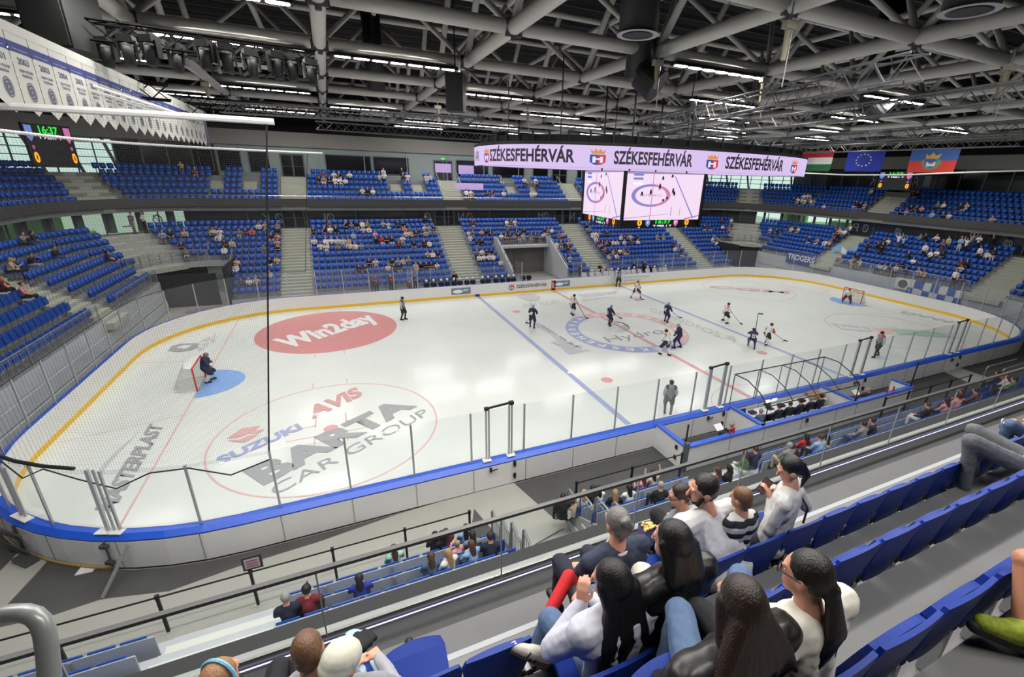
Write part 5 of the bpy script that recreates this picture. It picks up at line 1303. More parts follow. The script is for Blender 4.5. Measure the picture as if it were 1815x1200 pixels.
def seated(arms='lap', lean=.0, hair='short', s=1.0, legs='down'):
    P = []; c = lambda a, b, ra, rb, t: P.append(('c', tuple(x*s for x in a), tuple(x*s for x in b), ra*s, rb*s, t))
    hy, sh = .0+lean, .95-lean*.25
    P.append(('e', (0, 0, .52*s), (.17*s, .15*s, .12*s), None, 'pants'))
    c((0, .0, .55), (0, hy*.6, .82), .14, .15, 'shirt'); c((-.15, hy, sh), (.15, hy, sh), .085, .085, 'shirt'); c((0, hy, sh-.05), (0, hy+.02, sh+.1), .08, .055, 'skin')
    hx, hyy, hz = 0, hy+.05, sh+.22
    P.append(('e', (0, hyy*s, hz*s), (.085*s, .10*s, .12*s), None, 'skin')); c((0, hyy+.085, hz-.02), (0, hyy+.11, hz-.03), .02, .018, 'skin')
    if hair in ('short', 'cap'): P.append(('e', (0, (hyy-.022)*s, (hz+.035)*s), (.095*s, .103*s, .105*s), None, 'hair'))
    if hair == 'cap': c((0, hyy+.06, hz+.075), (0, hyy+.16, hz+.055), .03, .02, 'hair')
    if hair == 'long':
        P.append(('e', (0, (hyy-.022)*s, (hz+.03)*s), (.10*s, .105*s, .11*s), None, 'hair')); c((0, hyy-.07, hz), (0, hy-.1, sh-.12), .085, .06, 'hair')
    if hair == 'helmet': P.append(('e', (0, (hyy-.01)*s, (hz+.035)*s), (.115*s, .125*s, .115*s), None, 'hair'))
    for q in (-1, 1):
        kx = q*.13
        if legs == 'down': c((q*.09, .05, .51), (kx, .45, .53), .09, .065, 'pants'); c((kx, .46, .5), (kx, .47, .14), .06, .045, 'pants'); c((kx, .46, .06), (kx, .6, .05), .05, .04, 'shoe')
        else: c((q*.09, .05, .51), (kx, .42, .50), .09, .065, 'pants'); c((kx, .42, .48), (kx, .35, .14), .055, .04, 'skin'); c((kx, .36, .06), (kx, .5, .05), .05, .04, 'shoe')
        S_ = (q*.19, hy, sh)
        if arms == 'lap': E, H = (q*.24, hy+.1, .72), (q*.08, .32, .62)
        elif arms == 'fold': E, H = (q*.24, hy+.12, .74), (-q*.05, hy+.24, .80)
        elif arms == 'clap': E, H = (q*.24, hy+.16, .78), (q*.03, hy+.34, .98)
        elif arms == 'chin': E, H = (q*.2, .34, .66), (q*.05, hy+.16, sh+.1) if q > 0 else (.05, .36, .66)
        elif arms == 'phone': E, H = (q*.22, hy+.16, .72), (q*.05, hy+.34, .84)
        elif arms == 'up': E, H = (q*.34, hy+.05, sh+.15), (q*.3, hy+.1, sh+.42)
        c(S_, E, .06, .05, 'shirt'); c(E, H, .045, .035, 'sleeve'); P.append(('e', tuple(x*s for x in H), (.04*s, .045*s, .04*s), None, 'skin'))
    return P
def standing(arms='down', hair='short', s=1.0, stride=0.0):
    P = []; c = lambda a, b, ra, rb, t: P.append(('c', tuple(x*s for x in a), tuple(x*s for x in b), ra*s, rb*s, t))
    for q in (-1, 1):
        y = q*stride
        c((q*.1, 0, .9), (q*.11, y*.6+.03, .5), .095, .065, 'pants'); c((q*.11, y*.6+.03, .5), (q*.12, y, .12), .06, .045, 'pants'); c((q*.12, y-.04, .05), (q*.13, y+.14, .045), .05, .04, 'shoe')
        S_ = (q*.19, 0, 1.42)
        if arms == 'down': E, H = (q*.25, -.02, 1.13), (q*.24, .08, .86)
        elif arms == 'fold': E, H = (q*.24, .06, 1.16), (-q*.06, .2, 1.22)
        elif arms == 'up': E, H = (q*.3, .05, 1.6), (q*.24, .08, 1.88)
        elif arms == 'clap': E, H = (q*.25, .12, 1.2), (q*.03, .32, 1.38)
        elif arms == 'hips': E, H = (q*.36, -.05, 1.16), (q*.18, .05, 1.0)
        c(S_, E, .06, .05, 'shirt'); c(E, H, .045, .035, 'sleeve'); P.append(('e', tuple(x*s for x in H), (.04*s, .045*s, .05*s), None, 'skin'))
    P.append(('e', (0, 0, .95*s), (.17*s, .12*s, .13*s), None, 'pants')); c((0, 0, 1.02), (0, 0, 1.3), .13, .15, 'shirt'); c((-.14, 0, 1.43), (.14, 0, 1.43), .085, .085, 'shirt'); c((0, 0, 1.4), (0, .02, 1.56), .06, .055, 'skin')
    P.append(('e', (0, .03*s, 1.67*s), (.085*s, .10*s, .12*s), None, 'skin')); c((0, .11, 1.65), (0, .135, 1.64), .02, .018, 'skin')
    P.append(('e', (0, .008*s, 1.705*s), (.096*s, .104*s, .105*s) if hair != 'helmet' else (.11*s, .125*s, .12*s), None, 'hair'))
    if hair == 'long': c((0, -.05, 1.66), (0, -.1, 1.4), .085, .06, 'hair')
    return P
TAGS = ['skin', 'shirt', 'sleeve', 'pants', 'hair', 'shoe']
TOPS = {'black': (.07, .07, .08), 'white': (.85, .85, .84), 'dark blue': (.12, .15, .28), 'grey': (.48, .49, .50), 'beige': (.74, .68, .58), 'pink': (.80, .55, .58), 'red': (.75, .13, .15), 'brown': (.38, .27, .22), 'light blue': (.55, .66, .80), 'green': (.32, .42, .30), 'orange': (.80, .42, .25), 'dark red': (.42, .10, .14)}
BOT = {'dark': (.10, .10, .12), 'jeans': (.25, .32, .45), 'beige': (.66, .60, .50), 'white': (.78, .77, .75)}
HAIRC = {'dark': (.10, .075, .06), 'brown': (.28, .18, .12), 'fair': (.62, .48, .32), 'grey': (.55, .54, .52), 'black': (.04, .035, .035), 'white': (.9, .9, .9)}
_mesh = {}
def small_mesh(kind, arms, hair, top, bot, hc, sleeve, lean=0, legs='down', voxel=.038):
    key = (kind, arms, hair, top, bot, hc, sleeve, lean, legs)
    if key in _mesh: return _mesh[key]
    gk = (kind, arms, hair, lean, legs)
    if gk not in _mesh:
        P = seated(arms, lean, hair, legs=legs) if kind == 'sit' else standing(arms, hair)
        me = remesh(P, voxel, 1); classify(me, P, TAGS); _mesh[gk] = me
    me = _mesh[gk].copy(); mi_ = np.empty(len(me.polygons), np.int32); me.polygons.foreach_get('material_index', mi_)
    tm = cloth('top_'+top.replace(' ', '_'), TOPS[top])
    for q in (SKIN, tm, tm if sleeve else SKIN, cloth('trousers_'+bot, BOT[bot]), mat('hair_'+hc, HAIRC[hc], .6), mat('shoe_dark', (.12, .12, .12), .6)): me.materials.append(q)
    me.polygons.foreach_set('material_index', mi_); me.update(); _mesh[key] = me; return me
# ------------------------------------------------------------------ far spectators: seen head position -> nearest free seat
def cr(ox, oy, s, L): return [(ox+x/s, oy+y/s)+tuple(r) for x, y, *r in L]
PPL = []
PPL += cr(380, 220, 3.75, [(677, 325), (715, 325), (752, 328), (795, 335, 'white'), (830, 330, 'white'), (865, 330), (718, 288, 'dark red'), (795, 290), (835, 295), (888, 305), (983, 420), (1023, 428), (1062, 418), (1085, 303, 'white'), (1118, 308), (1160, 295, 'white'), (1215, 310), (1250, 310), (1275, 305, 'white'), (1380, 325), (1408, 320),
    (285, 622, 'white'), (332, 622, 'beige'), (160, 668, 'grey'), (190, 668, 'dark red'), (232, 672, 'orange'), (405, 665), (400, 690, 'pink'), (440, 685), (358, 728), (392, 770), (345, 800, 'grey'), (440, 785), (380, 850), (425, 865), (20, 700, 'white'), (55, 770), (85, 768, 'beige'), (10, 910, 'pink'), (65, 885), (112, 905, 'white'), (375, 935), (180, 990), (235, 985), (278, 985),
    (668, 655, 'black'), (712, 655), (745, 655), (778, 655), (803, 655, 'black'), (880, 615), (915, 615, 'grey'), (950, 620, 'black'), (985, 618, 'white'), (1020, 615, 'green'), (988, 675), (1028, 680, 'white'), (1075, 685), (930, 695), (905, 720), (1113, 625), (1148, 615), (1212, 620), (1250, 620), (1250, 660, 'pink'), (1262, 690), (1285, 680), (1395, 612), (1438, 645), (1468, 645), (1382, 655), (1325, 690), (1310, 705), (1395, 705), (675, 738, 'white'), (690, 765, 'white'), (748, 728), (755, 768), (785, 755), (825, 725, 'white'), (858, 725, 'white'), (820, 765), (890, 760, 'white'), (930, 755, 'white'), (965, 765, 'light blue'), (1108, 745, 'red'), (1145, 745), (1180, 745, 'black'), (1222, 755), (1250, 742, 'white'), (1065, 720), (1335, 745), (1405, 745, 'black'), (1438, 748, 'white'), (1400, 825), (1430, 825), (1480, 825), (955, 905, 'black'), (985, 905), (1025, 865, 'black'), (1052, 865, 'white'), (1165, 860), (1200, 865), (1235, 865), (1275, 855, 'grey'), (1135, 900, 'white'), (1170, 905), (1205, 905, 'black'), (1350, 895), (1380, 895, 'black'), (1415, 895, 'black'), (1450, 890, 'black'), (1485, 890), (1065, 1040, 'dark red'), (1160, 1035)])
PPL += cr(700, 280, 4.5375, [(590, 535), (625, 540), (695, 540), (725, 540), (760, 545), (625, 465, 'dark red'), (885, 470, 'white'), (920, 475), (955, 480, 'white'), (920, 545), (960, 550), (1022, 540), (850, 575, 'white'), (865, 610), (905, 610), (970, 620), (1005, 620), (1040, 585), (1080, 580, 'green'), (1110, 580), (1165, 610, 'black'), (1190, 605, 'white'), (1210, 540), (1245, 540), (1275, 540, 'white'), (655, 620), (685, 620, 'black'), (575, 590), (650, 700), (690, 705), (730, 700), (765, 700, 'black'), (625, 740), (665, 740, 'white'), (700, 740, 'white'), (740, 740), (840, 795, 'white'), (895, 130, 'green'), (1045, 130), (1105, 175, 'white'), (1145, 190), (1085, 175), (520, 262, 'white'), (550, 260), (580, 258), (620, 258), (740, 255), (765, 250, 'black'), (880, 262), (1088, 262, 'white'), (1125, 268, 'white'), (1320, 575), (1350, 575, 'pink'), (1290, 640), (1320, 650), (1350, 645), (1385, 645), (1390, 690), (1425, 690), (1350, 765), (1380, 765), (1505, 530, 'black'), (1540, 530), (1530, 575), (1600, 570), (1580, 650), (1610, 650), (1650, 650), (1690, 640), (1720, 640), (1760, 640), (1790, 640), (1665, 745), (1700, 735), (1740, 725), (1765, 735)])
PPL += cr(1050, 280, 4.5375, [(20, 580), (110, 575), (215, 600, 'white'), (250, 600), (290, 600), (320, 590, 'white'), (370, 600), (530, 580), (560, 585), (245, 630), (305, 640), (375, 635, 'white'), (75, 745, 'black'), (130, 720), (165, 715), (190, 715, 'white'), (230, 720), (265, 720, 'brown'), (655, 660, 'black'), (650, 700, 'white'), (695, 690), (730, 735, 'black'), (960, 620, 'white'), (1015, 640), (850, 500), (900, 510), (950, 520), (1030, 465), (1050, 530, 'white'), (1135, 450), (1150, 500), (1190, 560), (1170, 540), (1440, 540), (1500, 540), (1610, 530), (1650, 535), (1645, 310), (1680, 300), (1715, 320, 'white'), (1745, 290, 'white'), (1780, 290), (870, 290), (890, 290)])
PPL += cr(1400, 240, 3.749, [(555, 345, 'beige'), (485, 430, 'black'), (465, 430), (510, 450), (730, 480), (765, 475), (810, 440), (875, 450, 'pink'), (850, 450), (995, 425), (1025, 430, 'white'), (1140, 440), (1175, 440), (820, 365), (855, 365, 'black'), (1350, 530), (960, 520), (1010, 520), (1045, 520), (235, 460), (95, 385), (130, 390, 'white'), (160, 395), (60, 400),
    (315, 600), (350, 600, 'white'), (395, 610), (420, 615), (300, 640, 'dark red'), (130, 675), (180, 675), (240, 690, 'white'), (265, 700, 'beige'), (290, 715), (335, 660, 'beige', 'stand'), (535, 700, 'black', 'stand'), (590, 725, 'black', 'stand'), (630, 715, 'black', 'stand'), (630, 665, 'dark blue'), (675, 680), (740, 650, 'white', 'up'), (775, 660, 'light blue', 'up'), (460, 780, 'black'), (690, 830, 'black'), (745, 835, 'black'), (790, 760, 'black'), (815, 780, 'white'), (900, 730, 'white', 'stand'), (940, 745, 'white', 'stand'), (975, 745, 'white'), (1010, 750, 'black'), (1025, 720, 'brown', 'stand'), (1060, 660, 'beige', 'stand'), (1135, 690, 'light blue', 'stand'), (1195, 690, 'white', 'up'), (1245, 655, 'grey', 'up'), (1270, 670, 'white', 'stand'), (1345, 680, 'black', 'up'), (880, 640, 'grey'), (920, 640), (985, 655, 'white'), (1265, 745, 'white', 'stand'), (1310, 760, 'white'), (1385, 750, 'dark blue', 'stand'), (1130, 820), (1165, 820, 'white'), (1190, 830, 'black'), (335, 850), (400, 860, 'white'), (440, 870), (470, 880, 'white'), (585, 890, 'white'), (630, 880, 'white'), (700, 880, 'white'), (540, 920), (770, 925), (835, 935, 'beige'), (880, 945), (1110, 970, 'white', 'stand'), (1140, 1000)])
PPL += cr(0, 220, 4.285, [(145, 790, 'grey'), (195, 780, 'black'), (405, 890, 'black'), (195, 1010, 'black'), (105, 1040, 'black'), (30, 1060, 'beige'), (15, 1150, 'dark red'), (1040, 730, 'black'), (1000, 740), (970, 750, 'black'), (1275, 800, 'black'), (1380, 800, 'beige'), (1140, 850, 'beige'), (1200, 855, 'light blue'), (1120, 900, 'grey'), (1350, 910, 'black'), (1385, 895), (1595, 790, 'beige'), (1650, 795, 'white'), (1690, 890), (810, 990, 'dark blue'), (1645, 1030, 'pink'), (1700, 1010, 'white'), (1370, 265, 'beige'), (1495, 310, 'dark red')])
PPL += cr(0, 420, 4, [(165, 320, 'pink'), (205, 300, 'dark blue')])
SP = []
for s_ in SEATS: SP.append(pix((s_[0]-s_[3]*.05, s_[1]-s_[4]*.05, s_[2]+1.2)))
SPA = np.array(SP)
taken = set(); chosen = []
for q in PPL:
    u, v = q[0], q[1]; st = len(q) > 3
    d = np.hypot(SPA[:, 0]-u, SPA[:, 1]-(v+(8 if st else 3)))+(SPA[:, 2] < 1)*1e5
    for i in taken: d[i] = 1e6
    i = int(d.argmin())
    if d[i] < 22: taken.add(i); chosen.append((SPA[i, 2], i, q))
chosen.sort(key=lambda c_: c_[0])
SECN = {('lower', 'F', 0): 'lower stand left of first stairs', ('lower', 'F', 1): 'lower stand behind blue bench', ('lower', 'F', 2): 'lower stand around player tunnel', ('lower', 'F', 3): 'lower stand behind white bench', ('lower', 'F', 4): 'lower stand by right corner'}
def secname(t, sec):
    k, n_ = sec
    if (t, k, n_) in SECN: return SECN[(t, k, n_)]
    base = {'F': 'far', 'R': 'right end', 'L': 'left end', 'C': 'right corner', 'D': 'left corner'}[k]
    return '%s %s stand, %s block' % (base, t, ORD[n_])
byrow = {}
for i in sorted(taken, key=lambda i: SPA[i, 0]):
    s_ = SEATS[i]; byrow.setdefault((s_[5], s_[6], s_[7]), []).append(i)
def spec_look(q, rr):
    top = q[2] if len(q) > 2 else rr.choices(['black', 'white', 'dark blue', 'grey', 'beige', 'pink', 'brown', 'light blue', 'dark red'], [30, 22, 9, 10, 9, 4, 5, 4, 3])[0]
    bot = rr.choices(['dark', 'jeans', 'beige', 'white'], [45, 25, 18, 12])[0]; hc = rr.choices(['dark', 'brown', 'fair', 'grey', 'black'], [35, 25, 15, 8, 17])[0]
    return top, bot, hc
MAXP = 222
crowd_meshes = []
for n_, (dist, i, q) in enumerate(chosen):
    x, y, z, nx, ny, tier, row, sec = SEATS[i]; rr = random.Random(i)
    top, bot, hc = spec_look(q, rr); st = q[3] if len(q) > 3 else None
    hair = rr.choice(['short', 'short', 'long', 'cap']); arms = rr.choice(['lap', 'lap', 'fold', 'chin', 'phone', 'clap']); sl = rr.random() < .45
    if st: me = small_mesh('stand', {'stand': rr.choice(['down', 'fold', 'clap']), 'up': 'up'}[st], 'short', top, bot, hc, sl)
    else: me = small_mesh('sit', arms, hair, top, bot, hc, sl, rr.choice([0, .12]), rr.choice(['down', 'bare']))
    ang = math.atan2(-ny, -nx)-PI/2+rr.uniform(-.3, .3); sc_ = rr.uniform(.9, 1.03)
    off = .30 if st else .04
    loc = (x-nx*off, y-ny*off, z)
    if n_ < MAXP:
        k = byrow[(tier, row, sec)].index(i)
        o = link('spectator', me, label='%s person, %s top, %s row, %s, %s from left' % ('standing' if st else 'seated', top, ORD[row], secname(tier, sec), ORD[k]), cat='person', group='spectators in the far and end stands', loc=loc, rz=ang)
        o.scale = (sc_,)*3
    else: crowd_meshes.append((me, Matrix.Translation(loc) @ Matrix.Rotation(ang, 4, 'Z') @ Matrix.Scale(sc_, 4)))
def merge(items, name, **kw):
    mats_ = []; VV, FF, MI, off = [], [], [], 0
    for me, M in items:
        n = len(me.vertices); co = np.empty(n*3); me.vertices.foreach_get('co', co); co = co.reshape(-1, 3) @ np.array(M.to_3x3()).T+np.array(M.translation)
        lp = np.empty(len(me.loops), int); me.loops.foreach_get('vertex_index', lp); ls = np.empty(len(me.polygons), int); me.polygons.foreach_get('loop_start', ls); lt = np.empty(len(me.polygons), int); me.polygons.foreach_get('loop_total', lt); mi = np.empty(len(me.polygons), int); me.polygons.foreach_get('material_index', mi)
        mp = []
        for m_ in me.materials:
            if m_ not in mats_: mats_.append(m_)
            mp.append(mats_.index(m_))
        VV.append(co); FF.append((lp+off, ls, lt)); MI.append(np.array(mp or [0])[mi]); off += n
    V = np.concatenate(VV); L_ = np.concatenate([f[0] for f in FF]); T_ = np.concatenate([f[2] for f in FF]); S_ = np.concatenate([[0], np.cumsum(T_)[:-1]])
    me = bpy.data.meshes.new(name); me.vertices.add(len(V)); me.vertices.foreach_set('co', V.ravel().astype(np.float32)); me.loops.add(len(L_)); me.loops.foreach_set('vertex_index', L_.astype(np.int32)); me.polygons.add(len(T_)); me.polygons.foreach_set('loop_start', S_.astype(np.int32)); me.polygons.foreach_set('loop_total', T_.astype(np.int32))
    for m_ in mats_: me.materials.append(m_)
    me.polygons.foreach_set('material_index', np.concatenate(MI).astype(np.int32)); me.update(calc_edges=True); me.validate()
    return link(name, me, **kw)
if crowd_meshes: merge(crowd_meshes, 'distant_crowd', kind='stuff', label='smallest most distant spectators scattered over the far stands', cat='crowd')
# ------------------------------------------------------------------ far seats
def far_seat(folded=True):
    b = MB(); v, f = shell(.45, .40, .84, .10, .17, .03, 2, 2, .03, .12); b.add(v, f, 0)
    if folded: v, f = shell(.41, .42, .80, -.02, .04, -.02, 2, 2, .04, .08); b.add(v, f, 0)
    else: b.box((0, -.14, .43), (.42, .40, .05), m=0)
    b.box((0, .06, .385), (.30, .10, .03), m=1); b.box((0, .12, .2), (.05, .05, .36), m=1)
    me = bpy.data.meshes.new('stadium_seat'); me.from_pydata(b.v, [], b.f)
    for q in (seat_blue, alu): me.materials.append(q)
    me.polygons.foreach_set('material_index', b.m); me.update(); return me
FS, FO = far_seat(), far_seat(False)
b = MB(); v, f = shell(.48, .40, .84, .10, .13, .0, 2, 2, .03, .05); b.add(v, f, 0); v, f = shell(.42, .42, .72, .05, .09, .0, 2, 2, .03, .05); b.add(v, f, 0); b.box((0, .06, .3), (.3, .08, .2), m=1)
FN = bpy.data.meshes.new('stadium_seat_low'); FN.from_pydata(b.v, [], b.f); FN.materials.append(seat_blue); FN.materials.append(alu); FN.polygons.foreach_set('material_index', b.m)
cand = [(SPA[i, 2], 'far', i) for i in range(len(SEATS)) if SPA[i, 2] > 2 and -30 < SPA[i, 0] < 1845]+[(abs(pix((s[0], s[1], s[2]+.8))[2]), 'near', j) for j, s in enumerate(NEARSEATS) if pix((s[0], s[1], s[2]+.8))[2] > 1 and -60 < pix((s[0], s[1], s[2]+.8))[0] < 1880]
cand.sort(key=lambda c_: c_[0]); rest = []
NI = 236; cnt = {}
NEAR_TAKEN = set()
for n_, (d_, w_, i) in enumerate(cand):
    s = SEATS[i] if w_ == 'far' else NEARSEATS[i]
    ang = math.atan2(s[4], s[3])-PI/2
    me = FO if (w_ == 'far' and i in taken) else FS if w_ == 'far' else FN
    if n_ < NI:
        if w_ == 'near':
            row = [q for q in NEARSEATS if q[6] == s[6] and q[7] == s[7]]; k = sorted(q[0] for q in row).index(s[0])
            lab = 'blue seat, %s row of near lower stand %s, %s from left' % (ORD[s[6]], ('left of the white stairs', 'between white stairs and ramp', 'right of the ramp', 'beyond the second stairs', 'at the right')[s[7]], ordw(k))
        else:
            row = [q for q in SEATS if q[5:] == s[5:]]; k = row.index(s)
            lab = 'blue stadium seat, row %d of %s, %s in line' % (s[6]+1, secname(s[5], s[7]), ordw(k))
        link('stadium_seat', me, label=lab, cat='seat', group='blue seats of the lower stands', loc=s[:3], rz=ang)
    else: rest.append((me, Matrix.Translation(s[:3]) @ Matrix.Rotation(ang, 4, 'Z')))
for i in range(len(SEATS)):
    if not (SPA[i, 2] > 2 and -30 < SPA[i, 0] < 1845) and SPA[i, 2] < 75:
        s = SEATS[i]; rest.append((FS, Matrix.Translation(s[:3]) @ Matrix.Rotation(math.atan2(s[4], s[3])-PI/2, 4, 'Z')))
merge(rest, 'distant_seats', kind='stuff', label='all remaining blue seats of the far and end stands', cat='seats')
# ------------------------------------------------------------------ near lower spectators
def person_small(u, v, y, row_z, top, bot, hc, hair, arms, lab, lean=0, sl=True, s=1.0, rz=0, legs='down', kind='sit'):
    p = at(u, v, 1, y); me = small_mesh(kind, arms, hair, top, bot, hc, sl, lean, legs, .03)
    o = link('spectator', me, label=lab, cat='person', group='spectators in the near lower stand', loc=(p[0], y+.02, row_z), rz=rz); o.scale = (s,)*3
    if kind == 'sit' and row_z < 3: pass
    return o
N = NEARROWS
def NP_(u, v, r, top, bot, hc, hair, arms, lab, **k): return person_small(u, v, N[r][0], N[r][1], top, bot, hc, hair, arms, lab, **k)
TOPS['mint'] = (.62, .80, .72); TOPS['denim'] = (.28, .36, .48); TOPS['jersey blue'] = (.14, .20, .55); TOPS['navy'] = (.10, .13, .20)
L_ = [(696, 950, 0, 'mint', 'dark', 'brown', 'long', 'lap', 'woman in mint top with long brown hair by the black rail'), (770, 938, 0, 'black', 'dark', 'black', 'long', 'lap', 'person with long black hair in black left of two friends, front row'), (783, 938, 0, 'black', 'dark', 'black', 'long', 'lap', 'dark haired person in black in the middle of the front row trio'), (793, 940, 0, 'dark red', 'dark', 'brown', 'long', 'lap', 'person with reddish brown hair in dark red, front row by the rail'), (826, 930, 0, 'light blue', 'jeans', 'dark', 'long', 'lap', 'person in light blue beside the first barred railing'),
  (813, 955, 1, 'pink', 'dark', 'fair', 'short', 'clap', 'fair haired child in pink, second row near the ramp'), (838, 945, 1, 'grey', 'jeans', 'dark', 'long', 'lap', 'person in grey with orange scarf colour, second row by ramp rails'), (765, 985, 2, 'denim', 'jeans', 'brown', 'long', 'lap', 'woman in denim shirt with shoulder-length brown hair, third row'), (796, 985, 2, 'white', 'beige', 'fair', 'long', 'lap', 'person in white jacket with fair ponytail, third row'), (839, 972, 2, 'light blue', 'jeans', 'brown', 'long', 'fold', 'woman in pale denim jacket with brown hair, third row'), (870, 955, 2, 'navy', 'dark', 'dark', 'short', 'lap', 'broad man in navy jacket beside the ramp railing'),
  (637, 1033, 2, 'jersey blue', 'dark', 'dark', 'long', 'fold', 'person in blue hockey jersey with lettered back, alone in third row'), (506, 1065, 2, 'navy', 'dark', 'grey', 'short', 'lap', 'grey haired man in navy beside the white stairs'), (546, 1075, 2, 'dark red', 'dark', 'black', 'cap', 'lap', 'person in dark cap and checked red shirt beside grey haired man'),
  (1000, 868, 0, 'black', 'dark', 'dark', 'short', 'lap', 'person in black right behind the second barred railings'), (1010, 866, 0, 'white', 'dark', 'fair', 'short', 'lap', 'first fair child in white right of the ramp'), (1019, 862, 0, 'beige', 'jeans', 'brown', 'short', 'lap', 'second child with brown hair right of the ramp'), (1038, 860, 0, 'white', 'jeans', 'fair', 'long', 'lap', 'person with long golden hair right of the ramp, front row'), (1052, 868, 0, 'black', 'dark', 'black', 'short', 'lap', 'dark haired person in black between two in white, front row'), (1065, 860, 0, 'white', 'dark', 'dark', 'long', 'lap', 'woman in white with dark hair, front row right of ramp'),
  (1092, 875, 1, 'black', 'jeans', 'fair', 'long', 'lap', 'blonde person in black jacket, second row right of ramp'), (1118, 872, 1, 'white', 'jeans', 'black', 'long', 'lap', 'woman in white with black hair bent forward, second row'), (1140, 858, 0, 'pink', 'dark', 'brown', 'long', 'phone', 'woman in patterned pink holding a phone, front row'), (1160, 852, 0, 'beige', 'dark', 'dark', 'long', 'up', 'woman raising a phone over the front rail'), (1172, 868, 2, 'black', 'dark', 'grey', 'short', 'lap', 'bald man in black lying back in third row'),
  (1276, 845, 2, 'brown', 'jeans', 'brown', 'long', 'lap', 'woman with long brown hair left of the second white stairs'), (1293, 838, 2, 'black', 'dark', 'black', 'long', 'lap', 'hooded person in black beside the second white stairs'), (1330, 790, 1, 'green', 'white', 'brown', 'long', 'lap', 'brown haired woman in olive vest beyond the second stairs'), (1345, 782, 1, 'dark blue', 'jeans', 'brown', 'short', 'lap', 'man in blue shirt beyond the second stairs'), (1408, 780, 2, 'grey', 'beige', 'grey', 'short', 'lap', 'man in grey shirt with hands raised, right of the second stairs'), (1430, 782, 1, 'red', 'dark', 'black', 'long', 'lap', 'person in black and red, second row right of stairs'), (1417, 795, 2, 'pink', 'dark', 'brown', 'long', 'lap', 'child in pink between grey and checked shirts'), (1453, 792, 2, 'light blue', 'dark', 'brown', 'short', 'lap', 'man in a finely checked shirt, third row'), (1470, 778, 2, 'beige', 'dark', 'black', 'long', 'lap', 'woman in peach top with dark tied hair, third row'),
  (1536, 748, 2, 'grey', 'jeans', 'dark', 'short', 'lap', 'man in grey T-shirt leaning back with stretched legs'), (1556, 742, 2, 'navy', 'dark', 'dark', 'short', 'lap', 'person in navy next to the leaning man in grey'), (1640, 742, 2, 'black', 'white', 'brown', 'short', 'lap', 'person in black cap top and white shorts beside black backpack'), (1688, 700, 2, 'pink', 'dark', 'black', 'long', 'lap', 'left one of two people in pale pink on the right'), (1703, 697, 2, 'pink', 'dark', 'dark', 'short', 'lap', 'right one of two people in pale pink on the right'), (1712, 690, 1, 'dark red', 'dark', 'brown', 'long', 'lap', 'person in dark red behind the two in pink'), (1733, 693, 2, 'brown', 'dark', 'black', 'cap', 'lap', 'person in dark cap and brown pattern right of dark red one'), (1778, 655, 0, 'navy', 'dark', 'dark', 'short', 'lap', 'person in navy leaning on arms before bent rails'), (1790, 632, 0, 'orange', 'dark', 'brown', 'short', 'lap', 'standing person in orange by the bent rails', ), (1802, 645, 1, 'white', 'dark', 'brown', 'long', 'lap', 'brown haired person in white by the bent rails'), (1800, 675, 2, 'green', 'dark', 'dark', 'short', 'lap', 'person in dark green and camouflage at the right edge')]
for k, q in enumerate(L_):
    o = NP_(*q, lean=.06 if k % 2 else 0, sl=True, rz=R.uniform(-.35, .35), s=.8 if 'child' in q[-1] else (.95 if q[6] == 'long' else 1.04))
    if 'jersey' in q[-1]:
        p = Vector(o.location); b_ = text_obj('HAVICSEK', (-.15, -.185, .86), (.3, 0, 0), (0, 0, .06), cloth('jersey_white', (.9, .9, .9)), 'back_lettering', o, .03)
link('backpack', remesh([('e', (0, 0, .24), (.16, .12, .24), None, 'b'), ('e', (0, -.1, .18), (.12, .06, .14), None, 'b')], .03), label='black backpack on the seat beside the person in white shorts', cat='backpack', loc=tuple(at(1655, 745, 1, -18.0)-np.array([0, 0, .4]))).data.materials.append(black)
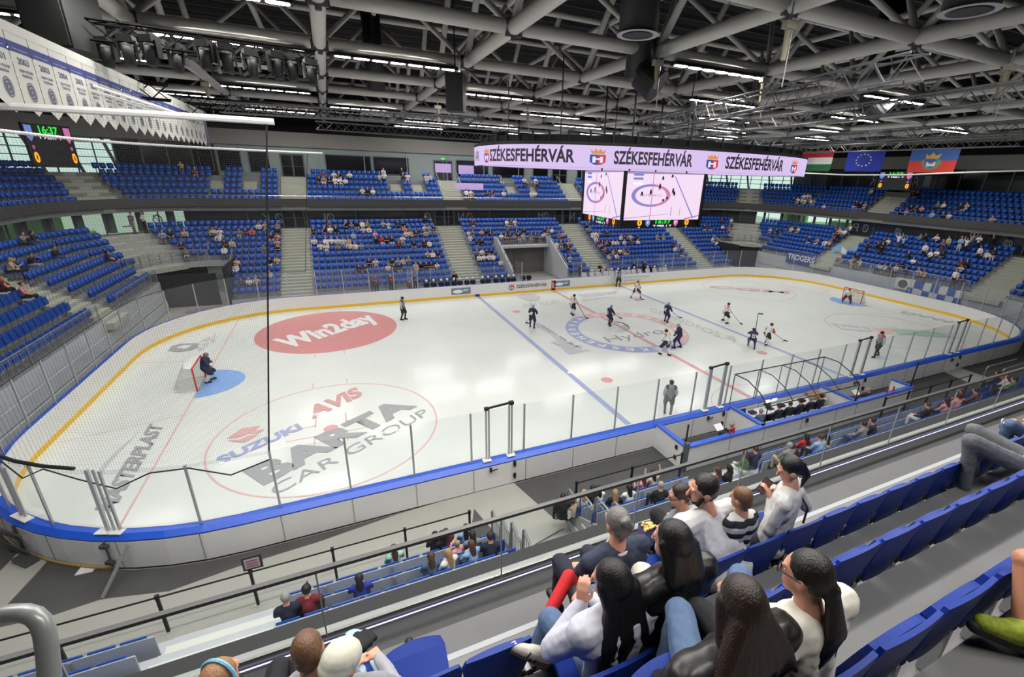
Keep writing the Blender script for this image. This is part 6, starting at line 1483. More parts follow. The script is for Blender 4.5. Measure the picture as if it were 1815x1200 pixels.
# ------------------------------------------------------------------ hockey players and officials on the ice
JT = ['skin', 'jersey', 'arm', 'shorts', 'helmet', 'sock', 'skate', 'glove', 'yoke']
def skater_prims(crouch=.25, lean=.25, stride=(.1, -.1), wide=.18, arms='stick', bulky=1.0, goalie=False):
    P = []; c = lambda a, b, ra, rb, t: P.append(('c', a, b, ra, rb, t))
    hz = 1.0-crouch*.6; hip = V3((0, -crouch*.25, hz)); ch = hip+V3((0, math.sin(lean)*.42, math.cos(lean)*.42)); nk = ch+V3((0, math.sin(lean)*.14, math.cos(lean)*.12))
    for k, q in enumerate((-1, 1)):
        f = V3((q*wide, stride[k], .12)); kn = (hip+V3((q*.12, 0, 0))+f)/2+V3((q*.03, .10+crouch*.35, .04)); r_ = 1.15*bulky
        c(tuple(hip+V3((q*.1, 0, 0))), tuple(kn), .13*r_, .10*r_, 'shorts'); c(tuple(kn-V3((0, 0, .02))), tuple(f+V3((0, 0, .06))), .078*(1.6 if goalie else 1), .06*(1.7 if goalie else 1), 'sock'); c(tuple(f+V3((0, -.06, -.04))), tuple(f+V3((0, .16, -.05))), .055, .045, 'skate')
        c(tuple(f+V3((0, -.1, -.105))), tuple(f+V3((0, .2, -.105))), .022, .022, 'skate')
    c(tuple(hip), tuple(ch), .17*bulky, .19*bulky, 'jersey'); c(tuple(ch+V3((-.15, 0, .04))), tuple(ch+V3((.15, 0, .04))), .12, .12, 'yoke')
    P.append(('e', tuple(nk+V3((0, .06, .12))), (.085, .10, .12), None, 'skin')); P.append(('e', tuple(nk+V3((0, .045, .17))), (.115, .13, .115), None, 'helmet'))
    for q in (-1, 1):
        S_ = ch+V3((q*.21, 0, .03))
        if arms == 'stick': E, H = S_+V3((q*.1, .12, -.24)), hip+V3((q*.12+.12, .36, .02+.08*q))
        elif arms == 'high': E, H = S_+V3((q*.08, .2, -.12)), ch+V3((.12, .42, -.1+.2*(q > 0)))
        elif arms == 'side': E, H = S_+V3((q*.08, 0, -.27)), hip+V3((q*.26, .06, -.02))
        else: E, H = S_+V3((q*.14, .1, -.22)), hip+V3((q*.42, .3, .12))
        c(tuple(S_), tuple(E), .085*bulky, .07, 'arm'); c(tuple(E), tuple(H), .066, .055, 'arm'); P.append(('e', tuple(H), (.07, .075, .07) if arms != 'side' else (.045, .05, .055), None, 'glove'))
    return P, hip
def put_skater(u, v, head, cols, label, stick=None, name='hockey_player', cat='hockey player', z=0, s=1.0, y=None, number=None, **k):
    P, hip = skater_prims(**k); me = remesh(P, .03, 1); classify(me, P, JT)
    for t in JT: me.materials.append(mat('kit_'+'%02x%02x%02x' % tuple(int(255*q) for q in cols[t]), cols[t], .6))
    p = at(u, v, 2, z) if y is None else at(u, v, 1, y); o = link(name, me, label=label, cat=cat, loc=(p[0], p[1] if y is None else y, z), rz=head, group='people on the ice'); o.scale = (s,)*3
    if number:
        text_obj(number, (.11, hip.y-.245, hip.z+.12), (-.22, 0, 0), (0, .05, .24), mat('kit_number', (.88, .88, .9), .6), 'jersey_number', o, .04)
    if stick:      # stick given by the pixels of its butt end and blade heel
        b_ = V3(at(*stick[1], 2, .03)); M_ = Matrix.Rotation(head, 4, 'Z'); hd = V3(o.location)+(M_ @ V3((.12, .38, hip.z+.05)))*s
        d = (hd-b_).normalized(); a = hd+d*.35
        if len(stick) > 2: a, b_ = V3(at(*stick[0], 1, p[1])), hd-V3((0, 0, .1)); d = (a-b_).normalized(); bl = a
        st = thing('hockey_stick', 'hockey stick of the '+stick[-1 if isinstance(stick[-1], str) else 0] if False else 'hockey stick held by the '+label.split(',')[0], 'hockey stick', group='hockey sticks')
        MB().bar(tuple(a), tuple(b_), .035, .025).build('shaft', mat('stick_dark', (.12, .12, .13), .5), st)
        e = b_ if len(stick) < 3 else a; h_ = V3((math.cos(head), math.sin(head), 0))
        MB().bar(tuple(e+V3((0, 0, .01))), tuple(e+h_*.3+V3((0, 0, .01))), .03, .07).build('blade', mat('blade_black', (.06, .06, .06), .6), st)
    return o
def kit(j, sh, so, he, gl=(.12, .12, .14), yk=None, arm=None, sk=(.08, .08, .09)): return dict(skin=(.75, .56, .47), jersey=j, arm=arm or j, shorts=sh, helmet=he, sock=so, skate=sk, glove=gl, yoke=yk or j)
NAVY, WH, RD, OR_, BK = (.11, .13, .27), (.84, .84, .84), (.55, .12, .13), (.80, .36, .20), (.10, .10, .11)
knavy = kit(NAVY, (.10, .12, .25), (.13, .16, .32), (.62, .64, .70)); kwh = kit(WH, (.14, .12, .13), WH, (.22, .13, .12), yk=OR_); kwr = kit(WH, (.40, .17, .15), WH, (.45, .14, .12), yk=OR_)
kref = kit((.50, .50, .50), BK, BK, BK, yk=BK, arm=(.72, .72, .72), gl=(.72, .55, .46))
d2r = math.radians
put_skater(372, 676, d2r(-80), kit(NAVY, NAVY, (.82, .82, .82), (.55, .40, .38), arm=NAVY, gl=(.35, .30, .30)), 'goaltender in navy with white leg pads in front of the left goal', stick=None, goalie=True, bulky=1.15, crouch=.35, lean=.25, wide=.2, arms='wide', number='31')
put_skater(715, 567, d2r(-120), kref, 'striped referee standing alone right of the large red disc', name='referee', cat='referee', arms='side', crouch=0, lean=0, wide=.12)
put_skater(943, 581, d2r(-40), knavy, 'navy player near the left blue line, stick held low', stick=((0, 0), (931, 572)), number='9', crouch=.12)
put_skater(1014, 558, d2r(-70), kwh, 'white player with black shorts beside the centre line', stick=((0, 0), (1038, 563)), crouch=.15)
put_skater(1079, 577, d2r(-75), knavy, 'navy player inside the centre circle', stick=((0, 0), (1098, 563)), crouch=.3, stride=(.2, -.1), number='12')
put_skater(1127, 528, d2r(-60), kwr, 'white player with red shorts striding by the far boards', stick=((0, 0), (1136, 530)), crouch=.25, wide=.36, stride=(-.3, .2))
put_skater(1095, 508, d2r(180), kref, 'striped linesman standing against the far boards', name='referee', cat='referee', arms='side', crouch=0, lean=0, wide=.15)
put_skater(1180, 571, d2r(-70), knavy, 'navy player at the right rim of the centre circle top', stick=((0, 0), (1203, 562)), crouch=.3, number='7', stride=(.15, -.1))
put_skater(1179, 630, d2r(10), kwh, 'white player with black shorts skating over the centre line', stick=None, crouch=.1, stride=(.25, -.2))
put_skater(1201, 617, d2r(40), knavy, 'navy player beside the white one on the red ring', stick=None, crouch=.15, number='3', stride=(.2, -.15))
put_skater(1284, 571, d2r(-100), kwh, 'white player facing the camera beside the right blue line', stick=((0, 0), (1312, 573)), crouch=.3, wide=.4)
put_skater(1331, 616, d2r(-45), kit((.22, .13, .30), (.12, .14, .28), (.18, .26, .45), (.25, .14, .25)), 'bent navy and purple player raising a stick upright', stick=((1344, 556), (1346, 600), 1), crouch=.5, lean=.9, arms='high', stride=(.3, -.3), number='23')
put_skater(1357, 610, d2r(-80), kit(WH, (.14, .12, .13), WH, (.30, .16, .14), yk=WH, arm=OR_), 'white and orange player reaching for the puck', stick=((0, 0), (1389, 603)), crouch=.35, lean=.6, stride=(.3, -.3))
put_skater(1500, 537, d2r(115), kit(WH, (.35, .12, .14), (.60, .30, .32), (.60, .25, .20), gl=(.7, .7, .7)), 'goaltender in white and red crouching before the right goal', stick=None, goalie=True, bulky=1.1, crouch=.45, lean=.5, wide=.34, arms='wide')
put_skater(1553, 632, d2r(75), kit((.50, .50, .50), BK, BK, BK, yk=(.70, .15, .15), arm=(.72, .72, .72), gl=(.72, .55, .46)), 'referee with red armbands skating near the right face-off circle', name='referee', cat='referee', arms='side', crouch=.05, lean=.1, stride=(.35, -.3))
put_skater(1183, 735, d2r(-30), kit((.50, .50, .52), (.34, .34, .36), (.34, .34, .36), BK, yk=(.2, .2, .2), arm=(.65, .65, .66), gl=(.72, .55, .46)), 'linesman in stripes behind the glass beside the near boards', name='referee', cat='referee', arms='side', crouch=0, lean=0, wide=.12)
MB().tube([(0, 0, 0), (0, 0, .03)], .045, 14).build('puck', black, label='black puck ahead of the white and orange player', cat='puck', loc=tuple(at(1388, 606, 2, .001)))
# team benches
def benchman(u, y, z, kind, hair, top, hc, label, rz, grp, arms='lap', s=1.0, bot='dark'):
    me = small_mesh(kind, arms, hair, top, bot, hc, True); x = at(u, 490, 1, y)[0]
    return link('hockey_player' if hair == 'helmet' else 'person', me, label=label, cat='hockey player' if hair == 'helmet' else 'person', loc=(x, y, z), rz=rz, group=grp)
for k, u in enumerate((755, 768, 781, 792, 804, 815, 827, 838, 855, 865, 879, 890, 901, 910)):
    benchman(u, 13.85, .27, 'sit', 'helmet', 'navy', 'white', 'navy player in white helmet on the far bench, %s from the left' % ordw(k), PI+R.uniform(-.3, .3), 'navy players on the bench', 'lap')
for k, u in enumerate((1035, 1048, 1060, 1073, 1083, 1094, 1104, 1113, 1122, 1132, 1146, 1158, 1170, 1177)):
    benchman(u, 13.85, .27, 'sit', 'helmet', 'white', 'white' if k % 3 else 'dark', 'white shirted player on the far bench, %s from the left' % ordw(k), PI+R.uniform(-.3, .3), 'white players on the bench', 'lap')
for u, y, lab, top in ((735, 14.5, 'man in dark vest standing at the left end of the navy bench', 'black'), (806, 14.5, 'man in dark suit standing behind the navy bench', 'black'), (927, 14.3, 'person in blue seated low at the bench end', 'dark blue'), (937, 14.3, 'person in dark clothes crouching beside the tunnel', 'black'), (1028, 14.5, 'man in dark suit at the left end of the white bench', 'black'), (1062, 14.6, 'coach in black standing high behind the white bench', 'black'), (1122, 14.6, 'man in black behind the middle of the white bench', 'black'), (1140, 14.6, 'man in black behind the right of the white bench', 'black'), (1153, 14.5, 'short dark figure by the end of the white bench', 'black'), (725, 14.3, 'crouching person with helmet at the bench left corner', 'dark red'), (665, 15.2, 'person in brown behind the shield left of the benches', 'brown'), (692, 15.2, 'person in red brown behind the shield near the blue bench', 'dark red')):
    sit_ = 'seated low' in lab or 'crouch' in lab or 'short dark' in lab
    benchman(u, y, .25, 'sit' if sit_ else 'stand', 'short', top, 'dark', lab, PI, 'people around the benches', 'fold' if not sit_ else 'lap')
p_ = at(1322, 462, 1, 20); link('person', small_mesh('stand', 'down', 'short', 'green', 'dark', 'dark', True), label='steward in yellow-green vest standing in the right corner tunnel', cat='person', loc=(30.2, 17.2, 0), rz=PI)
# camera operators by the left corner
for k, (u, v) in enumerate(((178, 386), (190, 388))):
    p = at(u, v, 2, zrow(11)+1.65); link('person', small_mesh('stand', 'fold', 'short', ('grey', 'white')[k], ('beige', 'dark')[k], 'dark', True), label='%s camera operator standing at the top of the left corner stairs' % ('left', 'right')[k], cat='person', loc=(-34.2+.7*k, 23.2+.2*k, zrow(11)), rz=PI*.8, group='camera operators')
# officials in the box
for k, (x, top) in enumerate(((-2.75, 'denim'), (-1.6, 'navy'), (-.9, 'navy'), (-.2, 'navy'), (.5, 'navy'), (1.2, 'navy'))):
    link('person', small_mesh('sit', 'lap', 'short', top, 'dark', ('grey', 'brown', 'brown', 'dark', 'grey', 'dark')[k], True), label='official in %s jacket at the table, %s from the left' % ('grey blue' if k == 0 else 'dark blue', ordw(k)), cat='person', loc=(x, -14.35, .03), rz=R.uniform(-.2, .2), group='officials at the table')
for u, v, x, lab in ((1300, 738, -4.9, 'grey haired attendant in black reading papers in the left penalty box'), (1545, 675, 4.4, 'attendant in black with papers in the right penalty box')):
    p = at(u, v, 1, -14.7); o = link('person', small_mesh('sit', 'phone', 'short', 'black', 'dark', 'grey', True), label=lab, cat='person', loc=(p[0], -14.75, .03), rz=.5)
    b = MB(); b.box((0, 0, 0), (.4, .3, .01), M=Matrix.Rotation(.6, 3, 'X')); b.build('paper_sheets', mat('eq_paper_sheet', (.92, .92, .92), .6), label='white papers held in the %s penalty box' % ('left' if x < 0 else 'right'), cat='paper', loc=(p[0]-.25, -14.3, .92))
# ------------------------------------------------------------------ fans' cloths at the right end, banner, waved flag
xE = FHX+ROW0+3.2-.62
def cloth_panel(u0, v0, u1, v1, col, lab, txt=None, X=xE, cells=None):
    p, q = at(u0, v0, 0, X), at(u1, v1, 0, X); t = thing('fan_cloth', lab, 'cloth', group='cloths hung on the right end stand front'); W_, H_ = p[1]-q[1], p[2]-q[2]
    b = MB(); n = 8
    V = [(X-.02*math.sin(i*2.1)-.01*j, p[1]-W_*i/n, p[2]-H_*j/4) for j in range(5) for i in range(n+1)]
    for j in range(4):
        for i in range(n): b.add([V[j*(n+1)+i], V[j*(n+1)+i+1], V[(j+1)*(n+1)+i+1], V[(j+1)*(n+1)+i]], [(0, 1, 2, 3)], (cells or (lambda i, j: 0))(i, j))
    b.build('cloth_sheet', col if isinstance(col, list) else [col], t)
    if txt: text_obj(txt, (X-.06, p[1]-W_*.05, q[2]+H_*.3), (0, -W_*.9, 0), (0, 0, H_*.45), fw_, 'lettering', t, .02)
cwh, cbl = mat('cloth_white', (.82, .82, .80), .9), mat('cloth_blue', (.25, .36, .66), .9)
cloth_panel(1397, 443, 1443, 474, mat('cloth_royal', (.20, .28, .55), .9), 'blue cloth with white lettering TROGERS on the right end shield', 'TROGERS', X=31.2)
cloth_panel(1590, 491, 1609, 515, cwh, 'white cloth with a dark round face emblem')
for k, (u, v) in enumerate(((1612, 496), (1628, 500), (1641, 503), (1655, 506), (1670, 509), (1684, 512))):
    cloth_panel(u, v-2+2*(k % 2), u+13.5, v+31, [cwh, cbl], 'blue and white chequered fan cloth, %s from the left' % ORD[k], cells=(lambda i, j, k=k: (1 if (i >= 4) != (j >= 2) else 0) ^ (k % 2)))
p = at(1600, 503, 0, xE-.05); b = MB(); b.add([(xE-.06, p[1]+.42*math.cos(a), p[2]+.4*math.sin(a)) for a in [2*PI*k/16 for k in range(16)]], [tuple(range(16))]); b.build('emblem_print', mat('emblem_grey', (.35, .35, .36), .9), label='round dark print on the white fan cloth', cat='print')
p = at(1497, 443, 0, 33.5); b = MB()
V = [(33.5+.1*math.sin(i), p[1]+1.4-2.7*i/8, p[2]+.35*math.sin(i*.9)-.7*j+.08*i) for j in range(2) for i in range(9)]
for i in range(8): b.add([V[i], V[i+1], V[i+10], V[i+9]], [(0, 1, 2, 3)], 1 if 2 < i < 5 else 0)
b.build('waved_flag', [mat('flag_pale_blue', (.50, .70, .84), .8), fw_], label='pale blue and white flag waved over the right end stairs', cat='flag')
t = thing('promo_banner', 'lilac lit banner lying over upper seats left of the scoreboard', 'banner'); P = at(806, 325, 1, 26.6); MB().box((P[0]+1.6, 26.4, P[2]-.3), (3.3, .05, .7)).build('banner_sheet', mat('lilac', (.72, .62, .82), .6, emit=.2), t)
for k, (x, z) in enumerate(((-6.2, 11.0), (-3.4, 10.9))): MB().box((x, fy-.12, z), (1.9, .03, 1.0)).build('window_screen', mat('lilac_screen', (.70, .60, .80), .5, emit=.35), label='lilac glowing screen behind the upper windows, %s of two' % ORD[k], cat='screen')
# green advertising sheet and orange mats beyond the far left boards
t = thing('ground_cloth', 'green and white sheet lying beyond the left corner shields', 'cloth'); P = at(265, 545, 2, .3); MB().box((P[0], P[1], .3), (1.6, 1.0, .05)).build('sheet', mat('sheet_green', (.12, .50, .38), .7), t)
MB().box((-28.2, 13.6, .35), (2.6, .9, .05)).build('table_top', mat('table_red_frame', (.55, .45, .42), .5), thing('low_table', 'low red framed table behind the far left shields', 'table'))
# ------------------------------------------------------------------ people in the near upper rows, modelled in detail
def frame_of(face):
    f = V3(face).normalized(); r = f.cross(V3((0, 0, 1))).normalized(); return Matrix((r, f, r.cross(f))).transposed()
def head_prims(c, face, s=1.0):
    """skull, jaw, nose, lips, ears in the head's own frame (x right, y forward, z up)"""
    M = frame_of(face); c = V3(c); P = lambda x, y, z: tuple(c+M @ V3((x*s, y*s, z*s)))
    h = [('e', P(0, -.008, .015), (.074*s, .094*s, .098*s), M, 'skin'), ('e', P(0, .030, -.045), (.055*s, .060*s, .070*s), M, 'skin'), ('c', P(0, .085, .012), P(0, .106, -.022), .010*s, .014*s, 'skin'),
         ('c', P(-.018, .082, -.058), P(.018, .082, -.058), .010*s, .010*s, 'skin'), ('c', P(-.018, .080, -.070), P(.018, .080, -.070), .010*s, .010*s, 'skin'), ('e', P(0, .068, -.098), (.024*s, .02*s, .018*s), M, 'skin'), ('c', P(-.035, .078, .030), P(.035, .078, .030), .011*s, .011*s, 'skin')]
    for q in (-1, 1): h.append(('e', P(q*.076, -.008, -.012), (.011*s, .021*s, .032*s), M, 'skin'))
    return h, M, P
def hand_prims(wr, tip, up, s=1.0, curl=.6, side=1):
    """palm, four bent fingers of different lengths and a thumb leaving the side of the palm"""
    wr, tip, up = V3(wr), V3(tip), V3(up); d = (tip-wr).normalized(); sd = d.cross(up).normalized(); n = sd.cross(d).normalized(); H = []
    for k in (-1, 0, 1): H.append(('c', tuple(wr+sd*.014*k*s), tuple(wr+d*.085*s+sd*.024*k*s), .017*s, .013*s, 'skin'))
    for k, L in enumerate((.062, .074, .080, .070)):
        b = wr+d*.088*s+sd*(-.030+.020*k)*s; m_ = b+(d*math.cos(curl*.5)-n*math.sin(curl*.5))*L*.5*s; e = m_+(d*math.cos(curl*1.4)-n*math.sin(curl*1.4))*L*.5*s
        H += [('c', tuple(b), tuple(m_), .0088*s, .008*s, 'skin'), ('c', tuple(m_), tuple(e), .008*s, .0066*s, 'skin')]
    b = wr+d*.03*s+sd*.026*side*s; m_ = b+(d*.6+sd*side*.6-n*.35)*.038*s; e = m_+(d*.9+sd*side*.1-n*.4)*.034*s
    H += [('c', tuple(b), tuple(m_), .012*s, .010*s, 'skin'), ('c', tuple(m_), tuple(e), .0095*s, .008*s, 'skin')]
    return H
LASTH = []
def detail_person(label, head, face, hip, fwd=(0, 1, 0), s=1.0, sw=.19, shirt=None, trousers=None, skin=SKIN, elbows=None, hands=None, handdir=None, knees=None, feet=None, sleeve='long', hair=None, hair_m=None, extra=None, waist=1.0, shoes=black, shorts=False, fine=False, eyes=True, drape=1.0):
    hc, hp = V3(head), V3(hip); f = V3(fwd).normalized(); r = f.cross(V3((0, 0, 1))).normalized(); up = V3((0, 0, 1))
    org = V3((hp.x, hp.y, hp.z-.5))
    HP, HM, P = head_prims(hc, face, s)
    neck = hc-up*.10*s-V3((face[0], face[1], 0)).normalized()*.03*s; base = hc-up*.182*s-V3((face[0], face[1], 0)).normalized()*.045*s
    base = base.lerp(V3((hp.x, hp.y, base.z)), .15)
    body = HP+[('c', tuple(neck), tuple(base), .056*s, .066*s, 'skin')]
    top, low, slv = [], [], []
    mid = base.lerp(hp, .52)
    for q in (-1, 1):
        top += [('c', tuple(base+r*q*.055*s-up*.075*s), tuple(mid+r*q*.06*s), .115*s, .115*s*waist, 't'), ('c', tuple(mid+r*q*.06*s), tuple(hp+r*q*.075*s+up*.03), .115*s*waist, .13*s*waist, 't'), ('c', tuple(base-up*.01), tuple(base+r*q*sw*s-up*.05*s), .064*s, .068*s*drape, 't'), ('c', tuple(base+r*q*.1*s-up*.09*s), tuple(base+r*q*sw*.8*s-up*.14*s), .10*s, .09*s, 't')]
    wr = []
    for k, q in enumerate((-1, 1)):
        S_ = base+r*q*sw*s-up*.055*s
        H = hands[k] if hands else hp+f*.30*s+r*q*.07+up*.12
        if hands and H[0] == 'px':      # the hand seen at this pixel, as far along the view ray as the arm reaches
            d0 = V3(CF+CR*(H[1]-907.5-PPX)/FOC-CU*(H[2]-600)/FOC).normalized(); c0 = V3(CAM); tt = (S_-c0).dot(d0); mis = (c0+d0*tt-S_).length; far_ = math.sqrt(max(0, (.44*s)**2-mis*mis)); H = c0+d0*(tt+far_*H[3])
        H = V3(H); D_ = H-S_; L_ = D_.length; ua, fa = .28*s, .26*s
        if L_ > (ua+fa)*.98: D_ *= (ua+fa)*.98/L_; L_ = D_.length; H = S_+D_
        xx = (ua*ua-fa*fa+L_*L_)/(2*L_); hh = math.sqrt(max(0, ua*ua-xx*xx)); hint = (-up*.9+r*q*.55-f*.1) if not elbows else V3(elbows[k]); hint -= D_*hint.dot(D_)/(L_*L_); E = S_+D_*(xx/L_)+hint.normalized()*hh
        body += [('c', tuple(S_), tuple(E), .045*s, .04*s, 'skin'), ('c', tuple(E), tuple(H), .038*s, .026*s, 'skin')]
        top.append(('c', tuple(S_), tuple(E if sleeve != 'short' else S_.lerp(E, .62)), .062*s*drape, .055*s*drape, 't'))
        if sleeve == 'long': top.append(('c', tuple(E), tuple(H.lerp(E, .06)), .052*s*drape, .038*s*drape, 't'))
        LASTH.append(H)
        hd = V3(handdir[k]) if handdir else f*.8-up*.3-r*q*.3
        body += hand_prims(H, H+hd, up, s, .7, -q)
        K = V3(knees[k]) if knees else hp+r*q*.13+f*.46*s+up*.05
        F = V3(feet[k]) if feet else K-up*.45*s+f*.02
        T = hp+r*q*.09*s
        body += [('c', tuple(T), tuple(K), .07*s, .05*s, 'skin'), ('c', tuple(K), tuple(F), .045*s, .035*s, 'skin')]
        low += [('c', tuple(T), tuple(T.lerp(K, .7)), .105*s, .09*s, 'p')] if shorts else [('c', tuple(T), tuple(K), .10*s, .08*s, 'p'), ('c', tuple(K), tuple(F.lerp(K, .1)), .068*s, .055*s, 'p')]
        wr.append((K, F))
    body.append(('c', tuple(hp), tuple(mid), .11*s, .10*s, 'skin')); low.append(('e', tuple(hp), (.19*s, .16*s, .13*s), None, 'p'))
    t = link('person', remesh(body, .0065 if fine else .009, 1), label=label, cat='person'); t.data.materials.append(skin)
    for nm, pr, m_, vx in (('shirt', top, shirt, .011), ('trousers', low, trousers, .013), ('hair', [tuple(x) for x in (hair(P, hc, s, f, r, up) if hair else [])], hair_m, .009)):
        if pr and m_:
            me = remesh(pr, vx, 4 if nm != 'hair' else 2); me.materials.append(m_); o = link(nm, me, t)
            if nm != 'hair':
                tx = bpy.data.textures.get('folds') or bpy.data.textures.new('folds', 'CLOUDS'); tx.noise_scale = .075; md = o.modifiers.new('d', 'DISPLACE'); md.texture = tx; md.strength = .016; md.texture_coords = 'GLOBAL'
    if eyes:
        for q in (-1, 1):
            b = MB(); b.add(*ellip(P(q*.030, .072, .008), (.011*s, .009*s, .008*s), HM), 0); b.add(*ellip(P(q*.030, .0795, .008), (.005*s, .004*s, .005*s), HM), 1); b.build('eye', [mat('eye_white', (.85, .85, .83), .3), mat('iris', (.12, .08, .05), .3)], t)
    for k, q in enumerate((-1, 1)):
        if shoes:
            K, F = wr[k]; me = remesh([('c', tuple(F-up*.03-f*.04), tuple(F-up*.045+f*.15), .045, .038, 's')], .012, 2); me.materials.append(shoes); link('shoe', me, t)
    if extra: extra(t, P, HM, base, r, f, up)
    return t
def hairmat(name, col, col2):
    m_ = bpy.data.materials.new(name); m_.use_nodes = True; n = m_.node_tree; b = n.nodes['Principled BSDF']; b.inputs['Roughness'].default_value = .42
    tc = n.nodes.new('ShaderNodeTexCoord'); mp = n.nodes.new('ShaderNodeMapping'); mp.inputs['Scale'].default_value = (160, 160, 5); tx = n.nodes.new('ShaderNodeTexNoise'); tx.inputs['Scale'].default_value = 1.0; tx.inputs['Detail'].default_value = 3
    mx = n.nodes.new('ShaderNodeMix'); mx.data_type = 'RGBA'; mx.inputs['A'].default_value = lin(col); mx.inputs['B'].default_value = lin(col2); bp = n.nodes.new('ShaderNodeBump'); bp.inputs['Strength'].default_value = .7; bp.inputs['Distance'].default_value = .006
    n.links.new(tc.outputs['Object'], mp.inputs[0]); n.links.new(mp.outputs[0], tx.inputs['Vector']); n.links.new(tx.outputs['Fac'], mx.inputs['Factor']); n.links.new(mx.outputs['Result'], b.inputs['Base Color']); n.links.new(tx.outputs['Fac'], bp.inputs['Height']); n.links.new(bp.outputs[0], b.inputs['Normal']); return m_
h_black = hairmat('hair_strands_black', (.02, .018, .018), (.07, .06, .06)); h_brown = hairmat('hair_strands_brown', (.06, .04, .03), (.20, .13, .09)); h_dark = hairmat('hair_strands_dark', (.05, .038, .032), (.14, .10, .08)); h_grey = hairmat('hair_strands_grey', (.22, .21, .20), (.55, .54, .52)); h_fair = hairmat('hair_strands_fair', (.42, .28, .17), (.68, .50, .33)); h_ginger = hairmat('hair_strands_ginger', (.26, .17, .11), (.50, .36, .24))
def h_cap(P, c, s, f, r, up, lift=.0):
    M = Matrix((V3(P(1, 0, 0))-V3(P(0, 0, 0)), V3(P(0, 1, 0))-V3(P(0, 0, 0)), V3(P(0, 0, 1))-V3(P(0, 0, 0)))).transposed().normalized()
    return [('e', P(0, -.022, .034+lift), (.083*s, .096*s, .094*s), M, 'h')]
def h_short(P, c, s, f, r, up): return h_cap(P, c, s, f, r, up)+[('e', P(0, -.055, -.03), (.068*s, .052*s, .06*s), None, 'h')]
def h_long(L=.42, w=.075, curl=0, spread=.02):
    def g(P, c, s, f, r, up):
        H = h_cap(P, c, s, f, r, up)+[('e', P(0, -.03, .01), (.092*s, .092*s, .10*s), None, 'h')]; rr = random.Random(int(L*1000)); b0 = V3(P(0, -.065, -.02)); hd = -(V3(f)); 
        for k in range(9):
            a = (k-4)/4; q0 = b0+r*a*.055*s+V3(P(0, 0, 0))*0; q1 = q0-up*L*.5*s+r*a*(spread+.01)+hd*(.045+rr.uniform(0, .02)); q2 = q0-up*L*(1-.12*abs(a)-rr.uniform(0, .1))*s+r*(a*spread*2+curl*math.sin(k*2.3)*.03)+hd*(.05+rr.uniform(-.01, .02))
            H += [('c', tuple(q0), tuple(q1), .042*s, .036*s, 'h'), ('c', tuple(q1), tuple(q2), .036*s, .012*s, 'h')]
        for q in (-1, 1): H.append(('c', P(q*.07, .01, .02), tuple(V3(P(q*.085, -.02, -.14))), .030*s, .032*s, 'h'))
        return H
    return g
def h_pony(L=.40, z=.0, wisps=0):
    def g(P, c, s, f, r, up):
        H = h_cap(P, c, s, f, r, up)+[('e', P(0, -.05, .0), (.074*s, .06*s, .075*s), None, 'h')]; b = V3(P(0, -.105, z)); H.append(('e', tuple(b), (.03, .03, .03), None, 'h'))
        rr = random.Random(5); hd = V3(P(0, -1, 0))-V3(P(0, 0, 0)); hd.z = 0; hd.normalize()
        for k in range(5+wisps):
            a = (k-2)/2 if k < 5 else rr.uniform(-2.2, 2.2); q1 = b+hd*.05-up*L*.35+r*a*.014; q2 = b+hd*.035-up*L*(1-rr.uniform(0, .25))+r*a*(.022 if k < 5 else .05)
            H += [('c', tuple(b), tuple(q1), .026, .032 if k < 5 else .012, 'h'), ('c', tuple(q1), tuple(q2), .030 if k < 5 else .012, .006, 'h')]
        return H
    return g
def h_bun(P, c, s, f, r, up): return h_cap(P, c, s, f, r, up)+[('e', P(0, -.06, -.02), (.068*s, .055*s, .07*s), None, 'h'), ('e', P(0, -.10, .055), (.040*s, .038*s, .045*s), None, 'h'), ('e', P(.025, -.115, .025), (.022*s, .026*s, .03*s), None, 'h'), ('e', P(-.028, -.11, .07), (.02*s, .022*s, .026*s), None, 'h')]
def ring_glasses(t, P, HM, col=(.08, .08, .09)):
    b = MB()
    for q in (-1, 1):
        b.tube([P(q*.034+.024*math.cos(a), .097, .006+.018*math.sin(a)) for a in [2*PI*k/14 for k in range(15)]], .0025, 5); b.tube([P(q*.058, .096, .010), P(q*.082, -.005, .012)], .0028, 5)
    b.tube([P(-.010, .1, .008), P(.010, .1, .008)], .0025, 5); b.build('glasses_frame', mat('glasses_dark', col, .35), link('glasses', None, t))
A_ = -24.17; B_ = -24.81; C_ = -25.44
def hc_(u, v, y): return tuple(at(u, v, 1, y))
c_white = cloth('shirt_white', (.80, .80, .79)); c_navy = cloth('shirt_navy', (.17, .20, .27)); c_jeans = mat('denim', (.30, .38, .50), .85, noise=.12, nscale=30); c_black = cloth('trousers_black', (.07, .07, .09)); c_leather = mat('leather_black', (.045, .045, .05), .38, noise=.2, nscale=12); c_grey = cloth('shirt_grey', (.46, .48, .50)); c_cream = cloth('sweat_cream', (.82, .80, .75)); c_darkblue = cloth('trousers_navy', (.10, .11, .17))
# grey haired woman in navy with lace necklace
def ex_gray(t, P, HM, base, r, f, up):
    b = MB(); c = base+up*.012; b.tube([tuple(c+r*.075*math.cos(a)+f*.07*math.sin(a)+up*.012*math.sin(a)) for a in [2*PI*k/24 for k in range(25)]], .011, 6); b.build('necklace', mat('lace_silver', (.68, .67, .66), .5, noise=.4, nscale=90), t)
hg = hc_(1093, 926, A_)
detail_person('grey haired woman in navy top with hair clipped up beside the glass balustrade', hg, (-.1, 1, -.15), (hg[0]-.05, A_-.02, 7.62), shirt=c_navy, trousers=c_darkblue, hair=h_bun, hair_m=h_grey, sleeve='half', waist=1.2, sw=.215, extra=ex_gray)
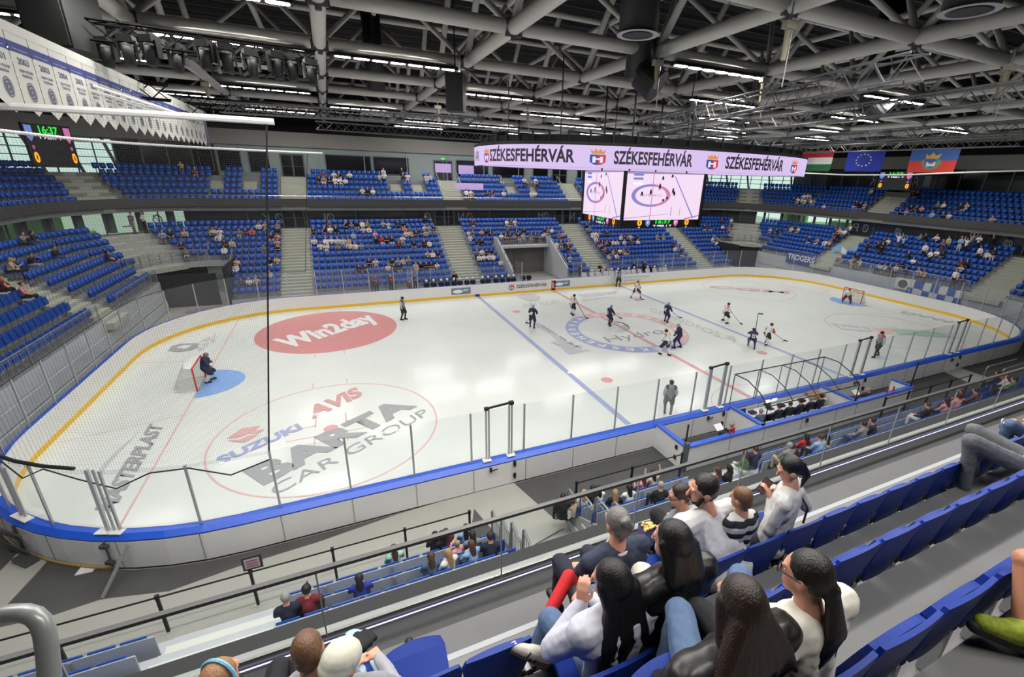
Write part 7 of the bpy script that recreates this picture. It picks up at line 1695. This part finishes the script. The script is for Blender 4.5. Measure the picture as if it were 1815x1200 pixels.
# man in white shirt reaching into popcorn
hm = hc_(1245, 868, -24.02); pop = V3(at(1147, 944, 1, -23.98))
def ex_man(t, P, HM, base, r, f, up):
    me = remesh([('e', P(0, .045, -.075), (.052, .05, .045), HM, 'b'), ('c', P(-.06, .02, -.03), P(-.05, .05, -.08), .018, .02, 'b'), ('c', P(.06, .02, -.03), P(.05, .05, -.08), .018, .02, 'b'), ('c', P(-.02, .092, -.045), P(.02, .092, -.045), .008, .008, 'b')], .007, 1); me.materials.append(mat('beard', (.10, .07, .055), .8)); link('beard', me, t)
    me = remesh([('c', tuple(base+up*.02-r*.06), tuple(base+up*.02+r*.06), .05, .05, 'b')], .01, 2); me.materials.append(c_white); link('collar', me, t)
detail_person('dark haired bearded man in loose white shirt reaching for popcorn', hm, (-.92, .38, -.12), (-16.26, A_-.06, 7.58), s=1.16, sw=.225, shirt=c_white, trousers=c_jeans, hair=h_short, hair_m=h_dark, drape=1.35, waist=1.25, fine=True,
    hands=[('px', 1180, 934, 1), (-16.15, -23.75, 7.78)], handdir=[(-.8, -.15, .12), (-.4, .6, -.3)], extra=ex_man)
# boy with glasses beyond him
hb = hc_(1204, 878, -23.78)
detail_person('boy with glasses and short brown hair in grey T-shirt', hb, (-.85, .45, -.25), (hb[0]+.10, -24.0, 7.62), s=.92, sw=.17, shirt=c_grey, trousers=c_black, hair=h_short, hair_m=h_brown, sleeve='short', extra=lambda t, P, HM, *a: ring_glasses(t, P, HM))
hb = hc_(1313, 883, A_)
st_m = mat('shirt_striped', (.1, .11, .16), .85); n_ = st_m.node_tree; wv = n_.nodes.new('ShaderNodeTexWave'); wv.bands_direction = 'Z'; wv.inputs['Scale'].default_value = 3.2; wv.inputs['Distortion'].default_value = 1; cr_ = n_.nodes.new('ShaderNodeValToRGB'); cr_.color_ramp.interpolation = 'CONSTANT'; cr_.color_ramp.elements[0].color = lin((.09, .10, .15)); cr_.color_ramp.elements[1].position = .5; cr_.color_ramp.elements[1].color = lin((.74, .74, .72)); tc_ = n_.nodes.new('ShaderNodeTexCoord'); n_.links.new(tc_.outputs['Object'], wv.inputs[0]); n_.links.new(wv.outputs['Fac'], cr_.inputs[0]); n_.links.new(cr_.outputs[0], n_.nodes['Principled BSDF'].inputs['Base Color'])
detail_person('small boy in navy and white striped shirt between two adults', hb, (-.3, 1, -.2), (hb[0], A_, 7.60), s=.86, sw=.15, shirt=st_m, trousers=c_darkblue, hair=h_short, hair_m=h_ginger)
# woman with phone
hw = hc_(1400, 832, A_); ph = V3(at(1373, 862, 1, -23.88))
def ex_phone(t, P, HM, base, r, f, up):
    b = MB(); b.tube([tuple(base+r*-.10+f*.05-up*.02), tuple(base-f*.08-up*.03+r*.02), tuple(base-f*.155-up*.2+r*.12), tuple(base-f*.15-up*.42+r*.2)], .010, 6); b.build('bag_strap', mat('strap_tan', (.36, .30, .24), .6), t)
detail_person('woman with dark ponytail in white patterned blouse looking at a phone', hw, (-.72, .55, -.45), (-15.62, A_-.02, 7.60), s=1.0, sw=.185, shirt=mat('blouse_pattern', (.70, .70, .69), .85, noise=.16, nscale=22), trousers=c_darkblue, hair=h_pony(.26, .02), hair_m=h_black, fine=True, drape=1.02,
    fwd=(-.45, .9, 0), hands=[('px', 1366, 884, .4), ('px', 1388, 870, .8)], handdir=[(-.1, .3, .6), (-.5, .3, .25)], extra=ex_phone, knees=[(-16.2, -23.72, 7.66), (-15.95, -23.68, 7.66)], feet=[(-16.1, -23.5, 7.1), (-15.9, -23.5, 7.1)])
t = thing('mobile_phone', 'dark mobile phone held by the woman in the patterned blouse', 'phone', loc=tuple(LASTH[-2]+V3((-.02, .07, .09)))); Mq = Matrix.Rotation(-.75, 3, 'Y') @ Matrix.Rotation(.5, 3, 'X')
MB().box((0, 0, 0), (.15, .075, .01), M=Mq).build('phone_case', black, t); MB().box(Mq @ V3((0, 0, .006)), (.13, .066, .002), M=Mq).build('phone_screen', mat('phone_screen', (.30, .22, .22), .2, emit=.3), t)
b = MB(); b.add(*shell(.17, 0, .12, 0, .02, .02, 4, 3, .05)); b.build('handbag', mat('bag_cream', (.78, .76, .72), .6), label='small cream handbag on the lap of the woman with phone', cat='handbag', loc=(-15.82, -23.95, 7.69), rz=.4)
# popcorn box
t = thing('popcorn_box', 'purple printed popcorn box full of yellow popcorn', 'popcorn box', loc=(pop.x, pop.y, pop.z-.12)); b = MB()
V = [(-.05, -.035, 0), (.05, -.035, 0), (.05, .035, 0), (-.05, .035, 0), (-.065, -.045, .19), (.065, -.045, .17), (.065, .045, .19), (-.065, .045, .2)]
b.add(V, [(0, 3, 2, 1), (0, 1, 5, 4), (1, 2, 6, 5), (2, 3, 7, 6), (3, 0, 4, 7)]); b.build('box_wall', mat('box_purple', (.46, .41, .62), .6, noise=.2, nscale=60), t)
text_obj('P', (-.02, -.046, .10), (.03, 0, 0), (0, -.002, .04), mat('box_print', (.70, .66, .80), .6), 'box_print', t, .0)
b = MB(); 
for k in range(34): b.add(*ellip((R.uniform(-.052, .052), R.uniform(-.034, .034), .175+R.uniform(0, .022)), (.012, .011, .010), None, 6, 4))
b.build('popcorn', mat('popcorn', (.88, .76, .42), .8), t).__setitem__('kind', 'stuff')
# black straight hair, leather jacket
h1 = hc_(1190, 958, B_)
detail_person('young woman with straight black hair in black leather jacket', h1, (-.45, .85, -.2), (h1[0]+.03, B_-.02, 8.08), s=1.0, sw=.205, shirt=c_leather, trousers=c_cream, hair=h_long(.30, .07), hair_m=h_black, drape=1.3, waist=1.1, knees=[tuple(at(1128, 1045, 1, -24.42)), (-17.25, -24.4, 8.12)], feet=[(-17.7, -24.42, 7.62), (-17.2, -24.42, 7.62)])
# very long black hair, white shirt, hand at face
h2 = hc_(1082, 1030, B_)
detail_person('young woman with very long black hair in white shirt, hand at face', h2, (-.55, .8, -.25), (h2[0]+.08, B_-.03, 8.06), s=1.0, sw=.19, shirt=cloth('blouse_white', (.74, .74, .78)), trousers=c_jeans, hair=h_long(.58, .08, spread=.05), hair_m=h_black, drape=1.3, fine=True,
    elbows=[(-.6, .3, -.9), (.5, 0, -.9)], hands=[('px', 1030, 1070, .5), (h2[0]+.12, -24.5, 8.2)], handdir=[(.1, .1, .7), (-.4, .5, -.1)], shoes=False, knees=[tuple(at(975, 1100, 1, -24.4)), (h2[0]+.2, -24.42, 8.1)], feet=[tuple(at(950, 1150, 1, -24.4)), (h2[0]+.15, -24.45, 7.65)])
# sneaker with three dark stripes on the crossed leg
def sneaker(u0, v0, u1, v1, T, label, up_c, sole_c, stripe=None):
    a, b_ = V3(at_t(u0, v0, T)), V3(at_t(u1, v1, T)); d = (b_-a); L = d.length; d.normalize(); up = V3((0, 0, 1)); n = d.cross(up).normalized(); up = n.cross(d)
    t = thing('sneaker', label, 'shoe')
    w_ = L*.16
    me = remesh([('c', tuple(a+up*w_*.9+d*w_*.6), tuple(a+up*w_*.5+d*L*.45), w_, w_*.95, 'u'), ('c', tuple(a+d*L*.4+up*w_*.3), tuple(b_-d*w_+up*w_*.1), w_*.95, w_*.7, 'u'), ('c', tuple(a+up*w_*1.6+d*w_*.9), tuple(a+up*w_*.9+d*L*.4), w_*.75, w_*.7, 'u')], w_*.13, 2); me.materials.append(up_c); link('upper', me, t)
    me = remesh([('c', tuple(a-up*w_*.55+d*w_*.6), tuple(b_-up*w_*.55-d*w_*.7), w_*.55, w_*.5, 'u'), ('c', tuple(a-up*w_*.45+d*w_*.6), tuple(b_-up*w_*.5-d*w_*.7), w_*.85, w_*.6, 'u')], w_*.14, 1); me.materials.append(sole_c); link('sole', me, t)
    if stripe:
        for k in range(3):
            b = MB(); o = a+d*L*(.36+.1*k)-n*w_*-1.0*0; b.bar(tuple(o-n*-w_*1.02-up*w_*.2), tuple(o-n*-w_*.55+up*w_*1.05-d*w_*.4), .014, .008); b.bar(tuple(o+n*-w_*1.02-up*w_*.2), tuple(o+n*-w_*.55+up*w_*1.05-d*w_*.4), .014, .008); b.build('stripe', stripe, t)
    b = MB()
    for k in range(4): o = a+d*L*(.42+.07*k)+up*w_*(1.35-.25*k); b.bar(tuple(o-n*w_*.4), tuple(o+n*w_*.4), .008, .006)
    b.build('laces', mat('laces', (.85, .84, .8), .8) if stripe else mat('laces_lime', (.55, .6, .15), .8), t); return t
T1 = float((np.array(at(935, 1155, 1, -24.42))-CAM) @ CF)
sneaker(975, 1172, 900, 1142, T1, 'cream sneaker with three dark stripes and gum sole on the left seat', mat('sneaker_cream', (.78, .76, .70), .7), mat('gum_sole', (.55, .38, .24), .7), black)
sneaker(1850, 1146, 1722, 1098, 2.1, 'lime and black running shoe resting on seats at the right edge', mat('sneaker_lime', (.42, .46, .12), .7, noise=.6, nscale=30), mat('sole_dark', (.10, .11, .10), .7))
# right edge: person in shorts whose bare shin shows
hpD = V3(at_t(2080, 1035, 2.2))
detail_person('person beyond the right edge showing one bare shin and knee', tuple(hpD+V3((0, 0, .66))), (0, 1, 0), tuple(hpD), s=1.2, sw=.2, shirt=c_grey, trousers=c_black, skin=SKIN2, hair=h_short, hair_m=h_dark, sleeve='short', eyes=False, shorts=True, shoes=False, knees=[tuple(at_t(1822, 995, 2.15)), tuple(at_t(1990, 960, 2.6))], feet=[tuple(at_t(1812, 1118, 2.1)), tuple(at_t(1990, 1150, 2.5))])
# brown wavy hair, black jacket (row C)
h3 = hc_(1310, 1068, C_)
detail_person('woman with long wavy brown hair in dark leather jacket', h3, (.1, 1, -.2), (h3[0], C_-.03, 8.60), s=.9, sw=.25, shirt=mat('leather_brown', (.10, .09, .085), .4, noise=.2, nscale=14), trousers=c_jeans, hair=h_long(.40, .08, 1, .10), hair_m=h_brown, drape=1.35, waist=1.15, hands=[(h3[0]-.1, C_+.2, 8.6), (h3[0]+.12, C_+.2, 8.6)], knees=[tuple(at(1205, 1085, 1, -25.05)), tuple(at(1312, 1022, 1, -24.95))], feet=[tuple(at(1175, 1190, 1, -25.1)), tuple(at(1345, 1090, 1, -24.98))])
h4 = hc_(1428, 1018, C_)
detail_person('woman with glasses and long dark ponytail in cream sweatshirt', h4, (-.35, .95, -.15), (h4[0]+.06, C_-.03, 8.58), s=.88, sw=.235, shirt=c_cream, trousers=c_black, hair=h_pony(.50, -.02, 8), hair_m=h_dark, drape=1.25, waist=1.1, extra=lambda t, P, HM, *a: ring_glasses(t, P, HM, (.30, .30, .30)))
# children lower left
h5 = hc_(545, 1150, A_)
detail_person('boy with cropped ginger hair seen from behind at the bottom edge', h5, (-.05, 1, -.1), (h5[0], A_, 7.55), s=.95, sw=.16, shirt=cloth('hood_grey', (.58, .58, .60)), trousers=c_black, hair=h_short, hair_m=h_ginger)
h6 = hc_(392, 1203, A_)
def ex_band(t, P, HM, base, r, f, up):
    b = MB(); b.tube([P(.092*math.cos(a), -.01, .03+.102*math.sin(a)) for a in [PI*k/14 for k in range(15)]], .010, 6); b.build('headband', mat('headband_blue', (.45, .66, .78), .7, noise=.3, nscale=80), t)
detail_person('fair haired girl with pale blue headband at the bottom edge', h6, (.5, .85, -.1), (h6[0], A_, 7.55), s=.95, sw=.15, shirt=c_grey, trousers=c_black, hair=h_short, hair_m=h_fair, extra=ex_band)
h7 = hc_(606, 1178, -24.3)
def ex_capw(t, P, HM, base, r, f, up):
    me = remesh([('e', P(0, -.01, .05), (.098, .112, .09), HM, 'c'), ('e', P(0, -.03, .02), (.096, .10, .07), HM, 'c')], .009, 2); me.materials.append(mat('cap_cream', (.78, .77, .70), .85)); cp = link('cap_crown', me, t)
    me = remesh([('c', P(-.04, .10, .045), P(.04, .10, .045), .028, .028, 'c'), ('c', P(-.045, .14, .05), P(.045, .14, .05), .024, .024, 'c'), ('c', P(-.035, .185, .045), P(.035, .185, .045), .022, .022, 'c')], .008, 2)
    me.materials.append(mat('cap_black', (.04, .04, .045), .8)); link('cap_brim', me, t)
detail_person('person in cream cap with black brim and grey hooded top', h7, (.75, .65, -.3), (h7[0]+.1, A_-.08, 7.55), s=1.0, sw=.18, shirt=cloth('hood_grey', (.58, .58, .60)), trousers=mat('denim_pale', (.62, .70, .78), .85), hair=h_short, hair_m=h_brown, extra=ex_capw, knees=[(h7[0]+.02, -23.72, 7.6), tuple(at(655, 1190, 1, -23.85))], feet=[(h7[0], -23.6, 7.1), (h7[0]+.4, -23.6, 7.1)])
# red jacket and black cap on the lap left of the long-haired woman
me = remesh([('c', tuple(at(1008, 1022, 1, -24.15)), tuple(at(982, 1070, 1, -24.25)), .05, .045, 'r'), ('c', tuple(at(982, 1070, 1, -24.25)), tuple(at(958, 1112, 1, -24.33)), .045, .03, 'r'), ('c', tuple(at(1008, 1022, 1, -24.15)), tuple(at(1025, 1040, 1, -24.2)), .045, .04, 'r')], .01, 2); me.materials.append(cloth('jacket_red', (.72, .10, .13)))
link('folded_jacket', me, label='red folded jacket beside the woman with very long black hair', cat='jacket')
t = thing('baseball_cap', 'black baseball cap with pale stitching before the long-haired woman', 'cap'); P0 = V3(at(1030, 1058, 1, -24.32))
me = remesh([('e', tuple(P0), (.085, .095, .07), None, 'c'), ('e', tuple(P0+V3((.02, .0, -.04))), (.08, .09, .06), None, 'c')], .009, 2); me.materials.append(black); link('cap_crown', me, t)
me = remesh([('c', tuple(P0+V3((-.06, -.07, -.03))), tuple(P0+V3((.03, -.10, -.05))), .02, .02, 'c')], .008, 1); me.materials.append(black); link('cap_brim', me, t)
b = MB(); b.tube([tuple(P0+V3((.05*math.cos(a)-.01, -.082-.012*math.sin(a), .0+.04*math.sin(a)))) for a in [2*PI*k/20 for k in range(21)]], .0025, 5); b.build('stitching', mat('stitch', (.55, .55, .55), .7), t)
# men at the right edge
K1, F1 = V3(at(1722, 782, 1, -24.40)), V3(at(1706, 880, 1, -24.46))
hp8 = V3(at(1838, 832, 1, -24.78))
detail_person('man in grey jeans whose leg and hands show at the right edge', tuple(hp8+V3((.25, .0, .68))), (-.2, 1, -.1), tuple(hp8), s=1.04, sw=.2, shirt=c_white, trousers=mat('jeans_grey', (.36, .37, .38), .85, noise=.15, nscale=25), skin=SKIN2, hair=h_short, hair_m=h_dark, sleeve='short', fine=True, eyes=False,
    hands=[('px', 1806, 800, .6), ('px', 1818, 806, .6)], handdir=[(-.7, .2, .05), (-.7, .3, .0)], knees=[tuple(K1), tuple(K1+V3((.35, .12, -.02)))], feet=[tuple(F1), tuple(F1+V3((.4, .1, 0)))], shoes=black)
K2 = V3(at(1790, 752, 1, -23.85)); hp9 = V3(at(1875, 790, 1, -24.15))
detail_person('person in blue jeans clasping a knee at the right edge', tuple(hp9+V3((.2, 0, .66))), (-.2, 1, -.1), tuple(hp9), s=1.0, sw=.19, shirt=c_grey, trousers=c_jeans, skin=SKIN2, hair=h_short, hair_m=h_brown, sleeve='short', fine=True, eyes=False,
    hands=[('px', 1790, 752, .8), ('px', 1800, 745, 1)], handdir=[(-.4, .3, .35), (-.6, .2, .1)], knees=[tuple(K2), tuple(K2+V3((.25, .1, -.15)))], feet=[tuple(at(1762, 800, 1, -23.75)), tuple(at(1800, 820, 1, -23.7))])
b = MB(); p = V3(at(1778, 747, 1, -23.93)); b.tube([tuple(p+V3((.035*math.cos(a), .01*math.sin(a), .035*math.sin(a)))) for a in [2*PI*k/16 for k in range(17)]], .009, 6)
b.build('wristwatch', mat('watch_pale', (.80, .80, .76), .4), label='pale wristwatch on the arm clasping the blue-jeaned knee', cat='watch')
t = thing('handbag', 'cream printed bag lying by the hand of the man in grey jeans', 'handbag', loc=tuple(at(1797, 822, 1, -24.6))); Mq = Matrix.Rotation(.6, 3, 'X') @ Matrix.Rotation(-.5, 3, 'Z')
MB().box((0, 0, 0), (.16, .20, .035), M=Mq).build('bag_body', mat('bag_print', (.72, .70, .56), .7, noise=.1, nscale=40), t); MB().box(Mq @ V3((0, .02, .02)), (.05, .02, .008), M=Mq).build('clasp', mat('clasp_brown', (.3, .24, .18), .5), t)
# white notice / tray on knee
MB().box((0, 0, 0), (.17, .08, .012), M=Matrix.Rotation(.35, 3, 'Y')).build('mobile_phone', mat('phone_white', (.72, .72, .70), .4), label='pale phone on the thigh of the man in grey jeans', cat='phone', loc=tuple(at(1772, 792, 1, -24.42)))
